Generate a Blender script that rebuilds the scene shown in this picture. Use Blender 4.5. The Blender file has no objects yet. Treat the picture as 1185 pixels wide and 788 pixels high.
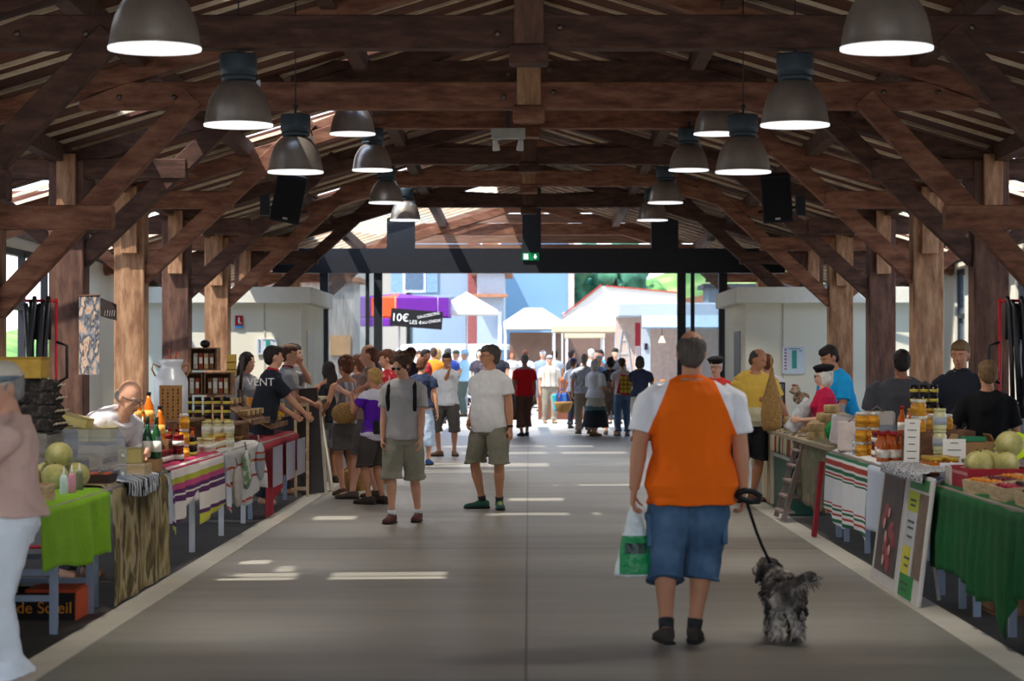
import bpy, bmesh, math, random
from mathutils import Vector, Matrix, Euler, noise
rnd = random.Random(7)
V = Vector
F = 2798.0; CX = 612.0; CY = 419.0; EYE = 1.58
SC = bpy.context.scene
COL = SC.collection
PI = math.pi
R = math.radians

def X_(x, D): return (x - CX) * D / F
def Z_(y, D): return EYE - (y - CY) * D / F

# ------------------------------------------------------------------ materials
def lin(h):
    h = h.lstrip('#'); o = []
    for i in (0, 2, 4):
        v = int(h[i:i+2], 16) / 255
        o.append(v / 12.92 if v <= .04045 else ((v + .055) / 1.055) ** 2.4)
    return (*o, 1)
MATS = {}
def newmat(name):
    m = bpy.data.materials.new(name); m.use_nodes = True
    nt = m.node_tree; b = nt.nodes['Principled BSDF']
    return m, nt, b
def M(hexc, rough=.8, metal=0, var=.12, scale=9, stretch=(1, 1, 1), bump=0, spec=.3, emit=0, bscale=60):
    key = (hexc, rough, metal, var, scale, stretch, bump, emit, bscale)
    if key in MATS: return MATS[key]
    m, nt, b = newmat('m' + hexc.lstrip('#'))
    col = lin(hexc)
    b.inputs['Roughness'].default_value = rough
    b.inputs['Metallic'].default_value = metal
    b.inputs['Specular IOR Level'].default_value = spec
    L = nt.links.new
    tc = nt.nodes.new('ShaderNodeTexCoord')
    mp = nt.nodes.new('ShaderNodeMapping'); mp.inputs['Scale'].default_value = stretch
    L(tc.outputs['Object'], mp.inputs['Vector'])
    n = nt.nodes.new('ShaderNodeTexNoise'); n.inputs['Scale'].default_value = scale; n.inputs['Detail'].default_value = 5
    L(mp.outputs[0], n.inputs['Vector'])
    mr = nt.nodes.new('ShaderNodeMapRange')
    mr.inputs[1].default_value = .3; mr.inputs[2].default_value = .7
    mr.inputs[3].default_value = 1 - var; mr.inputs[4].default_value = 1 + var
    L(n.outputs['Fac'], mr.inputs[0])
    mx = nt.nodes.new('ShaderNodeVectorMath'); mx.operation = 'SCALE'
    mx.inputs[0].default_value = col[:3]; L(mr.outputs[0], mx.inputs['Scale'])
    L(mx.outputs[0], b.inputs['Base Color'])
    if bump:
        n2 = nt.nodes.new('ShaderNodeTexNoise'); n2.inputs['Scale'].default_value = bscale; n2.inputs['Detail'].default_value = 3
        L(mp.outputs[0], n2.inputs['Vector'])
        bp = nt.nodes.new('ShaderNodeBump'); bp.inputs['Strength'].default_value = bump; bp.inputs['Distance'].default_value = .02
        L(n2.outputs['Fac'], bp.inputs['Height']); L(bp.outputs[0], b.inputs['Normal'])
    if emit:
        b.inputs['Emission Color'].default_value = col; b.inputs['Emission Strength'].default_value = emit
    MATS[key] = m
    return m
def glassy(name, hexc, mix=.75, rough=.05):
    """thin clear sheet: see-through with a reflection"""
    if name in MATS: return MATS[name]
    m, nt, b = newmat(name)
    t = nt.nodes.new('ShaderNodeBsdfTransparent'); t.inputs[0].default_value = lin(hexc)
    b.inputs['Base Color'].default_value = lin('#e8eef2'); b.inputs['Roughness'].default_value = rough
    mx = nt.nodes.new('ShaderNodeMixShader'); mx.inputs[0].default_value = 1 - mix
    nt.links.new(t.outputs[0], mx.inputs[1]); nt.links.new(b.outputs[0], mx.inputs[2])
    nt.links.new(mx.outputs[0], nt.nodes['Material Output'].inputs[0])
    MATS[name] = m
    return m
def ramp_mat(name, stops, coord, axis, a, b_, rough=.85, noise_amt=0, nscale=8, mirror=False, warp=0):
    """constant colour bands along one axis of UV or Object coordinates; a..b_ maps to 0..1"""
    m, nt, b = newmat(name); L = nt.links.new
    tc = nt.nodes.new('ShaderNodeTexCoord'); sp = nt.nodes.new('ShaderNodeSeparateXYZ')
    L(tc.outputs[coord], sp.inputs[0])
    src = sp.outputs[axis]
    if mirror:
        ab = nt.nodes.new('ShaderNodeMath'); ab.operation = 'ABSOLUTE'; L(src, ab.inputs[0]); src = ab.outputs[0]
    if warp:
        n = nt.nodes.new('ShaderNodeTexNoise'); n.inputs['Scale'].default_value = nscale; L(tc.outputs[coord], n.inputs['Vector'])
        ma = nt.nodes.new('ShaderNodeMath'); ma.operation = 'MULTIPLY_ADD'; ma.inputs[1].default_value = warp; L(n.outputs['Fac'], ma.inputs[0]); L(src, ma.inputs[2]); src = ma.outputs[0]
    mr = nt.nodes.new('ShaderNodeMapRange'); mr.inputs[1].default_value = a; mr.inputs[2].default_value = b_
    L(src, mr.inputs[0])
    cr = nt.nodes.new('ShaderNodeValToRGB'); cr.color_ramp.interpolation = 'CONSTANT'
    els = cr.color_ramp.elements
    while len(els) > 1: els.remove(els[-1])
    els[0].position = stops[0][0]; els[0].color = lin(stops[0][1])
    for p, h in stops[1:]:
        e = els.new(p); e.color = lin(h)
    L(mr.outputs[0], cr.inputs[0]); L(cr.outputs[0], b.inputs['Base Color'])
    b.inputs['Roughness'].default_value = rough; b.inputs['Specular IOR Level'].default_value = .2
    return m
def patch_mat(name, cols, scale=9, rough=.9, coord='Object', stretch=(1, 1, 1), voro=False, interp='LINEAR', bump=0):
    """irregular patches of the given colours"""
    if name in MATS: return MATS[name]
    m, nt, b = newmat(name); L = nt.links.new
    tc = nt.nodes.new('ShaderNodeTexCoord'); mp = nt.nodes.new('ShaderNodeMapping'); mp.inputs['Scale'].default_value = stretch
    L(tc.outputs[coord], mp.inputs[0])
    if voro:
        n = nt.nodes.new('ShaderNodeTexVoronoi'); n.inputs['Scale'].default_value = scale; out = n.outputs['Color']
        L(mp.outputs[0], n.inputs['Vector']); sp = nt.nodes.new('ShaderNodeSeparateColor'); L(out, sp.inputs[0]); out = sp.outputs[0]
        lo, hi = 0, 1
    else:
        n = nt.nodes.new('ShaderNodeTexNoise'); n.inputs['Scale'].default_value = scale; n.inputs['Detail'].default_value = 4; out = n.outputs['Fac']
        L(mp.outputs[0], n.inputs['Vector']); lo, hi = .33, .67
    cr = nt.nodes.new('ShaderNodeValToRGB'); cr.color_ramp.interpolation = interp
    els = cr.color_ramp.elements
    while len(els) > 1: els.remove(els[-1])
    k = len(cols)
    for i, h in enumerate(cols):
        p = lo + (hi - lo) * (i / (k if interp == 'CONSTANT' else max(k - 1, 1)))
        e = els[0] if i == 0 else els.new(p)
        e.position = p; e.color = lin(h)
    L(out, cr.inputs[0]); L(cr.outputs[0], b.inputs['Base Color']); b.inputs['Roughness'].default_value = rough
    b.inputs['Specular IOR Level'].default_value = .2
    if bump:
        bp = nt.nodes.new('ShaderNodeBump'); bp.inputs['Strength'].default_value = bump; bp.inputs['Distance'].default_value = .01
        L(out, bp.inputs['Height']); L(bp.outputs[0], b.inputs['Normal'])
    MATS[name] = m
    return m

# ------------------------------------------------------------------ objects
def tag(o, label=None, cat=None, group=None, kind=None):
    if label: o['label'] = label
    if cat: o['category'] = cat
    if group: o['group'] = group
    if kind: o['kind'] = kind
    return o
def thing(name, label, cat, loc=(0, 0, 0), rz=0, group=None, kind=None):
    o = bpy.data.objects.new(name, None); COL.objects.link(o)
    o.location = loc; o.rotation_euler = (0, 0, rz); o.empty_display_size = .1
    return tag(o, label, cat, group, kind)
def pmat(o):
    return Matrix.Translation(o.location) @ Matrix.Rotation(o.rotation_euler.z, 4, 'Z')
KIDS = {}
def inst(root, loc, rz=None, label=None, group=None):
    r = root.copy(); COL.objects.link(r); r.location = loc
    if rz is not None: r.rotation_euler = (0, 0, rz)
    if label: r['label'] = label
    if group: r['group'] = group
    for ch in KIDS.get(root.name, []):
        c = ch.copy(); COL.objects.link(c); c.parent = r
        for g in KIDS.get(ch.name, []):
            d = g.copy(); COL.objects.link(d); d.parent = c
    return r

class MB:
    """collects shapes, then links them as one mesh object"""
    def __init__(s): s.v = []; s.f = []; s.sm = []; s.uv = {}
    def add(s, vs, fs, smooth=False):
        n = len(s.v); s.v += [V(p) for p in vs]
        for f in fs: s.f.append(tuple(i + n for i in f)); s.sm.append(smooth)
        return s
    def box(s, c, size, rot=None, taper=1):
        x, y, z = [a / 2 for a in size]; vs = []
        for sz in (-1, 1):
            t = taper if sz > 0 else 1
            for sx, sy in ((-1, -1), (1, -1), (1, 1), (-1, 1)): vs.append(V((sx * x * t, sy * y * t, sz * z)))
        if rot is not None:
            rm = rot if isinstance(rot, Matrix) else Euler(rot).to_matrix()
            vs = [rm @ p for p in vs]
        c = V(c)
        return s.add([p + c for p in vs], [(0, 3, 2, 1), (4, 5, 6, 7), (0, 1, 5, 4), (1, 2, 6, 5), (2, 3, 7, 6), (3, 0, 4, 7)])
    def b2(s, lo, hi):
        return s.box([(a + b) / 2 for a, b in zip(lo, hi)], [abs(b - a) for a, b in zip(lo, hi)])
    def beam(s, p0, p1, w, h, up=(0, 0, 1)):
        p0 = V(p0); p1 = V(p1); d = (p1 - p0); L = d.length; d.normalize()
        u = V(up); sx = d.cross(u)
        if sx.length < 1e-4: sx = d.cross(V((0, 1, 0)))
        sx.normalize(); u = sx.cross(d)
        rm = Matrix((sx, d, u)).transposed()
        return s.box((p0 + p1) / 2, (w, L, h), rm)
    def ring(s, c, ax, ay, n=14):
        return [c + ax * math.cos(2 * PI * i / n) + ay * math.sin(2 * PI * i / n) for i in range(n)]
    def loft(s, rings, n=14, caps=True, smooth=True):
        vs = []; fs = []
        for c, ax, ay in rings: vs += s.ring(V(c), V(ax), V(ay), n)
        k = len(rings)
        for r in range(k - 1):
            for i in range(n):
                j = (i + 1) % n; fs.append((r * n + i, r * n + j, (r + 1) * n + j, (r + 1) * n + i))
        if caps:
            fs.append(tuple(range(n - 1, -1, -1))); fs.append(tuple((k - 1) * n + i for i in range(n)))
        return s.add(vs, fs, smooth)
    def tube(s, pts, r, n=10, ref=(0, 1, 0), flat=1, cap=True):
        pts = [V(p) for p in pts]
        if not isinstance(r, (list, tuple)): r = [r] * len(pts)
        rings = []
        for i, p in enumerate(pts):
            d = (pts[min(i + 1, len(pts) - 1)] - pts[max(i - 1, 0)]).normalized()
            a = V(ref).cross(d)
            if a.length < .05: a = V((1, .1, .2)).cross(d)
            a.normalize(); b = d.cross(a).normalized()
            rings.append((p, a * r[i], b * r[i] * flat))
        return s.loft(rings, n, cap)
    def lathe(s, c, prof, n=20, axis=None):
        """prof: (radius, z) pairs"""
        c = V(c); rm = axis if axis is not None else Matrix.Identity(3)
        rings = [(c + rm @ V((0, 0, z)), rm @ V((max(r, .0005), 0, 0)), rm @ V((0, max(r, .0005), 0))) for r, z in prof]
        return s.loft(rings, n, True)
    def ell(s, c, r, rot=None, n=14, m=8):
        rm = rot if rot is not None else Matrix.Identity(3); c = V(c); rings = []
        for j in range(m + 1):
            a = -PI / 2 + PI * (j + .02) / (m + .04); k = math.cos(a)
            rings.append((c + rm @ V((0, 0, r[2] * math.sin(a))), rm @ V((r[0] * k, 0, 0)), rm @ V((0, r[1] * k, 0))))
        return s.loft(rings, n, True)
    def prism(s, prof, axis, a0, a1):
        """2-D outline extruded: axis 0: prof=(y,z); 1: (x,z); 2: (x,y)"""
        def pt(p, a):
            return (a, p[0], p[1]) if axis == 0 else (p[0], a, p[1]) if axis == 1 else (p[0], p[1], a)
        n = len(prof)
        vs = [pt(p, a0) for p in prof] + [pt(p, a1) for p in prof]
        fs = [tuple(range(n)), tuple(range(2 * n - 1, n - 1, -1))] + [(i, i + n, (i + 1) % n + n, (i + 1) % n) for i in range(n)]
        return s.add(vs, fs)
    def build(s, name, mat, parent=None, world=False, bevel=0, smooth=None, mods=None, fix=True):
        me = bpy.data.meshes.new(name)
        vs = s.v
        if world and parent is not None:
            im = pmat(parent).inverted(); vs = [im @ p for p in vs]
        me.from_pydata([tuple(p) for p in vs], [], s.f)
        for p, q in zip(me.polygons, s.sm): p.use_smooth = q if smooth is None else smooth
        if s.uv:
            ul = me.uv_layers.new(name='UVMap')
            for l in me.loops: ul.data[l.index].uv = s.uv.get(l.vertex_index, (0, 0))
        if fix:
            bm = bmesh.new(); bm.from_mesh(me); bmesh.ops.recalc_face_normals(bm, faces=bm.faces); bm.to_mesh(me); bm.free()
        for mm in (mat if isinstance(mat, (list, tuple)) else [mat]): me.materials.append(mm)
        o = bpy.data.objects.new(name, me); COL.objects.link(o)
        if parent is not None:
            o.parent = parent; KIDS.setdefault(parent.name, []).append(o)
        if bevel:
            b = o.modifiers.new('b', 'BEVEL'); b.width = bevel; b.segments = 2; b.limit_method = 'ANGLE'
        return o
def cloudtex(size, nm):
    t = bpy.data.textures.get(nm)
    if not t: t = bpy.data.textures.new(nm, 'CLOUDS'); t.noise_scale = size; t.noise_depth = 1
    return t
def soft(o, voxel, smooth=3, disp=0, dsize=.08):
    r = o.modifiers.new('r', 'REMESH'); r.mode = 'VOXEL'; r.voxel_size = voxel; r.use_smooth_shade = True
    s = o.modifiers.new('s', 'SMOOTH'); s.factor = .5; s.iterations = smooth
    if disp:
        d = o.modifiers.new('d', 'DISPLACE'); d.texture = cloudtex(dsize, 'cl%g' % dsize); d.strength = disp; d.mid_level = .5
        d.texture_coords = 'GLOBAL'
    return o
def label_text(body, parent, loc, size, mat, rot=(PI / 2, 0, 0), name='lettering', ext=.001, sx=1):
    c = bpy.data.curves.new(name, 'FONT'); c.body = body; c.size = size; c.extrude = ext; c.align_x = 'CENTER'; c.align_y = 'CENTER'
    o = bpy.data.objects.new(name, c); COL.objects.link(o); o.location = loc; o.rotation_euler = rot; o.scale = (sx, 1, 1)
    dg_ = bpy.context.evaluated_depsgraph_get(); me = bpy.data.meshes.new_from_object(o.evaluated_get(dg_)); bpy.data.objects.remove(o)
    me.materials.clear(); me.materials.append(mat)
    o = bpy.data.objects.new(name, me); COL.objects.link(o); o.location = loc; o.rotation_euler = rot; o.scale = (sx, 1, 1)
    if parent is not None: o.parent = parent; KIDS.setdefault(parent.name, []).append(o)
    return o
SUN_E=5; SKY_E=1.6; EXPO=0.58
# ------------------------------------------------------------------ hall
def wood(name, c1, c2, c3, stretch=(1, 1, 1), scale=3.2, rough=.75):
    if name in MATS: return MATS[name]
    m, nt, b = newmat(name); L = nt.links.new
    tc = nt.nodes.new('ShaderNodeTexCoord'); mp = nt.nodes.new('ShaderNodeMapping'); mp.inputs['Scale'].default_value = stretch
    L(tc.outputs['Object'], mp.inputs[0])
    n = nt.nodes.new('ShaderNodeTexNoise'); n.inputs['Scale'].default_value = scale; n.inputs['Detail'].default_value = 8; n.inputs['Roughness'].default_value = .65
    L(mp.outputs[0], n.inputs['Vector'])
    cr = nt.nodes.new('ShaderNodeValToRGB'); e = cr.color_ramp.elements
    e[0].position = .33; e[0].color = lin(c1); e[1].position = .68; e[1].color = lin(c3)
    q = e.new(.5); q.color = lin(c2)
    L(n.outputs['Fac'], cr.inputs[0]); L(cr.outputs[0], b.inputs['Base Color'])
    b.inputs['Roughness'].default_value = rough; b.inputs['Specular IOR Level'].default_value = .35
    bp = nt.nodes.new('ShaderNodeBump'); bp.inputs['Strength'].default_value = .5; bp.inputs['Distance'].default_value = .01
    L(n.outputs['Fac'], bp.inputs['Height']); L(bp.outputs[0], b.inputs['Normal'])
    MATS[name] = m
    return m
W_H = {0: wood('timber_warm_horizontal', '#5e3a28', '#865843', '#a3735a', (.8, 2.6, 3.4)), 1: wood('timber_dark_horizontal', '#38241c', '#52372c', '#6c4a3d', (.8, 2.6, 3.4))}
W_V = {0: wood('timber_warm_post', '#7d573e', '#a57a5a', '#c79d78', (3.6, 3.6, .7)), 1: wood('timber_dark_post', '#46302a', '#634539', '#7d5a4a', (3.6, 3.6, .7))}
W_R = wood('roof_boarding', '#46291d', '#623a2b', '#7c4c3a', (.5, 6, 1), 2.5)
W_P = wood('pale_lath', '#e0c49c', '#efdcbc', '#f8ecd4', (2, 8, 8))
CREAM = M('#ece6d2', .9, var=.03, scale=1.2)
STEEL = M('#383a40', .45, .2, .06)
def drop(D): return -.0125 * (D - 29)
def roofz(X, D): return 5.9 - .3 * abs(X) + drop(D)
TR = [19.48, 24.3, 28.93, 33.46, 37.8, 42.75, 47.05, 51.6 + 4.5]
KOL = [4.23, 4.25, 5.04, 4.94, 4.80, 4.82, 4.72, 4.66]
HBZ = [3.0, 3.03, 3.88, 3.82, 3.70, 3.67, 3.6, 3.55]
HBX = [4.18, 4.17, 4.08, 4.09, 4.35, 4.08, 4.1, 4.1]
FTZ = [2.12, 2.14, 2.84, 2.79, 2.70, 2.68, 2.62, 2.6]
XP = 5.5
where = ['nearest, its posts out of frame', 'whose low collar beam has tapered ends', 'third into the hall, on the posts beside the black hoses', 'fourth into the hall, on the warm brown left post',
         'fifth into the hall, carrying the far ends of the loudspeakers', 'sixth into the hall, in front of the white rooms', 'last inside, at the white rooms', 'outside, beyond the glazed screen']
for k, D in enumerate(TR):
    wk = 1 if k in (0, 2, 4, 6) else 0
    wh, wv = W_H[wk], W_V[wk]
    t = thing('timber_truss', '%s timber roof truss %s' % (('dark', 'warm brown')[1 - wk], where[k]), 'roof truss', (0, D, 0), 0, 'timber roof trusses of the hall')
    colz, hz, hx, fz = KOL[k], HBZ[k], HBX[k], FTZ[k]
    th = .135
    # collar with tapered ends under the roof slope
    half = 4.5 if k < 2 else min(4.6, (roofz(0, D) - colz - .1) / .3 + .3)
    m = MB(); z0, z1 = colz - th, colz + th
    m.prism([(-half, z0), (half, z0), (half, z0 + .08), (half - .5, z1), (-half + .5, z1), (-half, z0 + .08)], 1, D - .11, D + .11)
    m.build('collar_beam', wh, t, True, bevel=.012)
    m = MB(); m.b2((-.12, D - .13, colz - .22), (.12, D + .13, roofz(0, D) - .15)); m.build('king_post', wv, t, True, bevel=.012)
    m = MB(); m.b2((-.16, D - .16, colz - .26), (.16, D + .16, colz - .1)); m.build('pendant_block', wh, t, True, bevel=.02)
    for s in (-1, 1):
        m = MB(); m.b2((s * XP - .21, D - .2, 0), (s * XP + .21, D + .2, hz + .1)); m.build('post', wv, t, True, bevel=.02)
        m = MB(); m.b2((s * XP - .1, D - .28, hz - .75), (s * XP + .12, D - .2, roofz(XP, D) - .2)); m.build('lap_strut', W_V[0], t, True, bevel=.01)
        m = MB(); m.b2((s * hx, D - .17, hz - .12), (s * 7.45, D + .1, hz + .12))
        m.build('hammer_beam', wh, t, True, bevel=.012)
        topx = 3.35 if k < 2 else 3.0
        tz = colz - .02
        m = MB(); m.beam((s * (XP - .15), D - .05, fz - .05), (s * topx, D - .05, tz), .22, .2, (0, 1, 0)); m.build('brace', wh, t, True, bevel=.012)
        m = MB(); m.beam((s * (XP + .15), D, fz + .1), (s * (XP + 1.15), D, hz - .1), .16, .2, (0, 1, 0)); m.build('outer_brace', wh, t, True, bevel=.012)
        m = MB(); m.beam((s * 7.5, D, roofz(7.5, D) - .28), (0, D, roofz(0, D) - .28), .2, .28, (0, 1, 0))
        m.build('principal_rafter', wh, t, True, bevel=.012)
        if k > 1:
            m = MB(); m.beam((s * .1, D, colz + .05), (s * 1.6, D, roofz(1.6, D) - .35), .14, .16, (0, 1, 0)); m.build('king_strut', wh, t, True)
    # braces along the hall from post to purlin
    for s in (-1, 1):
        m = MB(); m.beam((s * XP, D + .15, hz - .3), (s * XP, D + 1.3, roofz(XP, D) - .38), .14, .16, (1, 0, 0)); m.build('purlin_brace', wh, t, True)
    if k < 3:
        for bx in (-4.1, -3.55, -.25, .25, 3.55, 4.1):
            m = MB(); m.ell((bx, D - .115, colz + (.03 if bx > 0 else -.02)), (.03, .015, .03), n=10, m=4); m.build('bolt_head', M('#6b5a50', .4, .8), t, True)
# secondary ties lower down (dark stubs seen beside the posts)
# roof: boarding with added slots, placed to throw the sun patches, laths, purlins
SD = V((.42, .3, -.86)).normalized()
def back(x, D):
    X, Y, z = x, D, 0
    zr = 4
    for _ in range(12):
        tt = zr / -SD.z; X = x - SD.x * tt; Y = D - SD.y * tt; zr = roofz(X, Y)
    return X, Y
SPOTS = [(-2.6, -.62, 17.45, 18.05), (-2.8, -2.05, 18.85, 19.25), (-2.75, -2.3, 19.6, 19.95), (-1.95, -1.8, 18.2, 18.7), (-.45, .75, 24.9, 25.3), (-.25, .6, 27.5, 28.1), (-1.7, .2, 34.6, 35.3),
         (-1.9, .3, 36.4, 37.8), (-1.2, 1.7, 41.5, 42.4), (-1.6, 1.2, 44.8, 45.6), (.2, 2.2, 30.9, 31.2), (-2.55, -1.9, 29.3, 30.2), (-2.2, -1.5, 24.2, 24.8)]
slots = []
for x0, x1, d0, d1 in SPOTS:
    a = back(x0, d0); b = back(x1, d1); slots.append((a[0], b[0], a[1], a[1] + d1 - d0))
for i in range(2, 7):   # added roof openings over the stalls, to bring in more daylight
    for s in (-1, 1):
        a, b = TR[i - 1] + .9, TR[i] - .5
        slots.append((-7.4, -5.85, a, b) if s < 0 else (5.85, 7.4, a, b))
slots.sort(key=lambda q: q[2])
Y0, Y1 = 0.0, 57.2
ceil = thing('ceiling', None, None, (0, 0, 0)); tag(ceil, kind='structure')
bd = MB()
def slab(xa, xb, ya, yb):
    if yb - ya < .01 or xb - xa < .01: return
    T = .05
    vs = [(x, y, roofz(x, y) + dz) for dz in (0, T) for x, y in ((xa, ya), (xb, ya), (xb, yb), (xa, yb))]
    bd.add(vs, [(0, 3, 2, 1), (4, 5, 6, 7), (0, 1, 5, 4), (1, 2, 6, 5), (2, 3, 7, 6), (3, 0, 4, 7)])
cuts = sorted({Y0, 50.6, Y1} | {s[2] for s in slots} | {s[3] for s in slots})
for ya, yb in zip(cuts[:-1], cuts[1:]):
    ym = (ya + yb) / 2; xs = [(-8.1, 0), (0, 8.1)] if ym < 50.6 else [(-8.1, -4.6), (-.7, 0), (0, 8.1)]  # gap added in the far left slope so sun reaches the doorway
    for s in slots:
        if s[2] <= ym <= s[3]:
            nx = []
            for a, b in xs:
                if b <= s[0] or a >= s[1]: nx.append((a, b)); continue
                if s[0] > a: nx.append((a, s[0]))
                if s[1] < b: nx.append((s[1], b))
            xs = nx
    for a, b in xs: slab(a, b, ya, yb)
bd.build('boarding', W_R, ceil)
n = 0; y = 10.2
while y < 57:
    for s in (-1, 1):
        if any(q[2] - .12 < y < q[3] + .12 for q in slots) and s < 0: yy = y + .3
        else: yy = y
        m = MB(); m.beam((s * .05, yy, roofz(0, yy) - .025), (s * 8.1, yy, roofz(8.1, yy) - .025), .05, .045)
        m.build('rafter', W_P, ceil)
    y += .8
for X in (0, 2.0, 3.9, 5.6, 7.3):
    for s in ((1,) if X == 0 else (-1, 1)):
        m = MB(); m.beam((s * X, Y0, roofz(X, Y0) - .16), (s * X, Y1, roofz(X, Y1) - .16), .16, .2); m.build('purlin', W_H[1], ceil)
# far gable boarding above the outer roof edge
m = MB(); 
for i in range(6):
    z0 = 4.15 + i * .24
    hw = min(7.6, (roofz(0, 57.2) - z0) / .3)
    if hw > .1: m.b2((-hw, 57.2, z0), (hw, 57.25, z0 + .22))
m.build('trim_gable', wood('gable_board', '#7a5a4a', '#957260', '#a98975', (.5, 4, 8)), None); tag(bpy.data.objects['trim_gable'], kind='structure')

# floor
def floor_mat():
    m, nt, b = newmat('polished_concrete'); L = nt.links.new
    tc = nt.nodes.new('ShaderNodeTexCoord')
    mp = nt.nodes.new('ShaderNodeMapping'); mp.inputs['Scale'].default_value = (.5, 2.2, 1); L(tc.outputs['Object'], mp.inputs[0])
    n = nt.nodes.new('ShaderNodeTexNoise'); n.inputs['Scale'].default_value = .9; n.inputs['Detail'].default_value = 9; n.inputs['Roughness'].default_value = .6
    L(mp.outputs[0], n.inputs['Vector'])
    cr = nt.nodes.new('ShaderNodeValToRGB'); e = cr.color_ramp.elements
    e[0].position = .3; e[0].color = lin('#757169'); e[1].position = .7; e[1].color = lin('#918c82')
    L(n.outputs['Fac'], cr.inputs[0])
    # tooled joints
    sp = nt.nodes.new('ShaderNodeSeparateXYZ'); L(tc.outputs['Object'], sp.inputs[0])
    def near(out, at, w):
        s = nt.nodes.new('ShaderNodeMath'); s.operation = 'SUBTRACT'; s.inputs[1].default_value = at; L(out, s.inputs[0])
        a = nt.nodes.new('ShaderNodeMath'); a.operation = 'ABSOLUTE'; L(s.outputs[0], a.inputs[0])
        c = nt.nodes.new('ShaderNodeMath'); c.operation = 'LESS_THAN'; c.inputs[1].default_value = w; L(a.outputs[0], c.inputs[0])
        return c.outputs[0]
    outs = [near(sp.outputs[0], -.015, .008)] + [near(sp.outputs[1], d, w) for d, w in ((20.5, .035), (29.0, .03), (38.2, .05), (46, .05), (12.0, .012))]
    o = outs[0]
    for q in outs[1:]:
        mm = nt.nodes.new('ShaderNodeMath'); mm.operation = 'MAXIMUM'; L(o, mm.inputs[0]); L(q, mm.inputs[1]); o = mm.outputs[0]
    ml = nt.nodes.new('ShaderNodeMath'); ml.operation = 'MULTIPLY'; ml.inputs[1].default_value = .75; L(o, ml.inputs[0])
    mx = nt.nodes.new('ShaderNodeMix'); mx.data_type = 'RGBA'; L(ml.outputs[0], mx.inputs[0]); L(cr.outputs[0], mx.inputs[6]); mx.inputs[7].default_value = lin('#3a3630')
    L(mx.outputs[2], b.inputs['Base Color'])
    b.inputs['Roughness'].default_value = .38; b.inputs['Specular IOR Level'].default_value = .5
    n2 = nt.nodes.new('ShaderNodeTexNoise'); n2.inputs['Scale'].default_value = 40; L(tc.outputs['Object'], n2.inputs['Vector'])
    bp = nt.nodes.new('ShaderNodeBump'); bp.inputs['Strength'].default_value = .12; bp.inputs['Distance'].default_value = .01
    L(n2.outputs['Fac'], bp.inputs['Height']); L(bp.outputs[0], b.inputs['Normal'])
    return m
m = MB(); m.b2((-2.45, -2, -.2), (2.45, 56.5, 0)); tag(m.build('floor', floor_mat()), kind='structure')
m = MB()
for s in (-1, 1): m.b2((s * 2.45, -2, -.2), (s * 2.65, 56.5, .004))
tag(m.build('trim_1', M('#b9b3a6', .8, var=.06, scale=3)), kind='structure')
m = MB()
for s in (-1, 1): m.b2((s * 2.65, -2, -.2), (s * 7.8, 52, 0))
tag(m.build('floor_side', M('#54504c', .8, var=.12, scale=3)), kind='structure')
m = MB(); m.b2((-60, 56.5, -.2), (60, 160, -.002)); m.b2((-60, -20, -.2), (-7.8, 56.5, -.03)); m.b2((7.8, -20, -.2), (60, 56.5, -.03)); m.b2((-7.8, -20, -.2), (7.8, -2, -.01))
m.b2((-7.8, 52, -.2), (-2.65, 56.5, -.002)); m.b2((2.65, 52, -.2), (7.8, 56.5, -.002))
tag(m.build('ground', M('#b5b0a6', .9, var=.08, scale=.6)), kind='structure')

# side walls with openings
def wall(side, openings):
    X = side * 7.6; m = MB(); a = Y0
    for d0, d1, z0, z1 in openings + [(52, 52, 0, 0)]:
        if d0 > a: 
            for (u, v) in ((a, d0),): m.b2((X - .1, u, 0), (X + .1, v, 3.75 + drop(v)))
        if d1 > d0:
            m.b2((X - .1, d0, z1), (X + .1, d1, 3.75 + drop(d1)))
            if z0 > 0: m.b2((X - .1, d0, 0), (X + .1, d1, z0))
        a = d1
    m.build('wall_left' if side < 0 else 'wall_right', CREAM)
    tag(bpy.data.objects['wall_left' if side < 0 else 'wall_right'], kind='structure')
LO = [(1, 5.5, 0, 3.2), (8, 15.5, 0, 3.2), (18, 26, 0, 3.2), (29.5, 39.6, 0, 3.25), (44.6, 46.8, .0, 3.2)]
RO = [(1, 5.5, 0, 3.2), (8, 15.5, 0, 3.2), (18, 26, .0, 3.2), (30, 37.3, 0, 3.2), (41.6, 42.6, 0, 3.2), (44.9, 46.8, .0, 3.2)]
wall(-1, LO); wall(1, RO)
wn = 1
for s, ops in ((-1, LO), (1, RO)):
    for d0, d1, z0, z1 in ops:
        w = thing('window_%d' % wn, None, None, (s * 7.6, (d0 + d1) / 2, 0)); tag(w, kind='structure'); wn += 1
        fr = MB(); pa = MB()
        nn = max(1, round((d1 - d0) / 1.6)); st = (d1 - d0) / nn
        for i in range(nn + 1): fr.b2((s * 7.6 - .05, d0 + i * st - .05, z0), (s * 7.6 + .05, d0 + i * st + .05, z1))
        fr.b2((s * 7.6 - .05, d0, z1 - .1), (s * 7.6 + .05, d1, z1)); fr.b2((s * 7.6 - .05, d0, 2.35), (s * 7.6 + .05, d1, 2.42))
        fr.build('window_frame', STEEL, w, True)
        if (d1 - d0) < 5:
            pa.b2((s * 7.6 - .008, d0, z0), (s * 7.6 + .008, d1, z1)); pa.build('window_pane', glassy('window_glass', '#dbe8f2', .85), w, True)

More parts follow.
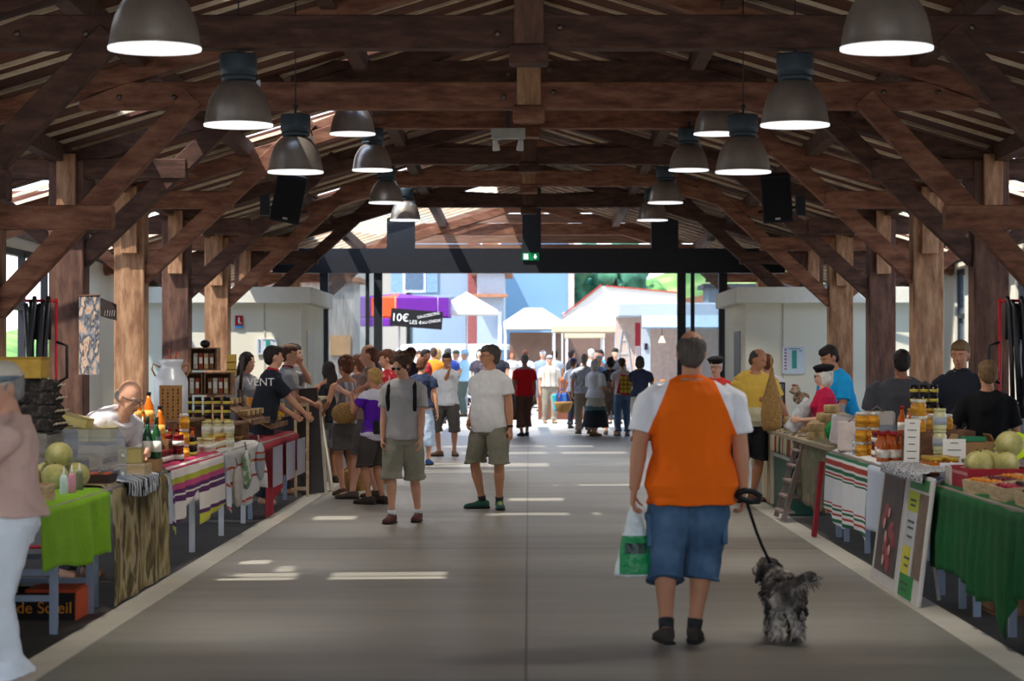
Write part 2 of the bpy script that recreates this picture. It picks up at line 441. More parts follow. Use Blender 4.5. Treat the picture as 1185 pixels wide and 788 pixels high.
# glazed screen
DS = 52.0
w = thing('window_%d' % wn, None, None, (0, DS, 0)); tag(w, kind='structure'); wn += 1
m = MB(); m.b2((-5.5, DS - .15, 3.49), (5.5, DS + .15, 4.02)); m.build('lintel_beam', STEEL, w, True)
m = MB()
for x in (-4.4, -3.24, 3.28, 4.17): m.b2((x - .09, DS - .1, 0), (x + .09, DS + .1, 3.5))
for x in (-3.47, 3.52): m.b2((x - .04, DS - .06, 0), (x + .04, DS + .06, 3.5))
m.b2((-4.4, DS - .05, 0), (-3.3, DS + .05, .12)); m.b2((3.3, DS - .05, 0), (4.17, DS + .05, .12))
m.build('mullion', STEEL, w, True)
m = MB()
for x, hw in ((0.06, .2), (-2.75, .3), (2.92, .29)): m.b2((x - hw, DS - .12, 4.0), (x + hw, DS + .12, roofz(x, DS) - .05))
m.build('upper_mullion', STEEL, w, True)
m = MB(); m.b2((-4.4, DS - .01, .1), (-3.3, DS + .01, 3.5)); m.b2((3.3, DS - .01, .1), (4.15, DS + .01, 3.5))
m.build('glass_pane', glassy('screen_glass', '#e6edf0', .85), w, True)
# exit sign
t = thing('exit_sign', 'small green emergency exit sign with running figure and arrow on the black lintel', 'exit sign', (X_(614, DS), DS - .17, 3.84))
MB().box((0, 0, 0), (.36, .03, .16)).build('housing', M('#0f7a4a', .5, emit=.35), t, bevel=.004)
wm = M('#f2fff6', .5, emit=1)
m = MB(); m.box((-.1, -.018, 0), (.09, .006, .11)); m.build('doorway_pictogram', wm, t)
m = MB(); m.ell((-.085, -.024, .035), (.012, .004, .012), n=8, m=4); m.beam((-.085, -.024, .02), (-.1, -.024, -.012), .018, .004); m.beam((-.1, -.024, -.01), (-.075, -.024, -.045), .012, .004); m.beam((-.1, -.024, -.01), (-.13, -.024, -.03), .012, .004)
m.beam((-.09, -.024, .015), (-.065, -.024, .0), .01, .004); m.build('running_figure', M('#0f7a4a'), t)
m = MB(); m.prism([(.085, .05), (.115, .05), (.115, 0), (.14, 0), (.1, -.05), (.06, 0), (.085, 0)], 1, -.022, -.016); m.build('arrow', wm, t)

# white rooms
def room(s, xe, name, y0, y1):
    w = thing(name, None, None, (s * 5.8, y0, 0)); tag(w, kind='structure')
    m = MB(); m.b2((s * xe, y0, 0), (s * 7.5, y1, 2.72)); m.build('room_shell', CREAM, w, True)
    m = MB(); m.b2((s * (xe - .2), y0 - .2, 2.72), (s * 7.5, y1, 3.03)); m.build('fascia', M('#efeadb', .9, var=.03), w, True, bevel=.01)
    m = MB(); m.b2((s * (xe - .012), y0 + (1.2), 0), (s * (xe + .03), y0 + 2.6, 2.2)); m.build('side_door', M('#3a3d42' if s > 0 else '#c9c4b0', .5), w, True)
    for q in (xe + .7, ): 
        m = MB(); m.b2((s * q, y0 - .012, 0), (s * (q + .03), y0 + .01, 2.72)); m.build('joint_strip', M('#c2beae', .8), w, True)
room(-1, 4.4, 'wall_left_room', 46.8, 51.8)
room(1, 4.2, 'wall_right_room', 46.8, 51.8)
# notices
t = thing('fire_equipment_sign', 'small red fire extinguisher sign with white pictogram on the left white room', 'sign', (X_(276.5, 46.76), 46.77, Z_(372, 46.76)))
MB().box((0, 0, .02), (.15, .02, .19)).build('sign_plate', M('#b3161c', .5), t)
MB().box((0, 0, -.1), (.15, .02, .05)).build('blue_band', M('#2b6fae', .5), t)
m = MB(); m.box((-.0, -.012, .02), (.03, .006, .12)); m.box((.02, -.012, -.03), (.06, .006, .02)); m.build('pictogram', M('#ffffff', .5), t)
def notice(x, y, w_, h_, D, lab, bar):
    t = thing('notice_board', lab, 'notice', (X_(x, D), D, Z_(y, D)))
    MB().box((0, 0, 0), (w_, .02, h_)).build('sheet', M('#d9e2ec', .6, var=.02), t)
    MB().box((.02, -.012, .02), (w_ * .22, .006, h_ * .68)).build('teal_bar', M('#3f9d93', .6), t)
    m = MB()
    for i in range(7): m.box((-w_ * .36, -.012, h_ * (.4 - i * .12)), (w_ * .1, .006, h_ * .05))
    m.build('legend_marks', M('#b5203a' if bar else '#35507a', .6), t)
    m = MB(); m.box((.02, -.012, h_ * .43), (w_ * .5, .006, h_ * .025)); m.box((w_ * .33, -.012, h_ * .36), (w_ * .12, .006, h_ * .03)); m.build('heading', M('#333a55', .6), t)
notice(918, 417, .42, .52, 46.77, 'white notice with teal bar and colour key on the right white room', True)
notice(309, 401, .40, .3, 46.77, 'white notice with teal bar behind the dark haired sellers', False)

# ------------------------------------------------------------------ lamps
def metal_shade():
    return M('#bdb3a8', .34, .75, .2, scale=5, bump=.08, bscale=14, spec=.5)
def make_lamp():
    r = thing('pendant_lamp', 'x', 'pendant lamp', (0, 0, 0), 0, 'bell shaped industrial pendant lamps along the hall')
    Rr = .275
    prof = [(Rr, 0), (Rr * 1.0, .02), (Rr * .985, .03), (Rr * .97, .07), (Rr * .93, .13), (Rr * .86, .2), (Rr * .74, .27), (Rr * .58, .325), (Rr * .46, .35), (Rr * .4, .36)]
    m = MB(); m.lathe((0, 0, 0), prof + [(Rr * .38, .35), (Rr * .55, .315), (Rr * .71, .26), (Rr * .83, .19), (Rr * .9, .12), (Rr * .94, .06), (Rr * .965, 0)], 36)
    sh = m.build('shade', metal_shade(), r)
    m = MB(); m.loft([((0, 0, z), (q, 0, 0), (0, q, 0)) for q, z in ((Rr * 1.01, -.006), (Rr * 1.015, .012))], 36, True); m.build('glass_lens', M('#ffffff', .4, emit=.6, var=.01), r)
    m = MB(); m.lathe((0, 0, .36), [(.13, 0), (.14, .01), (.14, .04), (.128, .045), (.147, .05), (.15, .1), (.15, .2), (.145, .215), (.05, .22)], 28)
    h = m.build('ballast_housing', M('#3f4a52', .5, .3, .08), r)
    m = MB(); m.tube([(0, 0, .57), (0, 0, .66)], .012); m.lathe((0, 0, .63), [(.0, 0), (.025, .01), (.025, .04), (0, .05)], 10); m.build('hook', STEEL, r)
    m = MB(); m.box((.16, 0, .34), (.03, .03, .05)); m.tube([(.14, .03, .3), (.17, .03, .36), (.15, .03, .42)], .006, 6); m.build('clip', M('#9aa0a4', .4, .7), r)
    return r
LD = [(14.45, 179, 56, 3.45), (19.43, 276, 145, 3.48), (24.1, 342, 200, 3.47), (29.5, 408, 155, 4.36), (33.3, 431, 197, 4.22), (38.3, 447, 235, 4.1), (43.7, 469, 255, 4.14)]
RDm = [(1026, 59), (920, 145), (860, 200), (829, 155), (797, 200), (770, 235), (755, 256)]
lamp = make_lamp(); first = True
ordn = ['nearest, its neck above the frame', 'second into the hall', 'third into the hall', 'fourth, its neck behind a collar beam', 'fifth into the hall', 'sixth into the hall', 'last, over the glazed screen']
ordn[2] = 'third into the hall, over the loudspeaker'
for i, (D, x, y, z) in enumerate(LD):
    for s in (0, 1):
        px = x if s == 0 else RDm[i][0]
        loc = (X_(px, D), D, z)
        lab = 'grey metal bell pendant lamp of the %s row, %s' % (('left', 'right')[s], ordn[i])
        if first: o = lamp; o.location = loc; o['label'] = lab; first = False
        else: o = inst(lamp, loc, rnd.uniform(0, 1) , lab)
        top = roofz(loc[0], D) - .1
        c = MB(); c.tube([(0, 0, .66), (0, 0, top - z)], .006, 6); c.build('suspension_cable', STEEL, o)
        KIDS[o.name] = [q for q in KIDS.get(o.name, []) if not q.name.startswith('suspension')]
        l = bpy.data.lights.new('lamp_bulb', 'SPOT'); l.energy = 110 if D < 25 else 190; l.color = (1, .93, .82); l.spot_size = 2.2; l.shadow_soft_size = .15
        lo = bpy.data.objects.new('lamp_bulb', l); COL.objects.link(lo); lo.location = (0, 0, -.03); lo.parent = o

# loudspeakers
for px, s, tl in ((333, -1, .17), (900, 1, -.05)):
    D = 34.6
    t = thing('loudspeaker', 'black slanted loudspeaker hanging on the %s side below the trusses' % ('left' if s < 0 else 'right'), 'loudspeaker', (X_(px, D), D, Z_(228, D)))
    rm = Euler((R(14), tl, R(-12 * s))).to_matrix()
    m = MB()
    for q in (1,): 
        vs = [rm @ V(p) for p in ((-.22, -.17, -.35), (.22, -.17, -.35), (.22, -.17, .35), (-.22, -.17, .35), (-.14, .17, -.3), (.14, .17, -.3), (.14, .17, .33), (-.14, .17, .33))]
        m.add(vs, [(0, 1, 2, 3), (7, 6, 5, 4), (0, 4, 5, 1), (1, 5, 6, 2), (2, 6, 7, 3), (3, 7, 4, 0)])
    m.build('cabinet', M('#1c1e22', .6), t, bevel=.02)
    m = MB(); m.box(rm @ V((0, -.178, .0)), (.38, .012, .6), rm); m.build('grille', M('#0e0f12', .7, bump=.5, bscale=300), t)
    m = MB(); m.box(rm @ V((.0, -.187, -.28)), (.07, .006, .025), rm); m.build('badge', M('#c7c9cc', .4, .6), t)
    m = MB(); m.tube([rm @ V((0, .1, -.25)), (-.25 * -s * -1 * 1, .2, -.2), (s * .35, .25, -.12)], .02, 8); m.box((s * .35, .25, -.1), (.14, .1, .3)); m.build('wall_bracket', STEEL, t)
# emergency twin spotlights
for px, py, D, lab in ((588, 163, 33.2, 'white emergency light box with two spot heads below the middle collar beam'), (681, -14, 19.25, 'emergency light with two round spot heads at the top edge of the view')):
    t = thing('emergency_light', lab, 'emergency light', (X_(px, D), D, Z_(py, D)))
    sp = .16 if D > 30 else .27
    if D < 30: sp = .265
    MB().box((0, 0, .1), (.47 if D > 30 else .66, .12, .15)).build('housing', M('#b9bcb4', .5), t, bevel=.01)
    for s in (-1, 1):
        m = MB(); a = s * .12
        ax = Euler((R(12), a, 0)).to_matrix()
        m.lathe((s * sp, -.02, -.14 if D > 30 else -.06), [(.0, 0), (.05, .005), (.05, .04), (.035, .14), (.03, .16), (.0, .17)], 14, ax); m.build('spot_head', M('#d4d6d2', .4), t)
    m = MB(); m.box((0, 0, .3), (.05, .05, .3)); m.build('stem', STEEL, t)
# ------------------------------------------------------------------ people
SKIN = {'n': M('#cf9a7e', .6, var=.06), 't': M('#bb8465', .6, var=.06), 'l': M('#dcae94', .6, var=.06), 'd': M('#94624a', .6, var=.06)}
HAIRC = {'sandy': M('#735a3c', .75, var=.3, scale=60, stretch=(1, 1, .3)), 'grey': M('#8d8a86', .8, var=.25, scale=60, stretch=(1, 1, .3)), 'white': M('#d3d0c9', .8, var=.12, scale=60, stretch=(1, 1, .3)), 'brown': M('#4a3325', .75, var=.3, scale=60, stretch=(1, 1, .3)), 'dark': M('#211a17', .7, var=.3, scale=60, stretch=(1, 1, .3)),
         'blonde': M('#b08a52', .75, var=.3, scale=60, stretch=(1, 1, .3)), 'auburn': M('#5f3826', .75, var=.3, scale=60, stretch=(1, 1, .3)), 'saltpepper': M('#4f4843', .8, var=.3, scale=60, stretch=(1, 1, .3))}
def ik(a, t, l1, l2, pole):
    d = t - a; L = min(d.length, (l1 + l2) * .998); d.normalize(); t = a + d * L
    k = (l1 * l1 - l2 * l2 + L * L) / (2 * L); h = math.sqrt(max(l1 * l1 - k * k, 0))
    p = (pole - d * pole.dot(d))
    p = p.normalized() if p.length > 1e-4 else V((0, 0, 1))
    return a + d * k + p * h, t
def cl(hexc, **k): return M(hexc, .9, var=.07, scale=7, bump=.25, bscale=18, **k)

def person(label, x, D, face, H=1.74, bulk=1.0, belly=0, skin='n', lean=0, side_lean=0, twist=0, head=(0, 0), hair='brown', hstyle='short', fem=False,
           hands=(None, None), feet=None, top=None, bottom=None, shoes='#2a2624', extra=(), cat='person', vox=None, grip=(.9, .9), group=None, vis=0, X=None, z=0, pole=None):
    """face: degrees, 0 towards the lens, 90 to the right of the hall. x: column of the body; D: distance.
    hands: targets (left, right) in the person's own frame, +x their left, -y forward. vis: only the part above this height is needed"""
    k = H / 1.75; near = F / D
    vx = vox or (.0085 if near > 150 else .010 if near > 95 else .012 if near > 60 else .015)
    fr = .0085 if vx < .011 else vx * .8
    XX = X_(x, D) if X is None else X
    root = thing('person', label, cat, (XX, D, z), R(face), group)
    b = bulk * (.95 if fem else 1)
    # frames
    pel = V((0, 0, .93 * k))
    U = Matrix.Rotation(R(twist), 3, 'Z') @ Matrix.Rotation(R(side_lean), 3, 'Y') @ Matrix.Rotation(R(lean), 3, 'X')
    def up(p):  # upper body point, given for a standing 1.75 m body
        return pel + U @ (V(p) * k - pel)
    HR = Matrix.Rotation(R(head[0]), 3, 'Z') @ Matrix.Rotation(R(head[1]), 3, 'X')
    nb = up((0, .012, 1.5))
    def hp(p):  # head point relative to the neck base, unit: metres of a 1.75 m person
        return nb + HR @ (V(p) * k)
    body = MB()
    # torso as rings (z, rx, ry, yoff)
    if fem: rings = [(.83, .13, .10, 0), (.9, .172, .125, .01), (.98, .165, .12, .008), (1.09, .125, .095, 0), (1.2, .135, .105, -.01), (1.3, .15, .125, -.02), (1.4, .15, .095, 0), (1.455, .11, .065, .006), (1.49, .06, .055, .01)]
    else: rings = [(.83, .13, .10, 0), (.9, .165, .12, .005), (.98, .16, .115, 0), (1.08, .15, .11, 0), (1.2, .165, .115, 0), (1.32, .18, .122, 0), (1.41, .175, .1, .004), (1.465, .11, .07, .008), (1.5, .065, .06, .01)]
    def torso(mb, z0, z1, g, flare=0, n=20):
        out = []
        zs = [r[0] for r in rings]
        def at(zz):
            for a, c in zip(rings[:-1], rings[1:]):
                if a[0] <= zz <= c[0]:
                    t = (zz - a[0]) / (c[0] - a[0]); return [a[i] + (c[i] - a[i]) * t for i in range(4)]
            return list(rings[0] if zz < zs[0] else rings[-1])
        lv = sorted({z0, z1} | {q for q in zs if z0 < q < z1})
        for zz in lv:
            _, rx, ry, yo = at(zz)
            bl = belly * max(0, 1 - abs(zz - 1.06) / .22)
            rx2 = (rx * b + g + flare * max(0, 1 - (zz - z0) / .25)) * k + bl * .4; ry2 = (ry * b + g + flare * max(0, 1 - (zz - z0) / .25)) * k + bl
            c = (0, yo - bl * .8, zz)
            # keep the pelvis upright under a leaning trunk
            if zz < .98: M3 = Matrix.Identity(3); cc = pel + (V(c) * k - pel)
            else: M3 = U; cc = up(c)
            out.append((cc, M3 @ V((rx2, 0, 0)), M3 @ V((0, ry2, 0))))
        mb.loft(out, n)
    torso(body, .83, 1.5, 0)
    # neck and head
    body.tube([up((0, .015, 1.44)), nb, hp((0, -.005, .075))], [.068 * k * b, .056 * k, .055 * k], 14)
    hz = .142
    for s in (-1, 1): body.ell(up((s * .075 * b, .012, 1.455)), (.085 * k * b, .05 * k, .04 * k), U @ Matrix.Rotation(s * .42, 3, 'Y'))
    HM = HR
    def hell(mb, c, r, n=16, m=10): mb.ell(hp((c[0], c[1], c[2] + .0)), [q * k * 1.04 for q in r], HM, n, m)
    hell(body, (0, .008, hz + .018), (.075, .095, .1))
    hell(body, (0, -.035, hz - .03), (.058, .06, .078))
    hell(body, (0, -.055, hz - .085), (.032, .032, .03))
    hell(body, (0, -.078, hz + .022), (.046, .018, .012))
    body.tube([hp((0, -.088, hz + .01)), hp((0, -.113, hz - .028))], [.008 * k, .014 * k], 8)
    hell(body, (0, -.1, hz - .033), (.017, .012, .009))
    hell(body, (0, -.09, hz - .062), (.023, .012, .007))
    for s in (-1, 1):
        hell(body, (s * .077, .008, hz - .005), (.01, .02, .032), 10, 6)
        hell(body, (s * .036, -.066, hz - .02), (.02, .02, .018), 10, 6)
    # arms
    sh = {1: up((.185 * b, .0, 1.405)), -1: up((-.185 * b, .0, 1.405))}
    arms = {}
    for i, s in enumerate((1, -1)):
        tgt = hands[i]
        tgt = V((s * (.26 + .03 * (b - 1) * 5), -.04, .80)) * k if tgt is None else V(tgt) * (1 if k else 1)
        pl = V((s * .45, .9, -.3)) if pole is None else V((s * pole[0], pole[1], pole[2]))
        el, wr = ik(sh[s], tgt, .285 * k, .255 * k, pl)
        arms[s] = (el, wr)
        body.tube([sh[s] + V((-s * .03, 0, .0)) * k, sh[s] + (el - sh[s]) * .12, sh[s] + (el - sh[s]) * .5, el, el + (wr - el) * .3, wr], [q * k * (b ** .7) * (.88 if fem else 1) for q in (.05, .056, .047, .039, .041, .026)], 12)
        d = (wr - el).normalized()
        inward = V((-s, 0, 0)); n_ = inward - d * inward.dot(d)
        if n_.length < .2: n_ = V((0, 0, -1)) - d * d.z * -1
        n_.normalize()           # palm faces the body
        wv = d.cross(n_).normalized()
        if wv.y > 0: wv = -wv    # index-finger side forward
        pm = wr + d * .045 * k
        body.loft([(wr, wv * .026 * k, n_ * .02 * k), (pm, wv * .038 * k, n_ * .017 * k), (wr + d * .088 * k, wv * .041 * k, n_ * .014 * k)], 12)
        g = grip[i]
        for fi, off in enumerate((.031, .0105, -.0105, -.030)):
            base = wr + d * (.085 if fi in (1, 2) else .08) * k + wv * off * k
            segs = [(.036, .028, .02), (.04, .03, .022), (.037, .028, .021), (.028, .021, .018)][fi]
            pts = [base]; ang = .12 + g * .25; dr = d
            for L_ in segs:
                dr = (d * math.cos(ang) + n_ * math.sin(ang)); pts.append(pts[-1] + dr * L_ * k); ang += g * .75
            body.tube(pts, [fr * k * q for q in (1.05, 1, .95, .85)], 8)
        tb = wr + d * .02 * k + wv * .026 * k
        body.tube([tb, tb + (d * .5 + wv * .55 + n_ * .25).normalized() * .035 * k, tb + (d * .75 + wv * .4 + n_ * .5).normalized() * .068 * k, tb + (d * .85 + wv * .15 + n_ * .75).normalized() * .092 * k], [fr * 1.4 * k, fr * 1.25 * k, fr * 1.1 * k, fr * .95 * k], 8)
    # legs
    if feet is None: feet = ((.11, 0, 8), (-.11, 0, -8))
    hips = {}; legs = {}
    for i, s in enumerate((1, -1)):
        fx, fy, fa = feet[i][:3]; lift = feet[i][3] if len(feet[i]) > 3 else 0
        hip = V((s * .088 * b, 0, .91)) * k; ank = V((fx * k, fy * k, .085 * k + lift))
        ft = V((math.sin(R(fa)), -math.cos(R(fa)), 0))
        kn, ank = ik(hip, ank, .43 * k, .415 * k, ft)
        if lift == 0: ank.z = max(ank.z, .07 * k)
        legs[s] = (hip, kn, ank, ft, lift)
        bb = b ** .6
        body.tube([hip, hip + (kn - hip) * .45, kn + (hip - kn) * .08, kn + (ank - kn) * .08, kn + (ank - kn) * .32, kn + (ank - kn) * .72, ank], [q * k * bb for q in (.088, .078, .055, .052, .056, .038, .034)], 14)
        tz = -.03 if lift == 0 else -.06
        body.tube([ank + V((0, 0, -.03)) - ft * .03, ank + ft * .07 + V((0, 0, tz * .6 - .02)), ank + ft * .15 + V((0, 0, tz - .02))], [.036 * k, .036 * k, .026 * k], 10)
    soft(body.build('body', SKIN[skin], root, fix=False), vx, 2)
    # shoes
    if vis < .3:
        st = 'shoe'
        for s in (1, -1):
            hip, kn, ank, ft, lift = legs[s]
            sd = V((ft.y, -ft.x, 0)); pitch = -.35 if lift > .02 else 0
            zb = .0 if lift < .02 else lift
            def fp(a, zz): return V((ank.x, ank.y, zb + zz)) + ft * a + V((0, 0, pitch * (a - .14)))
            m = MB()
            m.loft([(fp(-.075, .045) , sd * .03, V((0, 0, .035))), (fp(-.04, .05), sd * .04, V((0, 0, .048))), (fp(.03, .05), sd * .043, V((0, 0, .048))), (fp(.1, .036), sd * .05, V((0, 0, .034))), (fp(.17, .03), sd * .044, V((0, 0, .026))), (fp(.2, .025), sd * .025, V((0, 0, .018)))], 14)
            if 'sandal' not in extra: m.loft([(fp(-.01, .05), sd * .045, ft * .055), (fp(-.015, .09), sd * .042, ft * .05)], 14)
            so = soft(m.build('shoe', cl(shoes), root, fix=False), max(vx * .8, .008), 2)
            m = MB(); m.loft([(fp(-.08, .004 ), sd * .034, V((0, 0, .002))), (fp(-.078, .012), sd * .036, V((0, 0, .012))), (fp(.09, .012), sd * .054, V((0, 0, .012))), (fp(.17, .012), sd * .047, V((0, 0, .012))), (fp(.205, .014), sd * .026, V((0, 0, .01)))], 14)
            m.build('sole', M('#1d1b1a' if 'palesole' not in extra else '#cfc8bb', .8), so)
            if 'sock' in extra:
                m = MB(); m.tube([ank + V((0, 0, 0)), ank + (kn - ank) * .13], [.041 * k, .045 * k], 12); m.build('sock', M('#2c3033' if 'darksock' in extra else '#cfd3d8', .9), root)
            if 'lace' in extra:
                m = MB()
                for q in range(4): m.beam(fp(.03 + q * .025, .1 - q * .012) - sd * .022, fp(.035 + q * .025, .1 - q * .012) + sd * .022, .008, .006)
                m.build('laces', M('#9ccf3a' if 'green' in extra else '#8a7a6a', .7), so)
    # bottom
    if bottom:
        kind, hem, mat = bottom[:3]
        hem *= k; m = MB()
        if kind == 'skirt':
            fl = bottom[3] if len(bottom) > 3 else .12
            zt = 1.06 * k if fem else 1.0 * k
            rr = []
            for t in (0, .15, .4, .7, 1):
                zz = zt + (hem - zt) * t
                if fem: rx = .13 + .06 * min(1, t / .25) + fl * max(0, t - .2); ry = .1 + .045 * min(1, t / .25) + fl * max(0, t - .2)
                else: rx = .17 + fl * t; ry = .13 + fl * t
                rr.append((V((0, 0, zz)), V((rx * b * k, 0, 0)), V((0, ry * b * k, 0))))
            m.loft(rr, 24)
        else:
            torso(m, .80, 1.03 if fem else 1.0, .024)
            for s in (1, -1):
                hip, kn, ank, ft, lift = legs[s]; g = .018; bb = b ** .6
                fl = bottom[3] if len(bottom) > 3 else .02
                path = [hip + V((0, 0, .02)), hip + (kn - hip) * .45, kn + (hip - kn) * .05, kn + (ank - kn) * .3, kn + (ank - kn) * .75, ank + V((0, 0, .01))]
                rd = [.1, .09, .068, .066, .05, .048]
                # cut where the hem lies
                P = [path[0]]; Rr = [rd[0] * k * bb + g * .5]
                for a, c, ra, rc in zip(path[:-1], path[1:], rd[:-1], rd[1:]):
                    if c.z < hem:
                        t = max(.02, (a.z - hem) / max(a.z - c.z, 1e-5)); P.append(a + (c - a) * t); Rr.append((ra + (rc - ra) * t) * k * bb + g + fl); break
                    P.append(c); Rr.append(rc * k * bb + g)
                else:
                    Rr[-1] += fl
                if kind == 'shorts':
                    Rr[-1] = max(Rr[-1] - fl * .55, Rr[-2] * .96); Rr = [q + fl * .35 * min(1, i_ * .8) for i_, q in enumerate(Rr)]
                m.tube(P, Rr, 16)
        bo = soft(m.build({'skirt': 'skirt', 'shorts': 'shorts'}.get(kind, 'trousers'), mat, root, fix=False), vx, 2, .018 if near > 60 else 0, .09)
        if 'pockets' in extra:
            for s in (1, -1):
                hip, kn, ank, ft, lift = legs[s]; c = hip + (kn - hip) * .62 + V((s * .1 * b, .01, 0))
                mm = MB(); mm.box(c - V((s * .018, 0, 0)), (.03, .13, .18)); soft(mm.build('cargo_pocket', mat, bo), .008, 3)
                mm = MB(); mm.box(c + V((-s * .004, 0, .075)), (.022, .135, .045)); soft(mm.build('pocket_flap', mat, bo), .008, 2)
        if 'belt' in extra:
            mm = MB(); mm.loft([(V((0, 0, .985 * k)), V(((.16 * b + .032) * k, 0, 0)), V((0, (.115 * b + .032) * k, 0))), (V((0, 0, 1.02 * k)), V(((.16 * b + .03) * k, 0, 0)), V((0, (.115 * b + .03) * k, 0)))], 24); mm.build('belt', M('#5a3a22', .6), root)
    # top
    if top:
        mat = top['mat']; hem = top.get('hem', .93); sl = top.get('sleeve', .5); g = top.get('loose', .02)
        m = MB(); torso(m, hem, 1.44 if sl <= 0 else 1.487, g if sl > 0 else .012, top.get('flare', .026))
        if sl > 0:
            for s in (-1, 1): m.ell(up((s * .08 * b, .012, 1.452)), (.1 * k * b, .064 * k, .046 * k), U @ Matrix.Rotation(s * .42, 3, 'Y'))
        sm = m
        sep = top.get('smat')
        if sep is not None: sm = MB()
        if sl > 0:
            for s in (1, -1):
                el, wr = arms[s]; P = [sh[s] + V((-s * .06, 0, .02)) * k, sh[s] + (el - sh[s]) * .1]; Rr = [.06 * k, .07 * k * (b ** .7)]
                if sl <= 1:
                    P.append(sh[s] + (el - sh[s]) * sl); Rr.append((.064 + .012) * k * (b ** .7))
                else:
                    P += [sh[s] + (el - sh[s]) * .5, el, el + (wr - el) * (sl - 1)]; Rr += [.062 * k, .056 * k, .046 * k]
                sm.tube(P, Rr, 16)
        if 'collar' in top:
            c0 = up((0, .012, 1.475)); c1 = nb + V((0, 0, .018))
            cm = MB(); cm.loft([(c0, U @ V((.082 * k, 0, 0)), U @ V((0, .075 * k, 0))), (c1, HR @ V((.067 * k, 0, 0)), U @ V((0, .064 * k, 0)))], 20); cm.build('collar', top['collar'], root)
        so = soft(m.build('shirt' if sl > 0 else 'vest', mat, root, fix=False), vx, 2, .022 if near > 60 else 0, .11)
        if sep is not None: soft(sm.build('sleeves', sep, root, fix=False), vx, 2, .018, .09)
        if sl <= 0:
            for s in (1, -1):
                m2 = MB(); m2.tube([up((s * .075, -.098, 1.38)), up((s * .078, -.06, 1.455)), up((s * .078, .0, 1.48)), up((s * .078, .065, 1.44)), up((s * .07, .1, 1.36))], .014 * k, 8, flat=.5); m2.build('strap', mat, root)
    # hair
    hc = HAIRC.get(hair)
    if hstyle != 'bald' and hc:
        m = MB()
        if hstyle in ('short', 'balding'):
            hell(m, (0, .024, hz + .028), (.083, .092, .1) if hstyle == 'short' else (.082, .088, .07))
            if hstyle == 'short': hell(m, (0, -.02, hz + .075), (.07, .075, .05))
            hell(m, (0, .05, hz - .02), (.074, .055, .07))
        elif hstyle == 'curly':
            rr = random.Random(hash(label) % 999)
            hell(m, (0, .02, hz + .03), (.09, .1, .105)); hell(m, (0, .045, hz - .02), (.085, .07, .08))
            for q in range(38):
                a = rr.uniform(0, 2 * PI); e = rr.uniform(-.2, 1.5); r_ = .088
                yy = .025 + math.sin(a) * math.cos(e) * r_ * 1.1
                if yy < -.03 and e < .75: continue
                hell(m, (math.cos(a) * math.cos(e) * r_, yy, hz + .03 + math.sin(e) * r_ * 1.1), (.03, .03, .03), 8, 5)
        elif hstyle in ('bob', 'long'):
            hell(m, (0, .02, hz + .03), (.088, .1, .105)); hell(m, (0, .045, hz - .035), (.09, .066, .1))
            for s in (-1, 1): hell(m, (s * .074, .005, hz - .035), (.022, .045, .085))
            if hstyle == 'long':
                m.tube([hp((0, .06, hz)), hp((0, .085, hz - .12)), up((0, .13, 1.36)), up((0, .125, 1.24))], [.075 * k, .085 * k, .09 * k, .05 * k], 12, flat=.5)
        elif hstyle == 'bun':
            hell(m, (0, .02, hz + .03), (.084, .097, .1)); hell(m, (0, .1, hz + .07), (.035, .035, .035))
        soft(m.build('hair', hc, root, fix=False), max(vx * .8, .008), 1, .012, .03)
    if hstyle == 'bald' and hc:
        m = MB(); hell(m, (0, .045, hz - .015), (.081, .07, .055)); soft(m.build('hair', hc, root, fix=False), .009, 1, .006, .03)
    # eyes for anyone near enough
    if near > 85:
        m = MB()
        for s in (-1, 1): hell(m, (s * .031, -.083, hz + .004), (.010, .005, .004), 10, 6)
        e = m.build('eyes', M('#b8aea6', .4), root)
        m = MB()
        for s in (-1, 1): hell(m, (s * .031, -.0875, hz + .004), (.005, .0025, .004), 8, 5)
        m.build('pupils', M('#2a1c14', .3), e)
        m = MB()
        for s in (-1, 1): m.tube([hp((s * .014, -.092, hz + .024)), hp((s * .034, -.09, hz + .028)), hp((s * .052, -.078, hz + .02))], .0035 * k, 6)
        m.build('eyebrows', hc or HAIRC['grey'], root)
        m = MB(); m.tube([hp((-.022, -.097, hz - .062)), hp((0, -.103, hz - .061)), hp((.022, -.097, hz - .062))], [.003, .005, .003], 6, flat=.6); m.build('lips', M('#9a5548', .6), root)
    for e in extra:
        if e in ('glasses', 'sunglasses'):
            m = MB()
            for s in (-1, 1):
                cc = hp((s * .034, -.102, hz + .002))
                if e == 'sunglasses': m.ell(cc, (.023 * k, .004, .017 * k), HM, 12, 6)
                else: m.tube([cc + HR @ V((.021 * math.cos(q * PI / 6), 0, .015 * math.sin(q * PI / 6))) for q in range(13)], .0022, 5)
                m.tube([hp((s * .056, -.095, hz + .008)), hp((s * .083, .01, hz + .008))], .003, 6)
            m.tube([hp((-.012, -.105, hz + .006)), hp((.012, -.105, hz + .006))], .003, 6)
            m.build('sunglasses' if e == 'sunglasses' else 'glasses', M('#15161a', .15) if e == 'sunglasses' else M('#2a2a2e', .3), root)
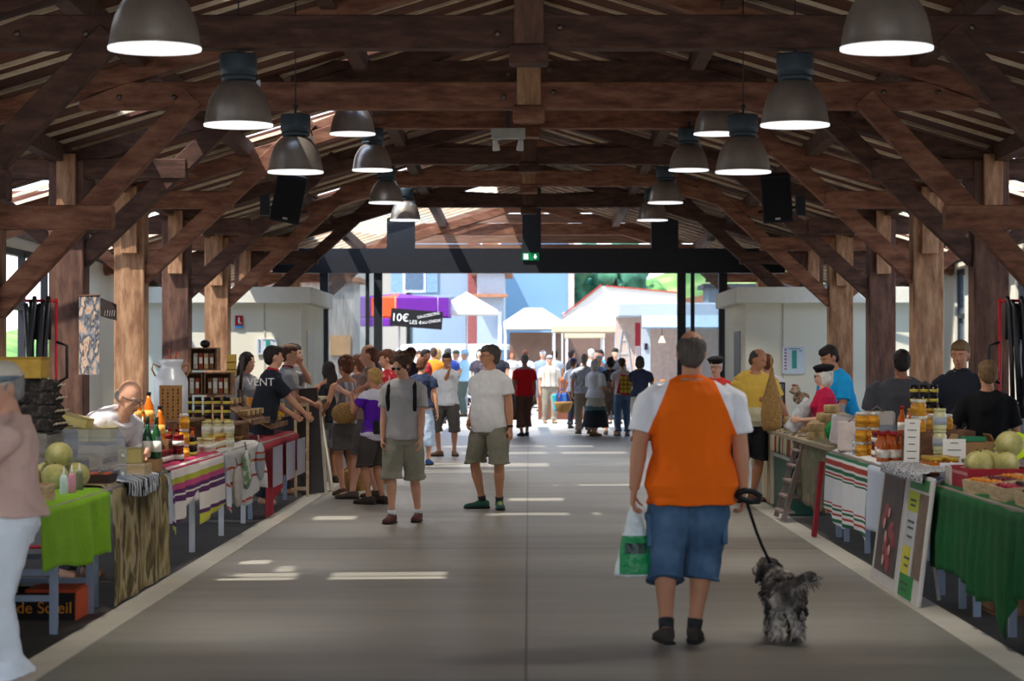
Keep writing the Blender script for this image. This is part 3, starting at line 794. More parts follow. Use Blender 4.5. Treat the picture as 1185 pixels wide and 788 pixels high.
        if e.startswith('cap:') or e.startswith('beret:') or e.startswith('hat:'):
            kd, hx_ = e.split(':'); m = MB()
            if kd == 'cap':
                hell(m, (0, .008, hz + .055), (.09, .105, .075)); m.loft([(hp((0, -.07, hz + .055)), HR @ V((.07 * k, 0, 0)), HR @ V((0, .05 * k, -.01 * k))), (hp((0, -.08, hz + .063)), HR @ V((.068 * k, 0, 0)), HR @ V((0, .075 * k, -.02 * k)))], 16)
            elif kd == 'beret':
                hell(m, (0, .012, hz + .105), (.115, .13, .042)); hell(m, (0, .012, hz + .07), (.093, .108, .045)); m.tube([hp((0, .01, hz + .14)), hp((0, .01, hz + .165))], .004, 6)
            else:
                hell(m, (0, .01, hz + .06), (.088, .1, .08)); m.loft([(hp((0, .005, hz + .04)), HR @ V((.125 * k, 0, 0)), HR @ V((0, .14 * k, 0))), (hp((0, .005, hz + .048)), HR @ V((.12 * k, 0, 0)), HR @ V((0, .135 * k, 0)))], 20)
            soft(m.build({'cap': 'cap', 'beret': 'beret', 'hat': 'hat'}[kd], cl(hx_) if hx_ != 'stripe' else STRIPEHAT, root, fix=False), .009, 1)
        if e == 'watch':
            el, wr = arms[1]; d = (wr - el).normalized(); m = MB(); m.tube([wr - d * .035, wr - d * .012], [.033 * k, .031 * k], 12); m.build('wristwatch', M('#17181b', .4), root)
        if e == 'backpack_straps':
            for s in (1, -1):
                m = MB(); m.tube([up((s * .135, -.1 * b, 1.16)), up((s * .145, -.135 * b, 1.3)), up((s * .135, -.1 * b, 1.42)), up((s * .115, .0, 1.475)), up((s * .12, .1, 1.42)), up((s * .12, .13, 1.2))], .02, 8, flat=.45); m.build('backpack_strap', M('#17171a', .8), root)
        if e == 'belt_bag':
            m = MB(); m.box(up((.02, .15, 1.0)), (.24, .09, .15)); soft(m.build('belt_bag', M('#1d1d22', .6), root), .01, 4)
        if e == 'apron':
            m = MB(); m.box(up((0, -.14, 1.1)), (.26, .015, .5)); m.box(up((0, -.15, .8)), (.36, .02, .5)); soft(m.build('apron', M('#7a2340', .8), root), .01, 3)
        if e == 'crossbelt':
            m = MB(); m.tube([up((-.12, .14, 1.0)), up((-.02, .155, 1.25)), up((.1, .1, 1.45)), up((.11, .0, 1.48)), up((.06, -.12, 1.4)), up((-.1, -.15, 1.15))], .016, 8, flat=.4); m.build('bag_strap', M('#1b1b20', .8), root)
    root_info = dict(arms=arms, root=root, up=up, hp=hp, HR=HR)
    return root_info
def wpt(info, p): return pmat(info['root']) @ V(p)
# ------------------------------------------------------------------ the people
STRIPEHAT = ramp_mat('striped_hat', [(0, '#d8cdb8'), (.12, '#8a8f78'), (.24, '#d9b79a'), (.36, '#c9c6bd'), (.5, '#a36f4c'), (.62, '#dfd6c6'), (.78, '#7b8790'), (.9, '#d8cdb8')], 'Object', 2, 1.3, 1.56, warp=.04)
def raglan():
    m, nt, b = newmat('orange_polo'); L = nt.links.new
    b.inputs['Base Color'].default_value = lin('#f0690c'); b.inputs['Roughness'].default_value = .85; b.inputs['Specular IOR Level'].default_value = .2
    tc = nt.nodes.new('ShaderNodeTexCoord'); sp = nt.nodes.new('ShaderNodeSeparateXYZ'); L(tc.outputs['Object'], sp.inputs[0])
    ab = nt.nodes.new('ShaderNodeMath'); ab.operation = 'ABSOLUTE'; L(sp.outputs[0], ab.inputs[0])
    # white where |x| > .23 - .55*(z-1.17), rounding towards the neck
    ma = nt.nodes.new('ShaderNodeMath'); ma.operation = 'MULTIPLY_ADD'; ma.inputs[1].default_value = .42; L(sp.outputs[2], ma.inputs[0]); L(ab.outputs[0], ma.inputs[2])
    gt = nt.nodes.new('ShaderNodeMath'); gt.operation = 'GREATER_THAN'; gt.inputs[1].default_value = .745; L(ma.outputs[0], gt.inputs[0])
    mx = nt.nodes.new('ShaderNodeMix'); mx.data_type = 'RGBA'; L(gt.outputs[0], mx.inputs[0]); mx.inputs[6].default_value = lin('#f0690c'); mx.inputs[7].default_value = lin('#e6e6ea')
    L(mx.outputs[2], b.inputs['Base Color'])
    n = nt.nodes.new('ShaderNodeTexNoise'); n.inputs['Scale'].default_value = 14; L(tc.outputs['Object'], n.inputs[0])
    bp = nt.nodes.new('ShaderNodeBump'); bp.inputs['Strength'].default_value = .35; bp.inputs['Distance'].default_value = .02; L(n.outputs[0], bp.inputs['Height']); L(bp.outputs[0], b.inputs['Normal'])
    return m
DENIM = patch_mat('washed_denim', ['#3b5470', '#4a6684', '#5f7b98'], 5, bump=.3)
# man with the dog
man = person('man from behind in an orange polo with white sleeves and denim shorts, walking a dog', 800, 13.55, 180, H=1.74, bulk=1.22, skin='t', belly=.02,
    hair='saltpepper', hstyle='balding', head=(-4, 4), hands=((.335, .05, .80), (-.30, -.03, .80)), feet=((.15, .16, 10, .02), (-.02, -.05, -8)), pole=(.5, .25, -.1), grip=(1.15, 1.15),
    top=dict(mat=raglan(), hem=.79, sleeve=.78, loose=.034, collar=cl('#e8650e'), flare=.06), bottom=('shorts', .36, DENIM, .035), shoes='#3a342f', extra=('pockets', 'lace', 'sock', 'darksock'), vox=.008)
# carrier bag in his left hand
def bagmat():
    m, nt, b = newmat('carrier_bag_film'); L = nt.links.new
    tc = nt.nodes.new('ShaderNodeTexCoord'); sp = nt.nodes.new('ShaderNodeSeparateXYZ'); L(tc.outputs['Object'], sp.inputs[0])
    def rng(o, lo, hi):
        a = nt.nodes.new('ShaderNodeMath'); a.operation = 'GREATER_THAN'; a.inputs[1].default_value = lo; L(o, a.inputs[0])
        c = nt.nodes.new('ShaderNodeMath'); c.operation = 'LESS_THAN'; c.inputs[1].default_value = hi; L(o, c.inputs[0])
        d = nt.nodes.new('ShaderNodeMath'); d.operation = 'MULTIPLY'; L(a.outputs[0], d.inputs[0]); L(c.outputs[0], d.inputs[1]); return d.outputs[0]
    def mul(a, c): d = nt.nodes.new('ShaderNodeMath'); d.operation = 'MULTIPLY'; L(a, d.inputs[0]); L(c, d.inputs[1]); return d.outputs[0]
    n = nt.nodes.new('ShaderNodeTexNoise'); n.inputs['Scale'].default_value = 20; L(tc.outputs['Object'], n.inputs[0])
    g = mul(rng(sp.outputs[2], -.385, -.17), rng(sp.outputs[0], -.085, .1)); k = mul(rng(sp.outputs[2], -.27, -.21), rng(sp.outputs[0], -.055, .065))
    mx = nt.nodes.new('ShaderNodeMix'); mx.data_type = 'RGBA'; L(g, mx.inputs[0]); mx.inputs[6].default_value = lin('#d9e4e4'); mx.inputs[7].default_value = lin('#0e8f4e')
    m2 = nt.nodes.new('ShaderNodeMix'); m2.data_type = 'RGBA'; L(k, m2.inputs[0]); L(mx.outputs[2], m2.inputs[6]); m2.inputs[7].default_value = lin('#173a2c')
    L(m2.outputs[2], b.inputs['Base Color']); b.inputs['Roughness'].default_value = .35
    bp = nt.nodes.new('ShaderNodeBump'); bp.inputs['Strength'].default_value = .6; bp.inputs['Distance'].default_value = .02; L(n.outputs[0], bp.inputs['Height']); L(bp.outputs[0], b.inputs['Normal'])
    return m
hb = V((X_(734, 13.55), 13.53, Z_(584, 13.55)))
t = thing('carrier_bag', 'white plastic carrier bag with green print, held by the man in orange', 'bag', hb)
m = MB(); rr = []
for zz, rx, ry, ox in ((-.005, .012, .01, .0), (-.06, .03, .02, 0), (-.13, .055, .035, 0), (-.2, .075, .05, 0), (-.3, .094, .06, -.004), (-.385, .108, .06, -.006), (-.4, .1, .05, -.006)): rr.append((V((ox, 0, zz)), V((rx, 0, .0)), V((0, ry, 0))))
m.loft(rr, 26); soft(m.build('bag_body', bagmat(), t, fix=False), .006, 2, .012, .05)
for s in (-1, 1):
    m = MB(); m.tube([(s * .05, 0, -.12), (s * .03, 0, -.05), (s * .008, 0, .0), (-.01, .01, .035), (-.02, 0, .0)], .006, 6); m.build('handle', M('#dfe8e8', .4), t)

# the dog, seen from behind, head to the left, tail curled up to the right
dg = thing('dog', 'small shaggy grey and white dog on a lead, seen from behind with its tail raised', 'dog', (X_(908, 13.75), 13.75, 0), R(180))
FUR = patch_mat('dog_fur', ['#2c2928', '#3b3635', '#57504c', '#8d857c', '#c4bbad'], 7, .95, stretch=(1, 1, .8), bump=.5)
PALEF = patch_mat('dog_leg_fur', ['#5a544f', '#a59c90', '#c9bfb1'], 12, .95)
m = MB()
rings = []
for y, z, rx, rz in ((.17, .235, .05, .06), (.15, .25, .09, .095), (.05, .25, .098, .1), (-.08, .26, .1, .112), (-.2, .275, .1, .12), (-.28, .29, .07, .09), (-.33, .33, .06, .06)): rings.append((V((.0 + max(0, -y - .1) * .12, y, z)), V((rx, 0, 0)), V((0, 0, rz))))
m.loft(rings, 18)
m.tube([(.02, -.24, .31), (.045, -.3, .36), (.06, -.32, .39)], [.085, .07, .06], 12)
m.ell((.065, -.335, .385), (.068, .07, .062)); m.ell((.105, -.385, .36), (.036, .055, .034), Euler((0, 0, R(35))).to_matrix())
for s in (-1, 1):
    m.tube([(s * .055, .1, .24), (s * .075, .06, .16), (s * .062, .15, .095), (s * .06, .135, .03), (s * .06, .11, .018)], [.062, .05, .03, .026, .026], 10)
    m.ell((s * .06, .1, .02), (.028, .042, .02))
    m.tube([(s * .06, -.2, .24), (s * .068, -.19, .13), (s * .065, -.22, .03)], [.05, .034, .027], 10); m.ell((s * .065, -.235, .02), (.028, .042, .02))
m.tube([(0, .17, .29), (-.03, .2, .33), (-.08, .2, .37), (-.13, .19, .375), (-.165, .18, .365)], [.03, .028, .03, .034, .016], 10)
soft(m.build('body', FUR, dg, fix=False), .008, 2, .035, .022)
m = MB(); m.ell((.12, -.28, .35), (.016, .04, .06), Euler((0, R(-15), 0)).to_matrix()); soft(m.build('ear', M('#2a2625', .95, var=.3, scale=40), dg, fix=False), .007, 1, .015, .02)
m = MB(); m.ell((.0, -.3, .355), (.016, .04, .055), Euler((0, R(15), 0)).to_matrix()); soft(m.build('ear', M('#2a2625', .95, var=.3, scale=40), dg, fix=False), .007, 1, .015, .02)
m = MB(); m.ell((.135, -.43, .365), (.012, .012, .01)); m.build('nose', M('#0c0b0b', .3), dg)
rr = random.Random(4)
def tufts(name, mat, n, fn, L0=.03):
    m = MB()
    for _ in range(n):
        p, d = fn(); d = (V(d) + V((rr.uniform(-.4, .4), rr.uniform(-.4, .4), rr.uniform(-.5, .1)))).normalized(); l = L0 * rr.uniform(.7, 1.4)
        m.tube([V(p) - d * .01, V(p) + d * l * .5, V(p) + d * l + V((0, 0, -.01))], [.007, .005, .001], 5)
    return tag(m.build(name, mat, dg, fix=False), kind='stuff')
def rump():
    a = rr.uniform(0, 2 * PI); y = rr.uniform(-.28, .17); r_ = .098 if y < .1 else .08
    return (math.cos(a) * r_, y, .255 + math.sin(a) * r_ * 1.05), (math.cos(a), .5 if y > .08 else .2, math.sin(a) * .7)
tufts('coat', FUR, 420, rump)
def legf():
    s = rr.choice((-1, 1)); a = rr.uniform(0, 2 * PI); z = rr.uniform(.03, .19); y = .13 if rr.random() < .6 else -.2
    return (s * .063 + math.cos(a) * .03, y + math.sin(a) * .03, z), (math.cos(a), math.sin(a), -.6)
tufts('leg_feathering', PALEF, 200, legf, .025)
def tailf():
    q = rr.random(); p = V((-.02, .19, .31)).lerp(V((-.17, .185, .37)), q); a = rr.uniform(0, 2 * PI)
    return p, (math.cos(a) * .3 - .5, math.sin(a), math.sin(a * 1.3))
tufts('tail_feathering', PALEF, 110, tailf, .045)
m = MB(); m.tube([V((.045, -.29, .35)) + V((.075 * math.cos(a), .02 * math.sin(a), .07 * math.sin(a))) for a in [i * PI / 8 for i in range(17)]], .008, 6); m.build('collar', M('#17171a', .6), dg)
t = thing('dog_lead', 'black lead with thick handle running from the man in orange to the dog', 'lead', (X_(862, 13.55), 13.55, 0))
hx = V((0.005, -.01, .815)); nk = V((X_(893, 14.05) - t.location.x, .5, .40))
m = MB(); pts = [hx.lerp(nk, q) + V((0, 0, -.035 * math.sin(PI * q))) for q in (0, .2, .4, .6, .8, 1)]; m.tube(pts, .009, 8); m.build('strap', M('#141417', .7), t)
m = MB(); m.tube([(-.055, -.02, .845), (-.02, -.03, .815), (.03, -.03, .80), (.075, -.02, .80), (.085, -.01, .83), (.05, 0, .855), (0, .0, .86), (-.055, -.02, .845)], .017, 10); m.build('loop_handle', M('#121215', .6), t)
# woman at the left edge
person('woman in pale pink sweater, white trousers and striped hat at the near left stall', 0, 11.6, -70, H=1.56, bulk=1.2, fem=True, X=-2.5, hair='grey', lean=0, head=(15, 14), skin='n',
    hands=((.18, -.38, .98), (-.12, -.4, .98)), feet=((.1, .02, 5), (-.1, -.1, -5)), top=dict(mat=cl('#d8b3a4'), hem=.95, sleeve=1.85, loose=.045), bottom=('trousers', .08, cl('#e3e8ec'), .05), extra=('hat:stripe',), shoes='#b8a898')
# standing man in the middle
p4 = person('man in white T-shirt and khaki shorts with green trainers standing and looking left', 567, 26.0, -38, H=1.75, bulk=1.1, belly=.03, skin='t', hair='saltpepper', head=(-38, 2),
    hands=((.27, .02, .82), (-.2, -.1, .95)), feet=((.13, .0, 45), (-.12, .02, -40)), top=dict(mat=cl('#dcdad8'), hem=.83, sleeve=.62, loose=.03), bottom=('shorts', .50, cl('#7d7969'), .045), shoes='#2f5a4e', extra=('glasses', 'watch', 'sock', 'darksock', 'lace', 'green'))
# boy with backpack
person('youth in pale grey T-shirt and khaki shorts walking with hands in pockets, backpack straps on', 467, 23.8, -8, H=1.66, bulk=.98, skin='n', hair='brown', hstyle='curly', head=(-22, 22),
    hands=((.19, -.10, .83), (-.19, -.10, .83)), feet=((.12, .18, 0), (-.1, -.12, -8)), top=dict(mat=cl('#aaa6a4'), hem=.86, sleeve=.75, loose=.035), bottom=('shorts', .46, cl('#8a8676'), .05), shoes='#57302a', extra=('sunglasses', 'backpack_straps', 'sock', 'lace'))
PURP = ramp_mat('purple_white_top', [(0, '#d9d3e6'), (.05, '#6d2bb0'), (.12, '#5a1ea6'), (.75, '#6426ae'), (.76, '#d6d2e2')], 'Object', 2, .86, 1.36, warp=.14, nscale=3)
person('short blonde woman in purple and white top with black belt bag, hand at mouth', 433, 26.9, -125, H=1.50, bulk=1.08, fem=True, skin='t', hair='blonde', head=(0, 4),
    hands=((.08, -.26, 1.18), (-.04, -.2, 1.29)), feet=((.1, .0, 5), (-.1, .06, -12)), top=dict(mat=PURP, hem=.83, sleeve=.5, loose=.022), bottom=('shorts', .49, cl('#4a4440'), .03), shoes='#3a2c26', extra=('belt_bag', 'sandal'))
person('tall balding man in a pale shirt standing behind the blonde woman', 428, 28.0, -100, H=1.77, bulk=1.0, skin='n', hair='auburn', hstyle='balding', head=(5, 10),
    hands=((.1, -.3, 1.25), (-.2, -.2, 1.1)), feet=((.1, -.18, 5), (-.1, .05, -12)), top=dict(mat=cl('#8d6f63'), hem=.9, sleeve=.5), bottom=('shorts', .5, cl('#575049')), shoes='#4f4239')
person('curly brown haired woman in a grey striped vest and grey skirt, leaning to the stall', 402, 28.6, -150, H=1.63, bulk=1.0, fem=True, skin='t', hair='auburn', hstyle='curly', head=(25, 8), lean=4,
    hands=((.25, -.12, 1.0), (-.22, -.3, .98)), feet=((.09, .05, 5), (-.08, -.02, -5)), top=dict(mat=ramp_mat('fine_stripe_vest', [(0, '#8f8d92'), (.12, '#c8c6c9'), (.2, '#8f8d92'), (.34, '#c8c6c9'), (.42, '#8f8d92'), (.56, '#c8c6c9'), (.64, '#8f8d92'), (.8, '#c8c6c9')], 'Object', 0, -.2, .2), hem=.92, sleeve=0), bottom=('skirt', .58, cl('#5b5652'), .03), shoes='#5a4032', extra=('sandal',))
person('woman with long dark hair in a black vest and grey shorts at the counter', 380, 31.6, -155, H=1.57, bulk=1.0, fem=True, skin='t', hair='dark', hstyle='long', head=(20, 6),
    hands=((.2, -.3, 1.02), (-.22, -.34, 1.0)), top=dict(mat=cl('#24262d'), hem=.88, sleeve=0), bottom=('shorts', .52, cl('#8b8f92'), .04), shoes='#4a3a30', extra=('sandal',))
person('red haired man in a red patterned shirt in the queue, mostly hidden', 449, 31.2, -95, H=1.73, skin='n', hair='auburn', hstyle='short', head=(10, 12), top=dict(mat=patch_mat('red_pattern', ['#a3202c', '#b52a36', '#d8b0aa'], 14), sleeve=.5), bottom=('trousers', .1, cl('#3c3936')), vis=.5)
person('brown haired woman half hidden behind the queue at the left counter', 413, 32.5, -60, H=1.66, fem=True, skin='n', hair='auburn', hstyle='bob', head=(0, 6), top=dict(mat=cl('#6a5a58'), sleeve=.5), bottom=('trousers', .1, cl('#4b4a50')), vis=.5)
person('maroon haired woman in a navy T-shirt and long pale blue skirt walking away', 488, 37.0, 175, H=1.64, bulk=1.05, fem=True, skin='n', hair='auburn', hstyle='short', head=(-20, 8), top=dict(mat=cl('#26304a'), hem=.95, sleeve=.5), bottom=('skirt', .32, cl('#a9bcd4'), .06), shoes='#2b4f86')
p12 = person('man in a white printed T-shirt and black knee shorts holding a hand to his chin', 517, 40.6, -5, H=1.72, bulk=1.05, skin='t', hair='dark', head=(5, 8), hands=((.06, -.2, 1.42), (-.25, -.02, .8)), feet=((.13, 0, 20), (-.13, 0, -45)),
    top=dict(mat=cl('#cfd0d6'), hem=.86, sleeve=.6), bottom=('shorts', .42, cl('#4a4542'), .03), shoes='#6a5442', extra=('glasses',))
person('person in brown carrying a black rucksack, half hidden behind the man in white T-shirt', 567, 38.0, 170, H=1.66, skin='t', hair='brown', hands=((.24, .0, .8), (-.22, .06, .95)), top=dict(mat=cl('#7c655a'), sleeve=.5), bottom=('trousers', .1, cl('#2f2c2c')), shoes='#1f1d1d')
t = thing('rucksack', 'black rucksack hanging beside the man in white T-shirt', 'bag', (X_(588, 37.9), 37.7, .92))
m = MB(); m.ell((0, 0, 0), (.13, .1, .26)); soft(m.build('bag', M('#17181c', .8), t), .012, 3); 
m = MB(); m.tube([(-.05, 0, .2), (-.05, 0, .4), (-.12, 0, .5)], .014); m.tube([(0, 0, -.24), (.02, 0, -.33)], .01); m.build('strap', M('#17181c', .8), t)
p14 = person('man in red polo with grey yoke and brown trousers carrying a shopping bag', 607, 51.5, 200, H=1.73, skin='t', hair='grey', head=(-15, 12), bulk=1.05, hands=((.27, .05, .82), (-.27, -.1, .82)), feet=((.1, .1, 5, 0), (-.1, -.12, -8)),
    top=dict(mat=ramp_mat('red_grey_polo', [(0, '#e0202a'), (.87, '#8d8f96')], 'Object', 2, .85, 1.55, warp=.04), hem=.87, sleeve=.7), bottom=('trousers', .2, cl('#6b4a40'), .04), shoes='#26262a')
t = thing('shopping_bag', 'green and red shopping bag in the hand of the man in red', 'bag', (X_(592, 51.4), 51.45, .77))
m = MB(); m.loft([((0, 0, -.05), (.1, 0, 0), (0, .05, 0)), ((0, 0, -.2), (.15, 0, 0), (0, .09, 0)), ((0, 0, -.42), (.14, 0, 0), (0, .08, 0))], 16); m.build('bag', patch_mat('bag_floral', ['#5a2a22', '#8a3a2a', '#3f6a3a', '#b0652a'], 8), t)
m = MB(); m.tube([(-.08, 0, -.05), (-.03, 0, .08), (.03, 0, .08), (.08, 0, -.05)], .008); m.build('handle', M('#c9c2b8', .6), t)
person('old man in flat cap, cream striped shirt and stone trousers walking in', 636, 62.5, 12, H=1.74, skin='n', hair='white', bulk=1.12, hands=((.27, -.02, .85), (-.26, 0, .85)), feet=((.1, -.08, 5), (-.1, .12, -5)),
    top=dict(mat=ramp_mat('cream_stripe', [(0, '#d9d0c0'), (.2, '#a6938a'), (.25, '#d9d0c0'), (.45, '#a6938a'), (.5, '#d9d0c0'), (.7, '#a6938a'), (.75, '#d9d0c0')], 'Object', 0, -.3, .3), hem=.95, sleeve=.8, loose=.04), bottom=('trousers', .1, cl('#8f8779'), .03), shoes='#9a7a52', extra=('cap:#8f9296', 'belt'))
person('person in a navy cap and white T-shirt carrying a blue bag', 664, 57.5, 150, H=1.66, skin='t', hair='brown', fem=True, hands=((.28, -.05, .85), (-.2, -.2, 1.0)), top=dict(mat=cl('#d5d6dc'), sleeve=.7), bottom=('trousers', .1, cl('#3b3d48')), extra=('cap:#23305c',))
t = thing('tote_bag', 'blue and turquoise tote bag carried beside the old man in the cap', 'bag', (X_(650, 57), 57.0, .8))
m = MB(); m.box((0, 0, -.15), (.42, .14, .38), (0, R(-8), 0)); m.build('bag', ramp_mat('blue_tote', [(0, '#35b7c9'), (.25, '#2b4fa8'), (.6, '#3f7ad0'), (.8, '#22305f')], 'Object', 0, -.22, .22, warp=.05), t, bevel=.03)
m = MB(); m.tube([(-.1, 0, .02), (0, 0, .16), (.1, 0, .02)], .012); m.build('handle', M('#2b4fa8', .6), t)
t = thing('shopping_basket', 'round straw shopping basket below the blue tote bag', 'basket', (X_(652, 55.5), 55.5, 0.42))
STRAW = patch_mat('straw_weave', ['#7a5a34', '#a8824e', '#c7a26a'], 75, bump=.6, stretch=(1, 1, 2))
m = MB(); m.lathe((0, 0, 0), [(.1, 0), (.15, .04), (.21, .2), (.22, .24), (.2, .25), (.13, .06)], 20); m.build('basket', STRAW, t)
m = MB(); m.tube([(-.15, 0, .22), (-.06, 0, .48), (.1, 0, .48), (.2, 0, .22)], .012); m.build('handle', STRAW, t)
person('grey haired man in a blue checked shirt and grey trousers, back turned', 676, 53.2, 190, H=1.74, skin='n', hair='grey', bulk=1.12, head=(-10, 5), hands=((.26, -.05, .9), (-.26, -.1, .95)),
    top=dict(mat=patch_mat('check_shirt', ['#8d98a6', '#c9ced6', '#aab4c0'], 26, voro=True), hem=.9, sleeve=.7, loose=.035), bottom=('trousers', .08, cl('#857c70'), .03), shoes='#5a4a3a')
DYE = ramp_mat('dip_dyed_skirt', [(0, '#2a2d31'), (.3, '#1f2d33'), (.48, '#4a6a70'), (.6, '#b8b2a2'), (1, '#c9c2b2')], 'Object', 2, .25, .98, warp=.1, nscale=12)
person('white haired woman in a white blouse and long dip-dyed grey skirt', 689, 51.6, 130, H=1.62, fem=True, bulk=1.25, skin='n', hair='white', hstyle='bob', head=(0, 5), hands=((.2, -.25, .95), (-.2, -.2, .98)), feet=((.1, 0, 5), (-.1, .1, 5)),
    top=dict(mat=cl('#dfdfe2'), hem=.88, sleeve=.95, loose=.03), bottom=('skirt', .2, DYE, .13), shoes='#8a5a3c', extra=('sandal',))
person('dark haired person in a black top carrying a tan shoulder bag', 707, 52.6, 175, H=1.66, skin='t', hair='dark', hstyle='curly', bulk=1.0, hands=((.2, -.2, .95), (-.22, 0, .85)), top=dict(mat=cl('#2a2a30'), sleeve=.4), bottom=('shorts', .45, cl('#8a7a68')), shoes='#4a3a30')
t = thing('shoulder_bag', 'tan shoulder bag hanging behind the dark haired person in black', 'bag', (X_(704, 52.2), 52.2, .95))
m = MB(); m.ell((0, 0, 0), (.16, .08, .22)); soft(m.build('bag', M('#8f7d6c', .8), t), .015, 2); m = MB(); m.tube([(0, 0, .18), (.06, .05, .5)], .012); m.build('strap', M('#6a5a4a'), t)
person('older man with grey hair in a blue shirt facing the hall', 693, 57.0, 20, H=1.72, skin='t', hair='grey', head=(10, 5), top=dict(mat=cl('#5b6e92'), sleeve=.6), bottom=('trousers', .1, cl('#4c4a48')), vis=.5)
person('person in jeans, grey cap and white top wearing a checked rucksack', 721, 52.0, 195, H=1.66, skin='n', hair='brown', head=(-10, 20), lean=8, hands=((.1, -.3, 1.05), (-.1, -.35, 1.05)), top=dict(mat=cl('#c4c1bd'), sleeve=.5), bottom=('trousers', .06, cl('#5d7ea3'), .02), shoes='#b08a72', extra=('cap:#3b4152',))
t = thing('rucksack', 'red rucksack with yellow checks on the back of the person in jeans', 'bag', (X_(722, 51.7), 51.75, 1.12))
m = MB(); m.box((.03, -.05, -.03), (.3, .16, .42), (0, R(12), 0)); soft(m.build('bag', M('#c0303c', .7), t), .014, 3)
m = MB()
for i in range(3):
    for j in range(4): m.box((-.05 + i * .085, -.145, -.16 + j * .095), (.062, .02, .07), (0, R(6), 0))
m.build('yellow_checks', M('#c3c43a', .7), t)
person('woman with grey bob in a navy T-shirt and white shorts, hands raised', 741, 48.6, 150, H=1.68, fem=True, bulk=1.15, skin='t', hair='saltpepper', hstyle='bob', head=(-5, 5), hands=((.12, -.3, 1.25), (-.1, -.32, 1.2)), feet=((.1, .12, 5), (-.1, -.02, -5)),
    top=dict(mat=cl('#2f3652'), hem=.92, sleeve=.6, loose=.03), bottom=('shorts', .5, cl('#d9d4cc'), .05), shoes='#b06a3a')

# crowd in the square beyond the screen: (x, head top y, D, facing, H, top colour, bottom colour, hair, extras, words)
CROWD = [
 (455, 386, 74, 90, '#e2d6d2', '#3a3a40', 'dark', 'short', (), 'seller in white bending over the stall', 1.0),
 (470, 392, 73, 100, '#d9c7c2', '#4a4040', 'brown', 'short', (), 'pale shirted seller beside the green salad bags', 1.0),
 (485, 386, 74, 60, '#e8e2de', '#444', 'brown', 'short', (), 'man in white under the chalkboard', 1.0),
 (491, 385, 72, 80, '#a06058', '#444', 'dark', 'bob', (), 'woman in rose checked blouse under the chalkboard', 1.0),
 (493, 405, 55, 100, '#b52834', '#3a3434', 'dark', 'short', (), 'dark haired man in a crimson sports shirt', 1.0),
 (502, 398, 60, 170, '#e8912a', '#5a5248', 'brown', 'short', (), 'man in an orange T-shirt from behind', 1.05),
 (507, 393, 65, 160, '#d8cfc0', '#6a6258', 'blonde', 'bob', (), 'woman in a cream top with fair bob', 1.0),
 (519, 393, 62, 165, '#2c3f8a', '#3f4a5a', 'saltpepper', 'short', (), 'man in a royal blue jumper from behind', 1.05),
 (527, 383, 72, -60, '#dfe2e6', '#55585e', 'grey', 'short', ('cap:#4a5a4a',), 'man in a white shirt and green cap', 1.1),
 (537, 384, 70, -100, '#9cc4da', '#4f5a52', 'grey', 'short', ('cap:#8fc0e0',), 'man in a light blue shirt and matching cap', 1.05),
 (555, 386, 68, -20, '#3b3640', '#c4c4cc', 'dark', 'bob', (), 'woman in a black and white striped top', 1.05),
 (566, 391, 66, 170, '#5a5058', '#4a4a50', 'saltpepper', 'short', (), 'grey haired woman with her back to the hall', 1.0),
 (577, 387, 66, 10, '#23232a', '#3a3a44', 'brown', 'short', (), 'man in a black T-shirt coming in', 1.1),
 (592, 387, 76, 0, '#d9cfc8', '#2b2b33', 'auburn', 'bob', (), 'woman in a white vest and black trousers', 1.0),
 (608, 384, 72, 180, '#d5d2d4', '#8a8480', 'auburn', 'bun', ('crossbelt',), 'woman with hair up and a black bag strap', 1.05),
 (628, 384, 78, -10, '#8496ae', '#5c6470', 'brown', 'short', ('cap:#c8d4e2',), 'man in a blue shirt and pale cap', 1.1),
 (632, 377, 84, 0, '#5a6f98', '#555', 'dark', 'short', (), 'man at the back in a blue shirt below the tent', 1.0),
 (662, 385, 68, 120, '#26262c', '#333', 'dark', 'short', (), 'man in black beside the orange fruit', 1.05),
 (684, 391, 66, 190, '#cfcac4', '#555', 'white', 'short', (), 'white haired person by the trailer', 1.0),
 (690, 388, 68, 20, '#8a7064', '#555', 'brown', 'short', (), 'brown haired man by the white trailer', 1.0),
 (695, 381, 70, -60, '#2f9fe0', '#444', 'dark', 'short', (), 'man in a bright blue T-shirt reaching forward', 1.05),
 (712, 398, 62, 0, '#30343c', '#444', 'dark', 'short', (), 'person in dark clothes at the trailer counter', 1.0),
 (517, 388, 85, 10, '#e6dfd8', '#6a6a72', 'brown', 'bob', (), 'woman in white behind the blue jumper', 1.0),
 (546, 385, 88, 0, '#cfd6e2', '#556', 'grey', 'short', (), 'man in pale grey near the white van', 1.0),
 (601, 386, 92, 10, '#c7b8b0', '#667', 'brown', 'short', (), 'distant man in a beige shirt under the white tents', 1.0),
 (618, 385, 95, -10, '#b06a60', '#556', 'blonde', 'bob', (), 'distant woman in a coral blouse under the white tents', 1.0),
 (476, 404, 49, 150, '#3c3440', '#444', 'auburn', 'curly', (), 'curly haired woman in a plum top just inside the screen', 1.0),
 (642, 386, 74, 170, '#a9b4c4', '#556', 'dark', 'short', (), 'man in a steel blue shirt beside the flat capped man', 1.0),
]
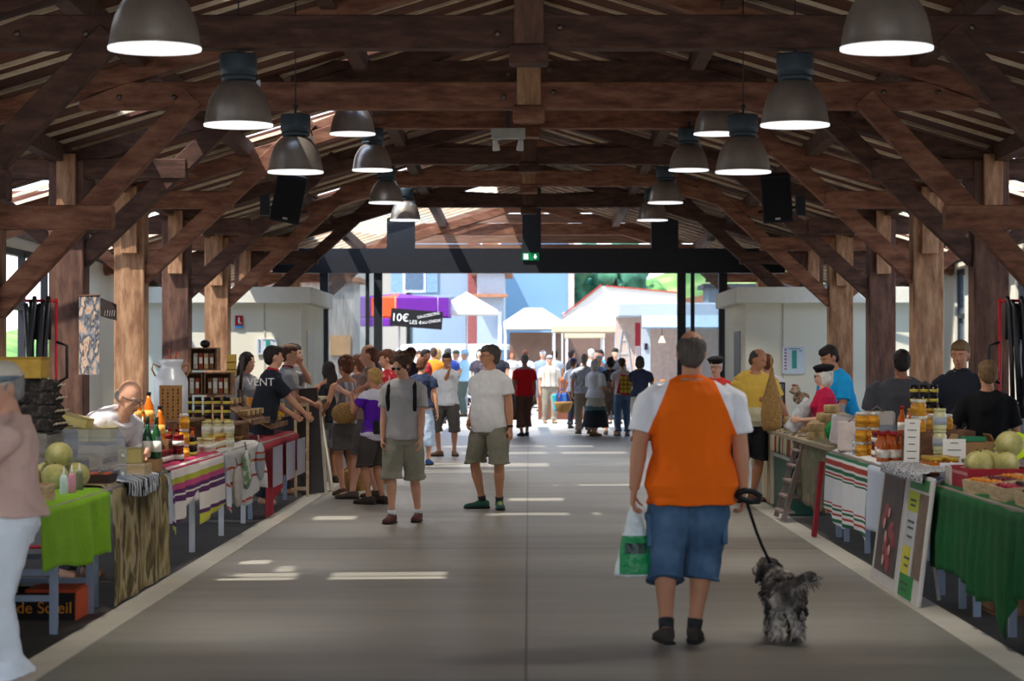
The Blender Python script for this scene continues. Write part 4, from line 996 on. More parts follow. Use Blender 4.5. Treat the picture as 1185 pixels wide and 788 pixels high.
for i, (x, yt, D, fc, tc_, bc, hr, hs, ex, wd, bk) in enumerate(CROWD):
    H = min(1.92, max(1.5, Z_(yt, D)))
    rq = random.Random(i)
    hh = rq.choice([(None, None), ((.12, -.3, 1.15), None), (None, (-.15, -.28, 1.05)), ((.2, -.25, 1.0), (-.2, -.22, 1.0))])
    person(wd + (', at the market outside' if len(wd.split()) < 10 and D > 52 else ''), x, D, fc, H=H, bulk=bk, fem=('woman' in wd), skin=rq.choice('nntl'), hair=hr, hstyle=hs, head=(rq.uniform(-25, 25), rq.uniform(-5, 14)), hands=hh,
           top=dict(mat=cl(tc_ if len(tc_) == 7 else '#444444'), sleeve=rq.choice((.5, .7))), bottom=(rq.choice(('trousers', 'shorts')), .42 if rq.random() < .5 else .1, cl(bc if len(bc) == 7 else '#4a4a50'), .02), shoes='#4a443e', extra=ex, vox=.017, group='shoppers in the market square')
# a shorts leg must not end at the ankle: both choices above read as cropped or full trousers

# sellers and customers at the stalls
person('balding old man with glasses in a pale shirt bending over the left stall', 122, 17.6, 55, H=1.72, bulk=1.05, X=-3.3, skin='n', hair='grey', hstyle='bald', lean=60, head=(0, 26), hands=((.15, -.55, .92), (-.15, -.5, .92)),
    top=dict(mat=cl('#d4cdd0'), hem=.95, sleeve=1.5, loose=.03), bottom=('trousers', .08, cl('#4a4a50')), extra=('glasses',), vis=.5)
ps = person('dark haired seller in a black polo with red collar and white lettering', 309, 26.6, 100, H=1.76, bulk=1.08, X=-2.94, skin='n', hair='dark', hstyle='short', lean=14, head=(10, 2), hands=((.28, -.35, 1.0), (-.05, -.5, .98)),
    top=dict(mat=cl('#22262f'), hem=.95, sleeve=.8, collar=cl('#b3202e')), bottom=('trousers', .08, cl('#2f3138')), vis=.5)
person('woman with long dark hair behind the seller in the black polo', 293, 29.3, 60, H=1.68, fem=True, X=-3.42, skin='n', hair='dark', hstyle='long', head=(0, 10), top=dict(mat=cl('#8e8c90'), sleeve=.5), bottom=('trousers', .08, cl('#3a3a40')), vis=.5)
person('curly haired seller in a grey shirt with red neckerchief, raising a hand to his mouth', 341, 28.8, 95, H=1.78, bulk=1.02, X=-2.92, skin='n', hair='brown', hstyle='short', head=(0, 6), lean=6, hands=((.1, -.2, 1.55), (-.12, -.36, 1.08)), pole=(.4, -.1, -.9),
    top=dict(mat=cl('#8c8b8c'), hem=.92, sleeve=.7, collar=cl('#8f1f2c')), bottom=('trousers', .08, cl('#33333a')), vis=.5)
person('brown haired man behind the curly seller, face just showing at the white room', 352, 30.6, 85, H=1.80, X=-2.98, skin='n', hair='saltpepper', head=(5, 4), top=dict(mat=cl('#7f7d80'), sleeve=.6), bottom=('trousers', .08, cl('#33333a')), vis=.5)
label_text('VENT', ps['root'], (-.29, .03, 1.36), .12, M('#e6e6e8', .8), (PI / 2, 0, -PI / 2))
# right hand side
person('heavy man in a yellow T-shirt and black shorts leaning over the far right stall', 858, 27.3, 25, H=1.74, bulk=1.2, belly=.05, X=2.48, skin='t', hair='saltpepper', hstyle='balding', lean=14, head=(30, 22), hands=((.32, -.32, .96), (.06, -.32, 1.17)), feet=((.12, .1, 10), (-.12, .05, -20)),
    top=dict(mat=ramp_mat('yellow_tee', [(0, '#d9cfae'), (.42, '#e3bb52')], 'Object', 2, .85, 1.5, warp=.1, nscale=4), hem=.86, sleeve=.75, loose=.035), bottom=('shorts', .5, cl('#26262a'), .04), shoes='#6a4632', extra=('sandal',))
person('old man in a black beret and red shirt behind the yellow shirted man', 828, 30.5, -15, H=1.62, X=2.36, skin='l', hair='white', head=(-10, 6), top=dict(mat=cl('#b5302c'), sleeve=.6), bottom=('trousers', .08, cl('#3a3a40')), extra=('beret:#17171b', 'glasses'), vis=.2)
person('brown haired person behind the hanging wicker basket, back of the head showing', 887, 31.5, 180, H=1.67, X=3.1, skin='n', hair='auburn', top=dict(mat=cl('#c9c6c8'), sleeve=.5), bottom=('trousers', .08, cl('#3a3a40')), vis=.5)
person('old woman in a magenta blouse and black beret facing left at the right stall', 958, 25.2, -90, H=1.53, bulk=1.1, X=3.12, fem=True, skin='l', hair='white', hstyle='bob', head=(0, 4), lean=6, hands=((.15, -.3, .98), (-.15, -.28, 1.0)),
    top=dict(mat=cl('#c01a48'), hem=.9, sleeve=.95, loose=.03), bottom=('trousers', .08, cl('#3a3238')), extra=('beret:#16171c', 'glasses'), vis=.5)
person('young man in a bright blue T-shirt with burgundy apron looking down at the right stall', 979, 26.0, -62, H=1.78, bulk=1.02, X=3.42, skin='t', hair='dark', head=(0, 26), lean=18, hands=((.16, -.42, .98), (-.12, -.42, .98)),
    top=dict(mat=cl('#1a9fe0'), hem=.93, sleeve=.8), bottom=('trousers', .08, cl('#2f3138')), extra=('apron',), vis=.5)
person('broad man in a charcoal T-shirt with black hair, back turned behind the honey jars', 1042, 22.2, 178, H=1.68, bulk=1.35, X=3.42, skin='d', hair='dark', head=(4, 2), hands=((.34, -.1, .8), (-.34, -.1, .8)),
    top=dict(mat=cl('#4a4a50'), hem=.9, sleeve=.8, loose=.03), bottom=('trousers', .08, cl('#2a2a30')), vis=.5)
person('fair haired man in a dark polo looking down behind the melons', 1107, 21.6, -10, H=1.76, bulk=1.0, X=3.86, skin='t', hair='sandy', head=(-14, 12), hands=((.1, -.3, 1.0), (-.24, -.2, .92)),
    top=dict(mat=cl('#232732'), hem=.9, sleeve=.8, collar=cl('#1c202a')), bottom=('trousers', .08, cl('#2a2a30')), vis=.5)
person('fair haired boy in a black T-shirt, back turned behind the melon crate', 1137, 19.6, 172, H=1.58, bulk=1.0, X=3.72, skin='t', hair='sandy', head=(18, 6), hands=((.3, -.16, .92), (-.27, -.08, .8)),
    top=dict(mat=cl('#0f1013'), hem=.86, sleeve=.85, loose=.03), bottom=('trousers', .08, cl('#2a2a30')), vis=.5)
# ------------------------------------------------------------------ stall helpers
def DX(x, X): return X * F / (x - CX)
KRAFT = M('#a9835a', .9, var=.1, scale=5); PALEWOOD = wood('pale_crate_wood', '#b3946a', '#cbb088', '#dcc7a3', (1, 1, 5), 6)
METLEG = M('#8e9bb0', .4, .5, .05); WHLEG = M('#d4d7dc', .4, .2, .04)
ACRYL = glassy('acrylic_sheet', '#e6ecf6', .86, .08); GLASS = glassy('jar_glass', '#eef4f2', .6, .05)
def table(label, x0, x1, d0, d1, z=.78, top='#8a8178', leg=METLEG, legs=None, rails=False, cat='table'):
    xm, dm = (x0 + x1) / 2, (d0 + d1) / 2
    t = thing('trestle_table', label, cat, (xm, dm, 0))
    m = MB(); m.b2((x0, d0, z - .035), (x1, d1, z)); m.build('table_top', M(top, .8), t, True, bevel=.006)
    s = 1 if xm > 0 else -1
    for dd in (legs or (d0 + .15, d1 - .15)):
        for xx in (min(abs(x0), abs(x1)) + .12, max(abs(x0), abs(x1)) - .1):
            m = MB(); m.b2((s * xx - .022, dd - .022, 0), (s * xx + .022, dd + .022, z - .035)); m.build('leg', leg, t, True)
        if rails:
            for zz in (.19, .34): 
                m = MB(); m.b2((s * (min(abs(x0), abs(x1)) + .12), dd - .015, zz), (s * (max(abs(x0), abs(x1)) - .1), dd + .015, zz + .035)); m.build('crossbar', leg, t, True)
    return t
def drape(name, label, cat, mat, X, d0, d1, ztop, zb, side, depth=.35, amp=.02, waves=9, n=70, mrows=16, off=.02, seed=0, skew=0, thick=.006):
    """cloth lying `depth` deep on a table and hanging over its aisle edge at X; zb(u) hem height, u 0..1 along the hall. UV: (u metres, drop metres)"""
    me = MB(); rr = random.Random(seed); ph = rr.uniform(0, 6)
    cx, cy = X, (d0 + d1) / 2
    t = thing(name, label, cat, (cx, cy, 0))
    for j in range(mrows + 4):
        for i in range(n + 1):
            u = i / n; y = d0 + (d1 - d0) * u
            if j < 4:
                x = X - side * -1 * 0 + side * (depth * (1 - j / 3.5)); z = ztop + .006 + .003 * math.sin(y * 9 + ph)
                vv = -depth * (1 - j / 3.5)
            else:
                q = (j - 3) / mrows; hb_ = zb(u); z = ztop + .002 - (ztop - hb_) * q
                w = min(1, q * 1.6)
                x = X - side * (off + amp * w * (math.sin(u * waves * 2 * PI + ph) * .7 + .5 * math.sin(u * waves * 4.7 + ph * 2) + .3 * math.sin(z * 5 + u * 20)) + amp * w)
                vv = (ztop - z)
                y += skew * vv
            k = len(me.v); me.v.append(V((x - cx, y - cy, z))); me.uv[k] = ((y - d0), vv)
    W = n + 1
    for j in range(mrows + 3):
        for i in range(n):
            me.f.append((j * W + i, j * W + i + 1, (j + 1) * W + i + 1, (j + 1) * W + i)); me.sm.append(True)
    o = me.build('cloth', mat, t, fix=False)
    s = o.modifiers.new('s', 'SOLIDIFY'); s.thickness = thick; s.offset = 0
    return t
def jar(kind):
    """glass jar with its contents, lid and label"""
    spec = dict(honey=('#b5651d', '#c9a23a', '#e9dfc2', .05, .11), dark=('#2d1d17', '#1b1a1c', '#c9b54a', .038, .062), jam=('#6a1620', '#8d1f26', '#efe9dd', .038, .085),
                pale=('#d8cfa8', '#d9c98a', '#e9e4d6', .042, .1), gold=('#d9962a', '#e9e4d4', '#d99a32', .042, .1), red=('#c4601f', '#b3202a', '#efe6d8', .036, .21), orange=('#d9701c', '#22252a', '#e8b25a', .042, .24),
                tin=('#d8d2a2', '#cfc98e', '#aab0b8', .05, .13))[kind]
    c, lid, lab, r, h = spec
    t = thing('bottle' if h > .2 else 'jar', 'x', 'bottle' if h > .2 else 'jar')
    m = MB(); pr = [(r * .95, 0), (r, .005), (r, h * .8), (r * .85, h * .9), (r * .82, h)] if h < .2 else [(r * .95, 0), (r, .01), (r, h * .62), (r * .45, h * .8), (r * .38, h)]
    m.lathe((0, 0, 0), pr, 14); m.build('jar_body' if h < .2 else 'bottle_body', M(c, .15, var=.05, spec=.6), t)
    m = MB(); lr = r * (.9 if h < .2 else .46); m.lathe((0, 0, h), [(lr, -.004), (lr, .018), (lr * .95, .02)], 14); m.build('lid', M(lid, .4, .3, .03), t)
    m = MB(); z0, z1 = h * (.25 if h < .2 else .18), h * (.68 if h < .2 else .48)
    m.lathe((0, 0, 0), [(r * 1.02, z0), (r * 1.02, z1)], 14); m.build('paper_label', M(lab, .8, var=.04), t)
    t['h'] = h + .02
    return t
PROTO = {}
def put(kind, pts, label, group, maker=jar, rz=None):
    for p in pts:
        if kind not in PROTO:
            PROTO[kind] = maker(kind); o = PROTO[kind]; o.location = p; o['label'] = label; o['group'] = group
        else: inst(PROTO[kind], p, rz if rz is not None else rnd.uniform(0, 6), label, group)
def crate(label, x, y, z, w, d, h, mat=None, rz=0, tilt=0, cat='crate', name='wooden_crate', solid=False):
    t = thing(name, label, cat, (x, y, z), rz); mat = mat or PALEWOOD
    rm = Euler((0, tilt, 0)).to_matrix()
    def bx(c, s, nm):
        m = MB(); m.box(rm @ V(c), s, rm); m.build(nm, mat, t, bevel=.002)
    bx((0, 0, .006), (w, d, .012), 'bottom_board')
    for s in (-1, 1):
        bx((0, s * d / 2, h / 2), (w, .012, h), 'end_board')
        if solid: bx((s * w / 2, 0, h / 2), (.012, d, h), 'side_board')
        else:
            bx((s * w / 2, 0, h * .25), (.01, d, h * .36), 'side_slat'); bx((s * w / 2, 0, h * .78), (.01, d, h * .36), 'side_slat')
    return t
def carton(label, x, y, z, w, d, h, mat=KRAFT, rz=0, flaps=True, name='cardboard_box'):
    t = thing(name, label, 'box', (x, y, z), rz)
    m = MB(); m.box((0, 0, h / 2), (w, d, h)); m.build('carton', mat, t, bevel=.004)
    if flaps:
        for s in (-1, 1):
            m = MB(); m.box((s * (w / 2 - .01), 0, h + .025), (.006, d * .96, .07), (0, s * -.5, 0)); m.build('flap', mat, t)
    return t
def melon(kind):
    t = thing('melon', 'x', 'melon'); r = .085
    m = MB(); n, k = 20, 11; rings = []
    vs = []; fs = []
    for j in range(k + 1):
        a = -PI / 2 + PI * (j + .05) / (k + .1)
        for i in range(n):
            th = 2 * PI * i / n; rr_ = r * math.cos(a) * (1 + .035 * (1 if i % 2 else -1)); vs.append((rr_ * math.cos(th), rr_ * math.sin(th), r * .94 + r * .94 * math.sin(a)))
    for j in range(k):
        for i in range(n): q = (i + 1) % n; fs.append((j * n + i, j * n + q, (j + 1) * n + q, (j + 1) * n + i))
    m.add(vs, fs, True); m.build('rind', patch_mat('melon_rind', ['#9a9458', '#b5ac6c', '#ccc38c'], 12, .7, bump=.4), t)
    m = MB(); m.tube([(0, 0, r * 1.85), (.004, 0, r * 2.0)], .008, 8); m.build('stem', M('#6a6238'), t)
    return t
def shield(label, x, y, z, rz, w=.34, h=.42):
    """clear bent acrylic sneeze guard with corner clips"""
    t = thing('acrylic_shield', label, 'display shield', (x, y, z), rz)
    m = MB(); prof = [(0, 0), (-.02, h * .55), (.06, h * .85), (.2, h)]
    for a, c in zip(prof[:-1], prof[1:]): m.beam((0, a[0], a[1]), (0, c[0], c[1]), w, .006)
    m.build('bent_sheet', ACRYL, t)
    for s in (-1, 1):
        for zz in (.05, h * .5):
            m = MB(); m.lathe((s * w * .42, -.02, zz), [(.012, 0), (.012, .012)], 10, Euler((PI / 2, 0, 0)).to_matrix()); m.build('clip', M('#e8e6e0', .3), t)
    for s in (-1, 1):
        m = MB(); m.beam((s * w * .46, 0, 0), (s * w * .46, .2, 0), .012, .012); m.build('foot_bar', M('#b9bec6', .3, .6), t)
    return t
def price_card(label, x, y, z, w, h, rz, col='#ece6dc', ink='#4a4038', body=None, lean=.2):
    t = thing('price_card', label, 'sign', (x, y, z), rz)
    rm = Euler((-lean, 0, 0)).to_matrix()
    m = MB(); m.box(rm @ V((0, 0, h / 2)), (w, .004, h), rm); m.build('card', M(col, .8, var=.02), t)
    m = MB()
    for i in range(max(2, int(h / .06))):
        ww = w * (.35 + .35 * ((i * 37) % 10) / 10); m.box(rm @ V((0, -.004, h - .03 - i * .05)), (ww, .003, .006), rm)
    m.build('handwriting', M(ink, .8), t)
    return t
# ------------------------------------------------------------------ LEFT SIDE
# trestle table with the lime cloth
table('folding trestle table with grey blue legs under the lime green cloth', -3.5, -2.64, 12.0, 15.35, legs=(14.05, 15.2, 12.3), rails=True)
LIME = M('#79a81a', .9, var=.08, scale=5, bump=.35, bscale=30)
drape('tablecloth', 'lime green towel hanging over the near left table', 'cloth', LIME, -2.64, 12.98, 15.12, .785, lambda u: .44 - .06 * u + .02 * math.sin(u * 9), -1, waves=4, amp=.014, skew=.12)
CAMO = patch_mat('olive_brown_print', ['#39331f', '#5f5233', '#8d7a4e', '#b3a27c', '#4a4128', '#7a6a44'], 3.6, .9, stretch=(1, .9, .6), bump=.25)
table('long stall table under the brown printed cloth', -3.5, -2.68, 15.45, 17.8)
drape('tablecloth', 'brown and olive printed cloth reaching the floor at the near left stall', 'cloth', CAMO, -2.68, 15.42, 17.8, .785, lambda u: .02, -1, waves=3, amp=.01, n=60, seed=3)
drape('tablecloth', 'brown printed cloth hanging in shade behind the grey trestle legs', 'cloth', CAMO, -3.3, 11.8, 15.4, .74, lambda u: .03, -1, depth=.15, waves=7, amp=.03, seed=5)
# printed crate
t = crate('black and orange fruit crate with orange writing under the near left table', -3.03, 15.0, 0, .5, .42, .17, M('#1d1a1e', .8), solid=True, name='fruit_crate')
m = MB(); m.box((.258, 0, .085), (.008, .43, .19)); m.build('orange_end', M('#c2502a', .8), t)
m = MB(); m.box((.1, -.0, .18), (.3, .44, .02)); m.build('orange_rim', M('#b84a28', .8), t)
label_text('cia de Soleil', t, (-.0, -.221, .075), .1, M('#d98a2a', .7))
# crate with dried sausage
t = crate('pale wooden tray of dried sausages at the near end of the left stall', -2.92, 13.55, .79, .42, .55, .1, name='wooden_tray')
for i in range(7):
    s_ = thing('dried_sausage', 'dark dried sausage lying in the pale tray at the left stall', 'sausage', (-3.08 + .05 * i, 13.5 + .03 * (i % 3), .825), .3 * (i % 2), 'sausages in the pale tray')
    m = MB(); m.tube([(0, -.13, 0), (0, -.09, 0), (0, .09, .0), (0, .13, 0)], [.006, .02, .021, .006], 10); m.build('casing', patch_mat('sausage_skin', ['#5a2a1e', '#7a4030', '#8a6a58'], 30), s_)
    m = MB(); m.tube([(0, .13, 0), (0, .16, .01)], .003, 6); m.build('string', M('#d9cdb8'), s_)
# riser crates and black sausage logs
for i, dd in enumerate((15.65, 16.2)):
    crate('weathered grey crate standing as a riser, %s of the pair' % ('nearer', 'farther')[i], -3.27, dd, .785, .4, .5, .34, wood('grey_crate', '#5a5650', '#77726a', '#938d82', (1, 1, 5), 6))
def log(kind):
    t = thing('charcoal_sausage', 'x', 'sausage')
    m = MB(); m.tube([(-.17, 0, .045), (-.15, 0, .045), (0, .006, .045), (.15, 0, .045), (.17, 0, .045)], [.02, .044, .047, .043, .02], 12)
    o = m.build('sausage', patch_mat('ash_crust', ['#1e1b1a', '#332e2b', '#57504a'], 22, .95, bump=.8), t, fix=False); soft(o, .008, 1, .02, .02)
    m = MB(); m.tube([(.17, 0, .045), (.2, 0, .06)], .005, 6); m.build('string', M('#b8a88e'), t)
    return t
pts = []
for lv in range(4):
    for q in range(5 - lv): pts.append((-3.22, 15.5 + q * .11 + lv * .05, 1.13 + lv * .083))
put('log', pts, 'black ash-crusted dry sausage in the heap on the grey crates', 'ash-crusted sausages', log, rz=0)
t = carton('yellow straw coloured box on top of the black sausages', -3.3, 15.75, 1.475, .3, .3, .13, M('#b08c3c', .9, var=.15, scale=20), flaps=False)
m = MB(); m.box((0, 0, .134), (.31, .31, .01)); m.build('lid', M('#9a7a34'), t)
# melons at the left stall
GM = []  # heap
for x, y, z in ((-2.94, 15.0, .79), (-2.85, 15.22, .79), (-3.04, 15.22, .79), (-2.94, 15.13, .92), (-3.12, 15.02, .79)): GM.append((x, y, z))
put('melon', GM, 'yellow green ribbed melon in the heap at the left stall', 'melons at the left stall', melon)
# blocks of cheese
CH = M('#c8b672', .7, var=.08); RI = M('#a89a66', .9, var=.2, scale=30)
def cheese(label, x, y, z, w, d, h, rz=0, tilt=0, dark=False):
    t = thing('cheese_block', label, 'cheese', (x, y, z), rz); rm = Euler((0, tilt, 0)).to_matrix()
    m = MB(); m.box(rm @ V((0, 0, h / 2)), (w, d, h), rm); m.build('paste', M('#5f564c', .9) if dark else CH, t, bevel=.006)
    m = MB(); m.box(rm @ V((0, 0, h + .004)), (w * 1.01, d * 1.01, .01), rm); m.box(rm @ V((0, d / 2 + .004, h / 2)), (w, .01, h), rm); m.build('rind', RI, t)
crate('low riser crate carrying the cheese blocks', -3.2, 17.05, .785, .55, .9, .22)
cheese('yellow cheese block with cut face, right of the grey one', -3.17, 17.0, 1.02, .2, .3, .09)
cheese('pale cheese block beside the old man', -3.0, 17.1, 1.02, .14, .3, .09)
cheese('grey rinded cheese block on the riser crate', -3.36, 16.75, 1.02, .13, .2, .12, dark=True)
cheese('yellow cheese wedge tilted on top of the blocks', -3.2, 17.0, 1.14, .22, .26, .06, tilt=.25)
# red meats in trays
for i, (x, y, c, lab) in enumerate(((-3.0, 15.95, '#a3301f', 'orange red tray of peppers behind the melons'), (-2.9, 16.25, '#6a1c22', 'tray of dark red cured meat at the left stall'), (-2.85, 15.85, '#c2542a', 'orange tray on the front of the left stall'))):
    t = crate(lab, x, y, .79, .24, .3, .06, M('#3a2a26', .8), solid=True, name='food_tray', cat='tray')
    rr = random.Random(i)
    for q in range(6):
        s_ = thing('pepper' if i != 1 else 'cured_meat', ('red pepper piece in the ' if i != 1 else 'dark cured meat piece in the ') + lab.split(' tray')[0].replace('tray of ', '') + ' tray', 'vegetable' if i != 1 else 'meat', (x - .08 + .08 * (q % 3), y - .07 + .13 * (q // 3), .83), rr.uniform(0, 3), 'pieces in the ' + lab[:18])
        m = MB(); m.ell((0, 0, 0), (.035, .05, .03)); m.build('flesh', M(c, .5, var=.2, scale=30), s_); m = MB(); m.tube([(0, .045, .01), (0, .065, .025)], .006, 6); m.build('stem', M('#5a6a2a' if i != 1 else '#d9cdb8'), s_)
def squeeze(x, y, col, lab):
    t = thing('squeeze_bottle', lab, 'bottle', (x, y, .79))
    MB().lathe((0, 0, 0), [(.022, 0), (.025, .01), (.024, .1), (.014, .12)], 12).build('bottle_body', M(col, .4), t); MB().lathe((0, 0, .12), [(.013, 0), (.006, .02), (.003, .05)], 10).build('nozzle', M('#e9ecee', .4), t)
squeeze(-2.76, 14.35, '#c9d6cf', 'pale squeeze bottle standing by the lime green towel')
squeeze(-2.76, 14.6, '#d08a9c', 'pink squeeze bottle standing by the lime green towel')
squeeze(-2.76, 14.85, '#6a6a4a', 'olive squeeze bottle standing by the lime green towel')
shield('clear acrylic shield nearest the lime green towel', -2.86, 15.95, .79, R(25), .42, .34)
shield('clear acrylic shield between the bottles and the striped towel', -2.83, 17.6, .79, R(20), .3, .34)
price_card('white card slanting on the cheese blocks', -2.78, 16.9, .8, .2, .08, R(20), lean=.6)
# zebra cloth
ZEB = patch_mat('zebra_print', ['#1a1b1e', '#d9dde2'], 5, .9, coord='UV', stretch=(5, 1.2, 1), interp='CONSTANT')
drape('cloth_napkin', 'black and white zebra print cloth over the table edge', 'cloth', ZEB, -2.7, 15.95, 17.3, .797, lambda u: .70 - .04 * math.sin(u * PI), -1, depth=.2, amp=.008, off=.055, waves=3, mrows=6)
# bottles with yellow drink in a carton
carton('flat cardboard carton with the green bottles standing on it', -2.93, 17.6, .785, .5, .2, .09, flaps=False)
def winebottle(kind):
    c = {'wy': '#8a9a1c', 'wg': '#1f4a2a', 'ww': '#b5b02a'}[kind]
    t = thing('wine_bottle', 'x', 'bottle')
    MB().lathe((0, 0, 0), [(.034, 0), (.037, .01), (.037, .16), (.03, .19), (.014, .23), (.0135, .29)], 14).build('bottle_body', M(c, .12, spec=.7, var=.03), t)
    MB().lathe((0, 0, .25), [(.0148, 0), (.0148, .05), (.014, .055)], 12).build('capsule', M('#24402a', .5), t)
    MB().lathe((0, 0, 0), [(.0378, .05), (.0378, .13)], 14).build('paper_label', M('#e6e2d6', .8), t)
    return t
for kd, ps_, lb in (('wy', [(-3.13, 17.6, .877), (-3.06, 17.58, .877), (-2.99, 17.62, .877)], 'green glass bottle with yellow wine in the cardboard carton'), ('wg', [(-2.92, 17.6, .877), (-2.85, 17.58, .877), (-2.78, 17.62, .877), (-2.71, 17.6, .877)], 'dark green bottle with pale label on the cardboard carton')):
    put(kd, ps_, lb, 'bottles at the left stall' if kd == 'wy' else 'dark bottles at the left stall', winebottle)

# second table with striped towel and bags
table('white legged table carrying jars and the striped towel', -3.6, -2.68, 17.95, 24.0, z=.79, leg=WHLEG, legs=(18.25, 20.1, 22, 23.7))
TOW = ramp_mat('striped_towel', [(0, '#b0345c'), (.2, '#b0345c'), (.24, '#e6dcd4'), (.27, '#b0345c'), (.3, '#e6dcd4'), (.38, '#b0b03a'), (.44, '#c0487a'), (.5, '#5a2a5e'), (.54, '#e6dcd4'), (.56, '#5a2a5e'), (.62, '#e6dcd4'), (.8, '#5a2a5e'), (.84, '#c9c94a'), (.97, '#dcdc80')], 'UV', 1, -.2, .56)
drape('striped_towel', 'pink, white, purple and green striped towel with a long corner', 'cloth', TOW, -2.68, 17.95, 19.45, .8, lambda u: .30 + .26 * min(1, u * 1.15), -1, waves=3, amp=.02, seed=8, skew=-.1)
drape('striped_towel', 'pink, white, purple and green striped towel, second along the table', 'cloth', TOW, -2.68, 19.5, 21.05, .8, lambda u: .27 + .08 * u, -1, waves=2, amp=.016, seed=2)
BAGM = ramp_mat('tea_towel_bags', [(0, '#b9b4ae'), (.1, '#c9c6c4'), (.45, '#b5513a'), (.48, '#cfccca'), (.62, '#b5513a'), (.65, '#cfccca'), (.86, '#b5513a'), (.89, '#c4c0be')], 'UV', 1, -.2, .62, warp=.04)
drape('tea_towel', 'off-white tea towel with thin rust stripes hanging by the red cloth', 'cloth', BAGM, -2.68, 21.1, 24.0, .8, lambda u: .26 + .05 * math.sin(u * 9) + .05 * u, -1, waves=5, amp=.03, seed=4)
for i, (d, w_, z0) in enumerate(((21.6, .16, .3), (22.3, .2, .42), (23.4, .2, .45))):
    t = thing('cloth_bag', ('long pale cloth bag hanging lowest on the tea towel', 'printed cloth bag with green picture on the tea towel', 'grey cloth bag with rust bands next to the red cloth')[i], 'bag', (-2.6, d, z0))
    m = MB(); m.ell((0, 0, .17), (.045, w_ * .8, .19)); soft(m.build('bag', (M('#b5aca4', .9), patch_mat('bag_print', ['#c9c6c2', '#d9d6d2', '#5f8a4a', '#8a8a92'], 8), ramp_mat('rust_band_bag', [(0, '#9da3aa'), (.5, '#a3472f'), (.56, '#9da3aa'), (.68, '#a3472f'), (.74, '#a9aeb4')], 'Object', 2, 0, .36))[i], t, fix=False), .012, 2, .02, .08)
    m = MB(); m.tube([(0, -.05, .33), (-.02, 0, .42), (0, .05, .33)], .008, 6); m.build('handle', M('#8a8078'), t)
# goods on the second table
def riser(label, x0, x1, d0, d1, z, mat=None):
    t = thing('display_riser', label, 'display stand', ((x0 + x1) / 2, (d0 + d1) / 2, .79))
    m = MB(); m.b2((x0, d0, z - .02), (x1, d1, z)); m.build('shelf', mat or wood('riser_wood', '#5a3c28', '#77543a', '#94704e', (4, 1, 4)), t, True)
    for dd in (d0 + .01, d1 - .01):
        m = MB(); m.b2((x0, dd - .01, .79), (x1, dd + .01, z - .02)); m.build('end_panel', mat or wood('riser_wood', '#5a3c28', '#77543a', '#94704e', (4, 1, 4)), t, True)
riser('dark wooden riser under the milk churn', -3.5, -3.0, 20.6, 22.4, 1.07)
t = thing('milk_churn', 'white enamel milk churn with a cardboard notice on its front', 'milk churn', (X_(198, 21.5), 21.5, 1.075))
m = MB(); m.lathe((0, 0, 0), [(.14, 0), (.15, .01), (.15, .33), (.14, .37), (.095, .44), (.09, .47), (.105, .5), (.11, .53), (.1, .53)], 28); m.build('churn_body', M('#d6d9de', .35, .15, .05), t)
for s in (-1, 1):
    m = MB(); m.tube([(s * .1, 0, .46), (s * .16, 0, .49), (s * .17, 0, .44), (s * .14, 0, .38)], .008, 8); m.build('side_handle', M('#a9784a', .5), t)
m = MB(); m.box((.02, -.158, .14), (.2, .006, .32)); nb_ = m.build('cardboard_notice', M('#a07444', .9), t)
m = MB()
for i in range(4):
    for j in range(9): m.box((-.05 + i * .045, -.163, .02 + j * .03), (.014, .003, .022 if (i + j) % 3 else .01))
tag(m.build('notice_writing', M('#5a3a20', .9), nb_), kind='stuff')
m = MB(); m.tube([(.0, 0, .5), (-.02, 0, .62)], .008, 6); m.tube([(.03, 0, .5), (.05, .02, .6)], .006, 6); m.build('utensils', M('#a3342c', .5), t)
# jars in tiers
def tier(kind, x0, nx, d0, nd, z0, nz, label, group, dxs=.085, dys=.085, hz_=None, step=0):
    h = {'honey': .132, 'dark': .084, 'jam': .107, 'pale': .122, 'gold': .122, 'tin': .152}[kind] if hz_ is None else hz_
    put(kind, [(x0 + i * dxs + k * step, d0 + j * dys, z0 + k * h) for k in range(nz) for j in range(nd) for i in range(nx)], label, group)
riser('long wooden riser under the rows of dark jars', -3.4, -2.78, 22.7, 24.0, 1.0)
tier('dark', -3.3, 6, 22.8, 1, 1.002, 3, 'dark jar with yellow label in the long tiers beside the churn', 'dark jars in tiers', dxs=.09)
tier('jam', -3.0, 4, 18.9, 2, .8, 2, 'red jam jar with cream label in front of the milk churn', 'jam jars left stall', dxs=.085)
tier('honey', -3.3, 3, 19.5, 2, .8, 3, 'amber honey jar stacked in front of the milk churn', 'honey jars left stall', dxs=.11, dys=.12)
tier('pale', -2.98, 3, 20.9, 3, .8, 1, 'pale preserve jar at the tea towel end of the table', 'pale jars left stall', dxs=.1, dys=.12)
tier('dark', -2.86, 2, 19.8, 3, .8, 2, 'dark jar with yellow label low by the striped towel', 'dark jars by the towel')
tier('pale', -2.95, 3, 22.1, 2, .8, 2, 'pale preserve jar stacked on the table under the riser', 'pale jars under riser', dxs=.1, dys=.14)
put('orange', [(-3.14, 19.35, 1.08), (-3.05, 19.4, 1.08)], 'orange juice bottle with dark cap above the jars', 'orange juice bottles')
riser('small riser under the orange juice bottles', -3.3, -2.96, 19.2, 19.6, 1.075)
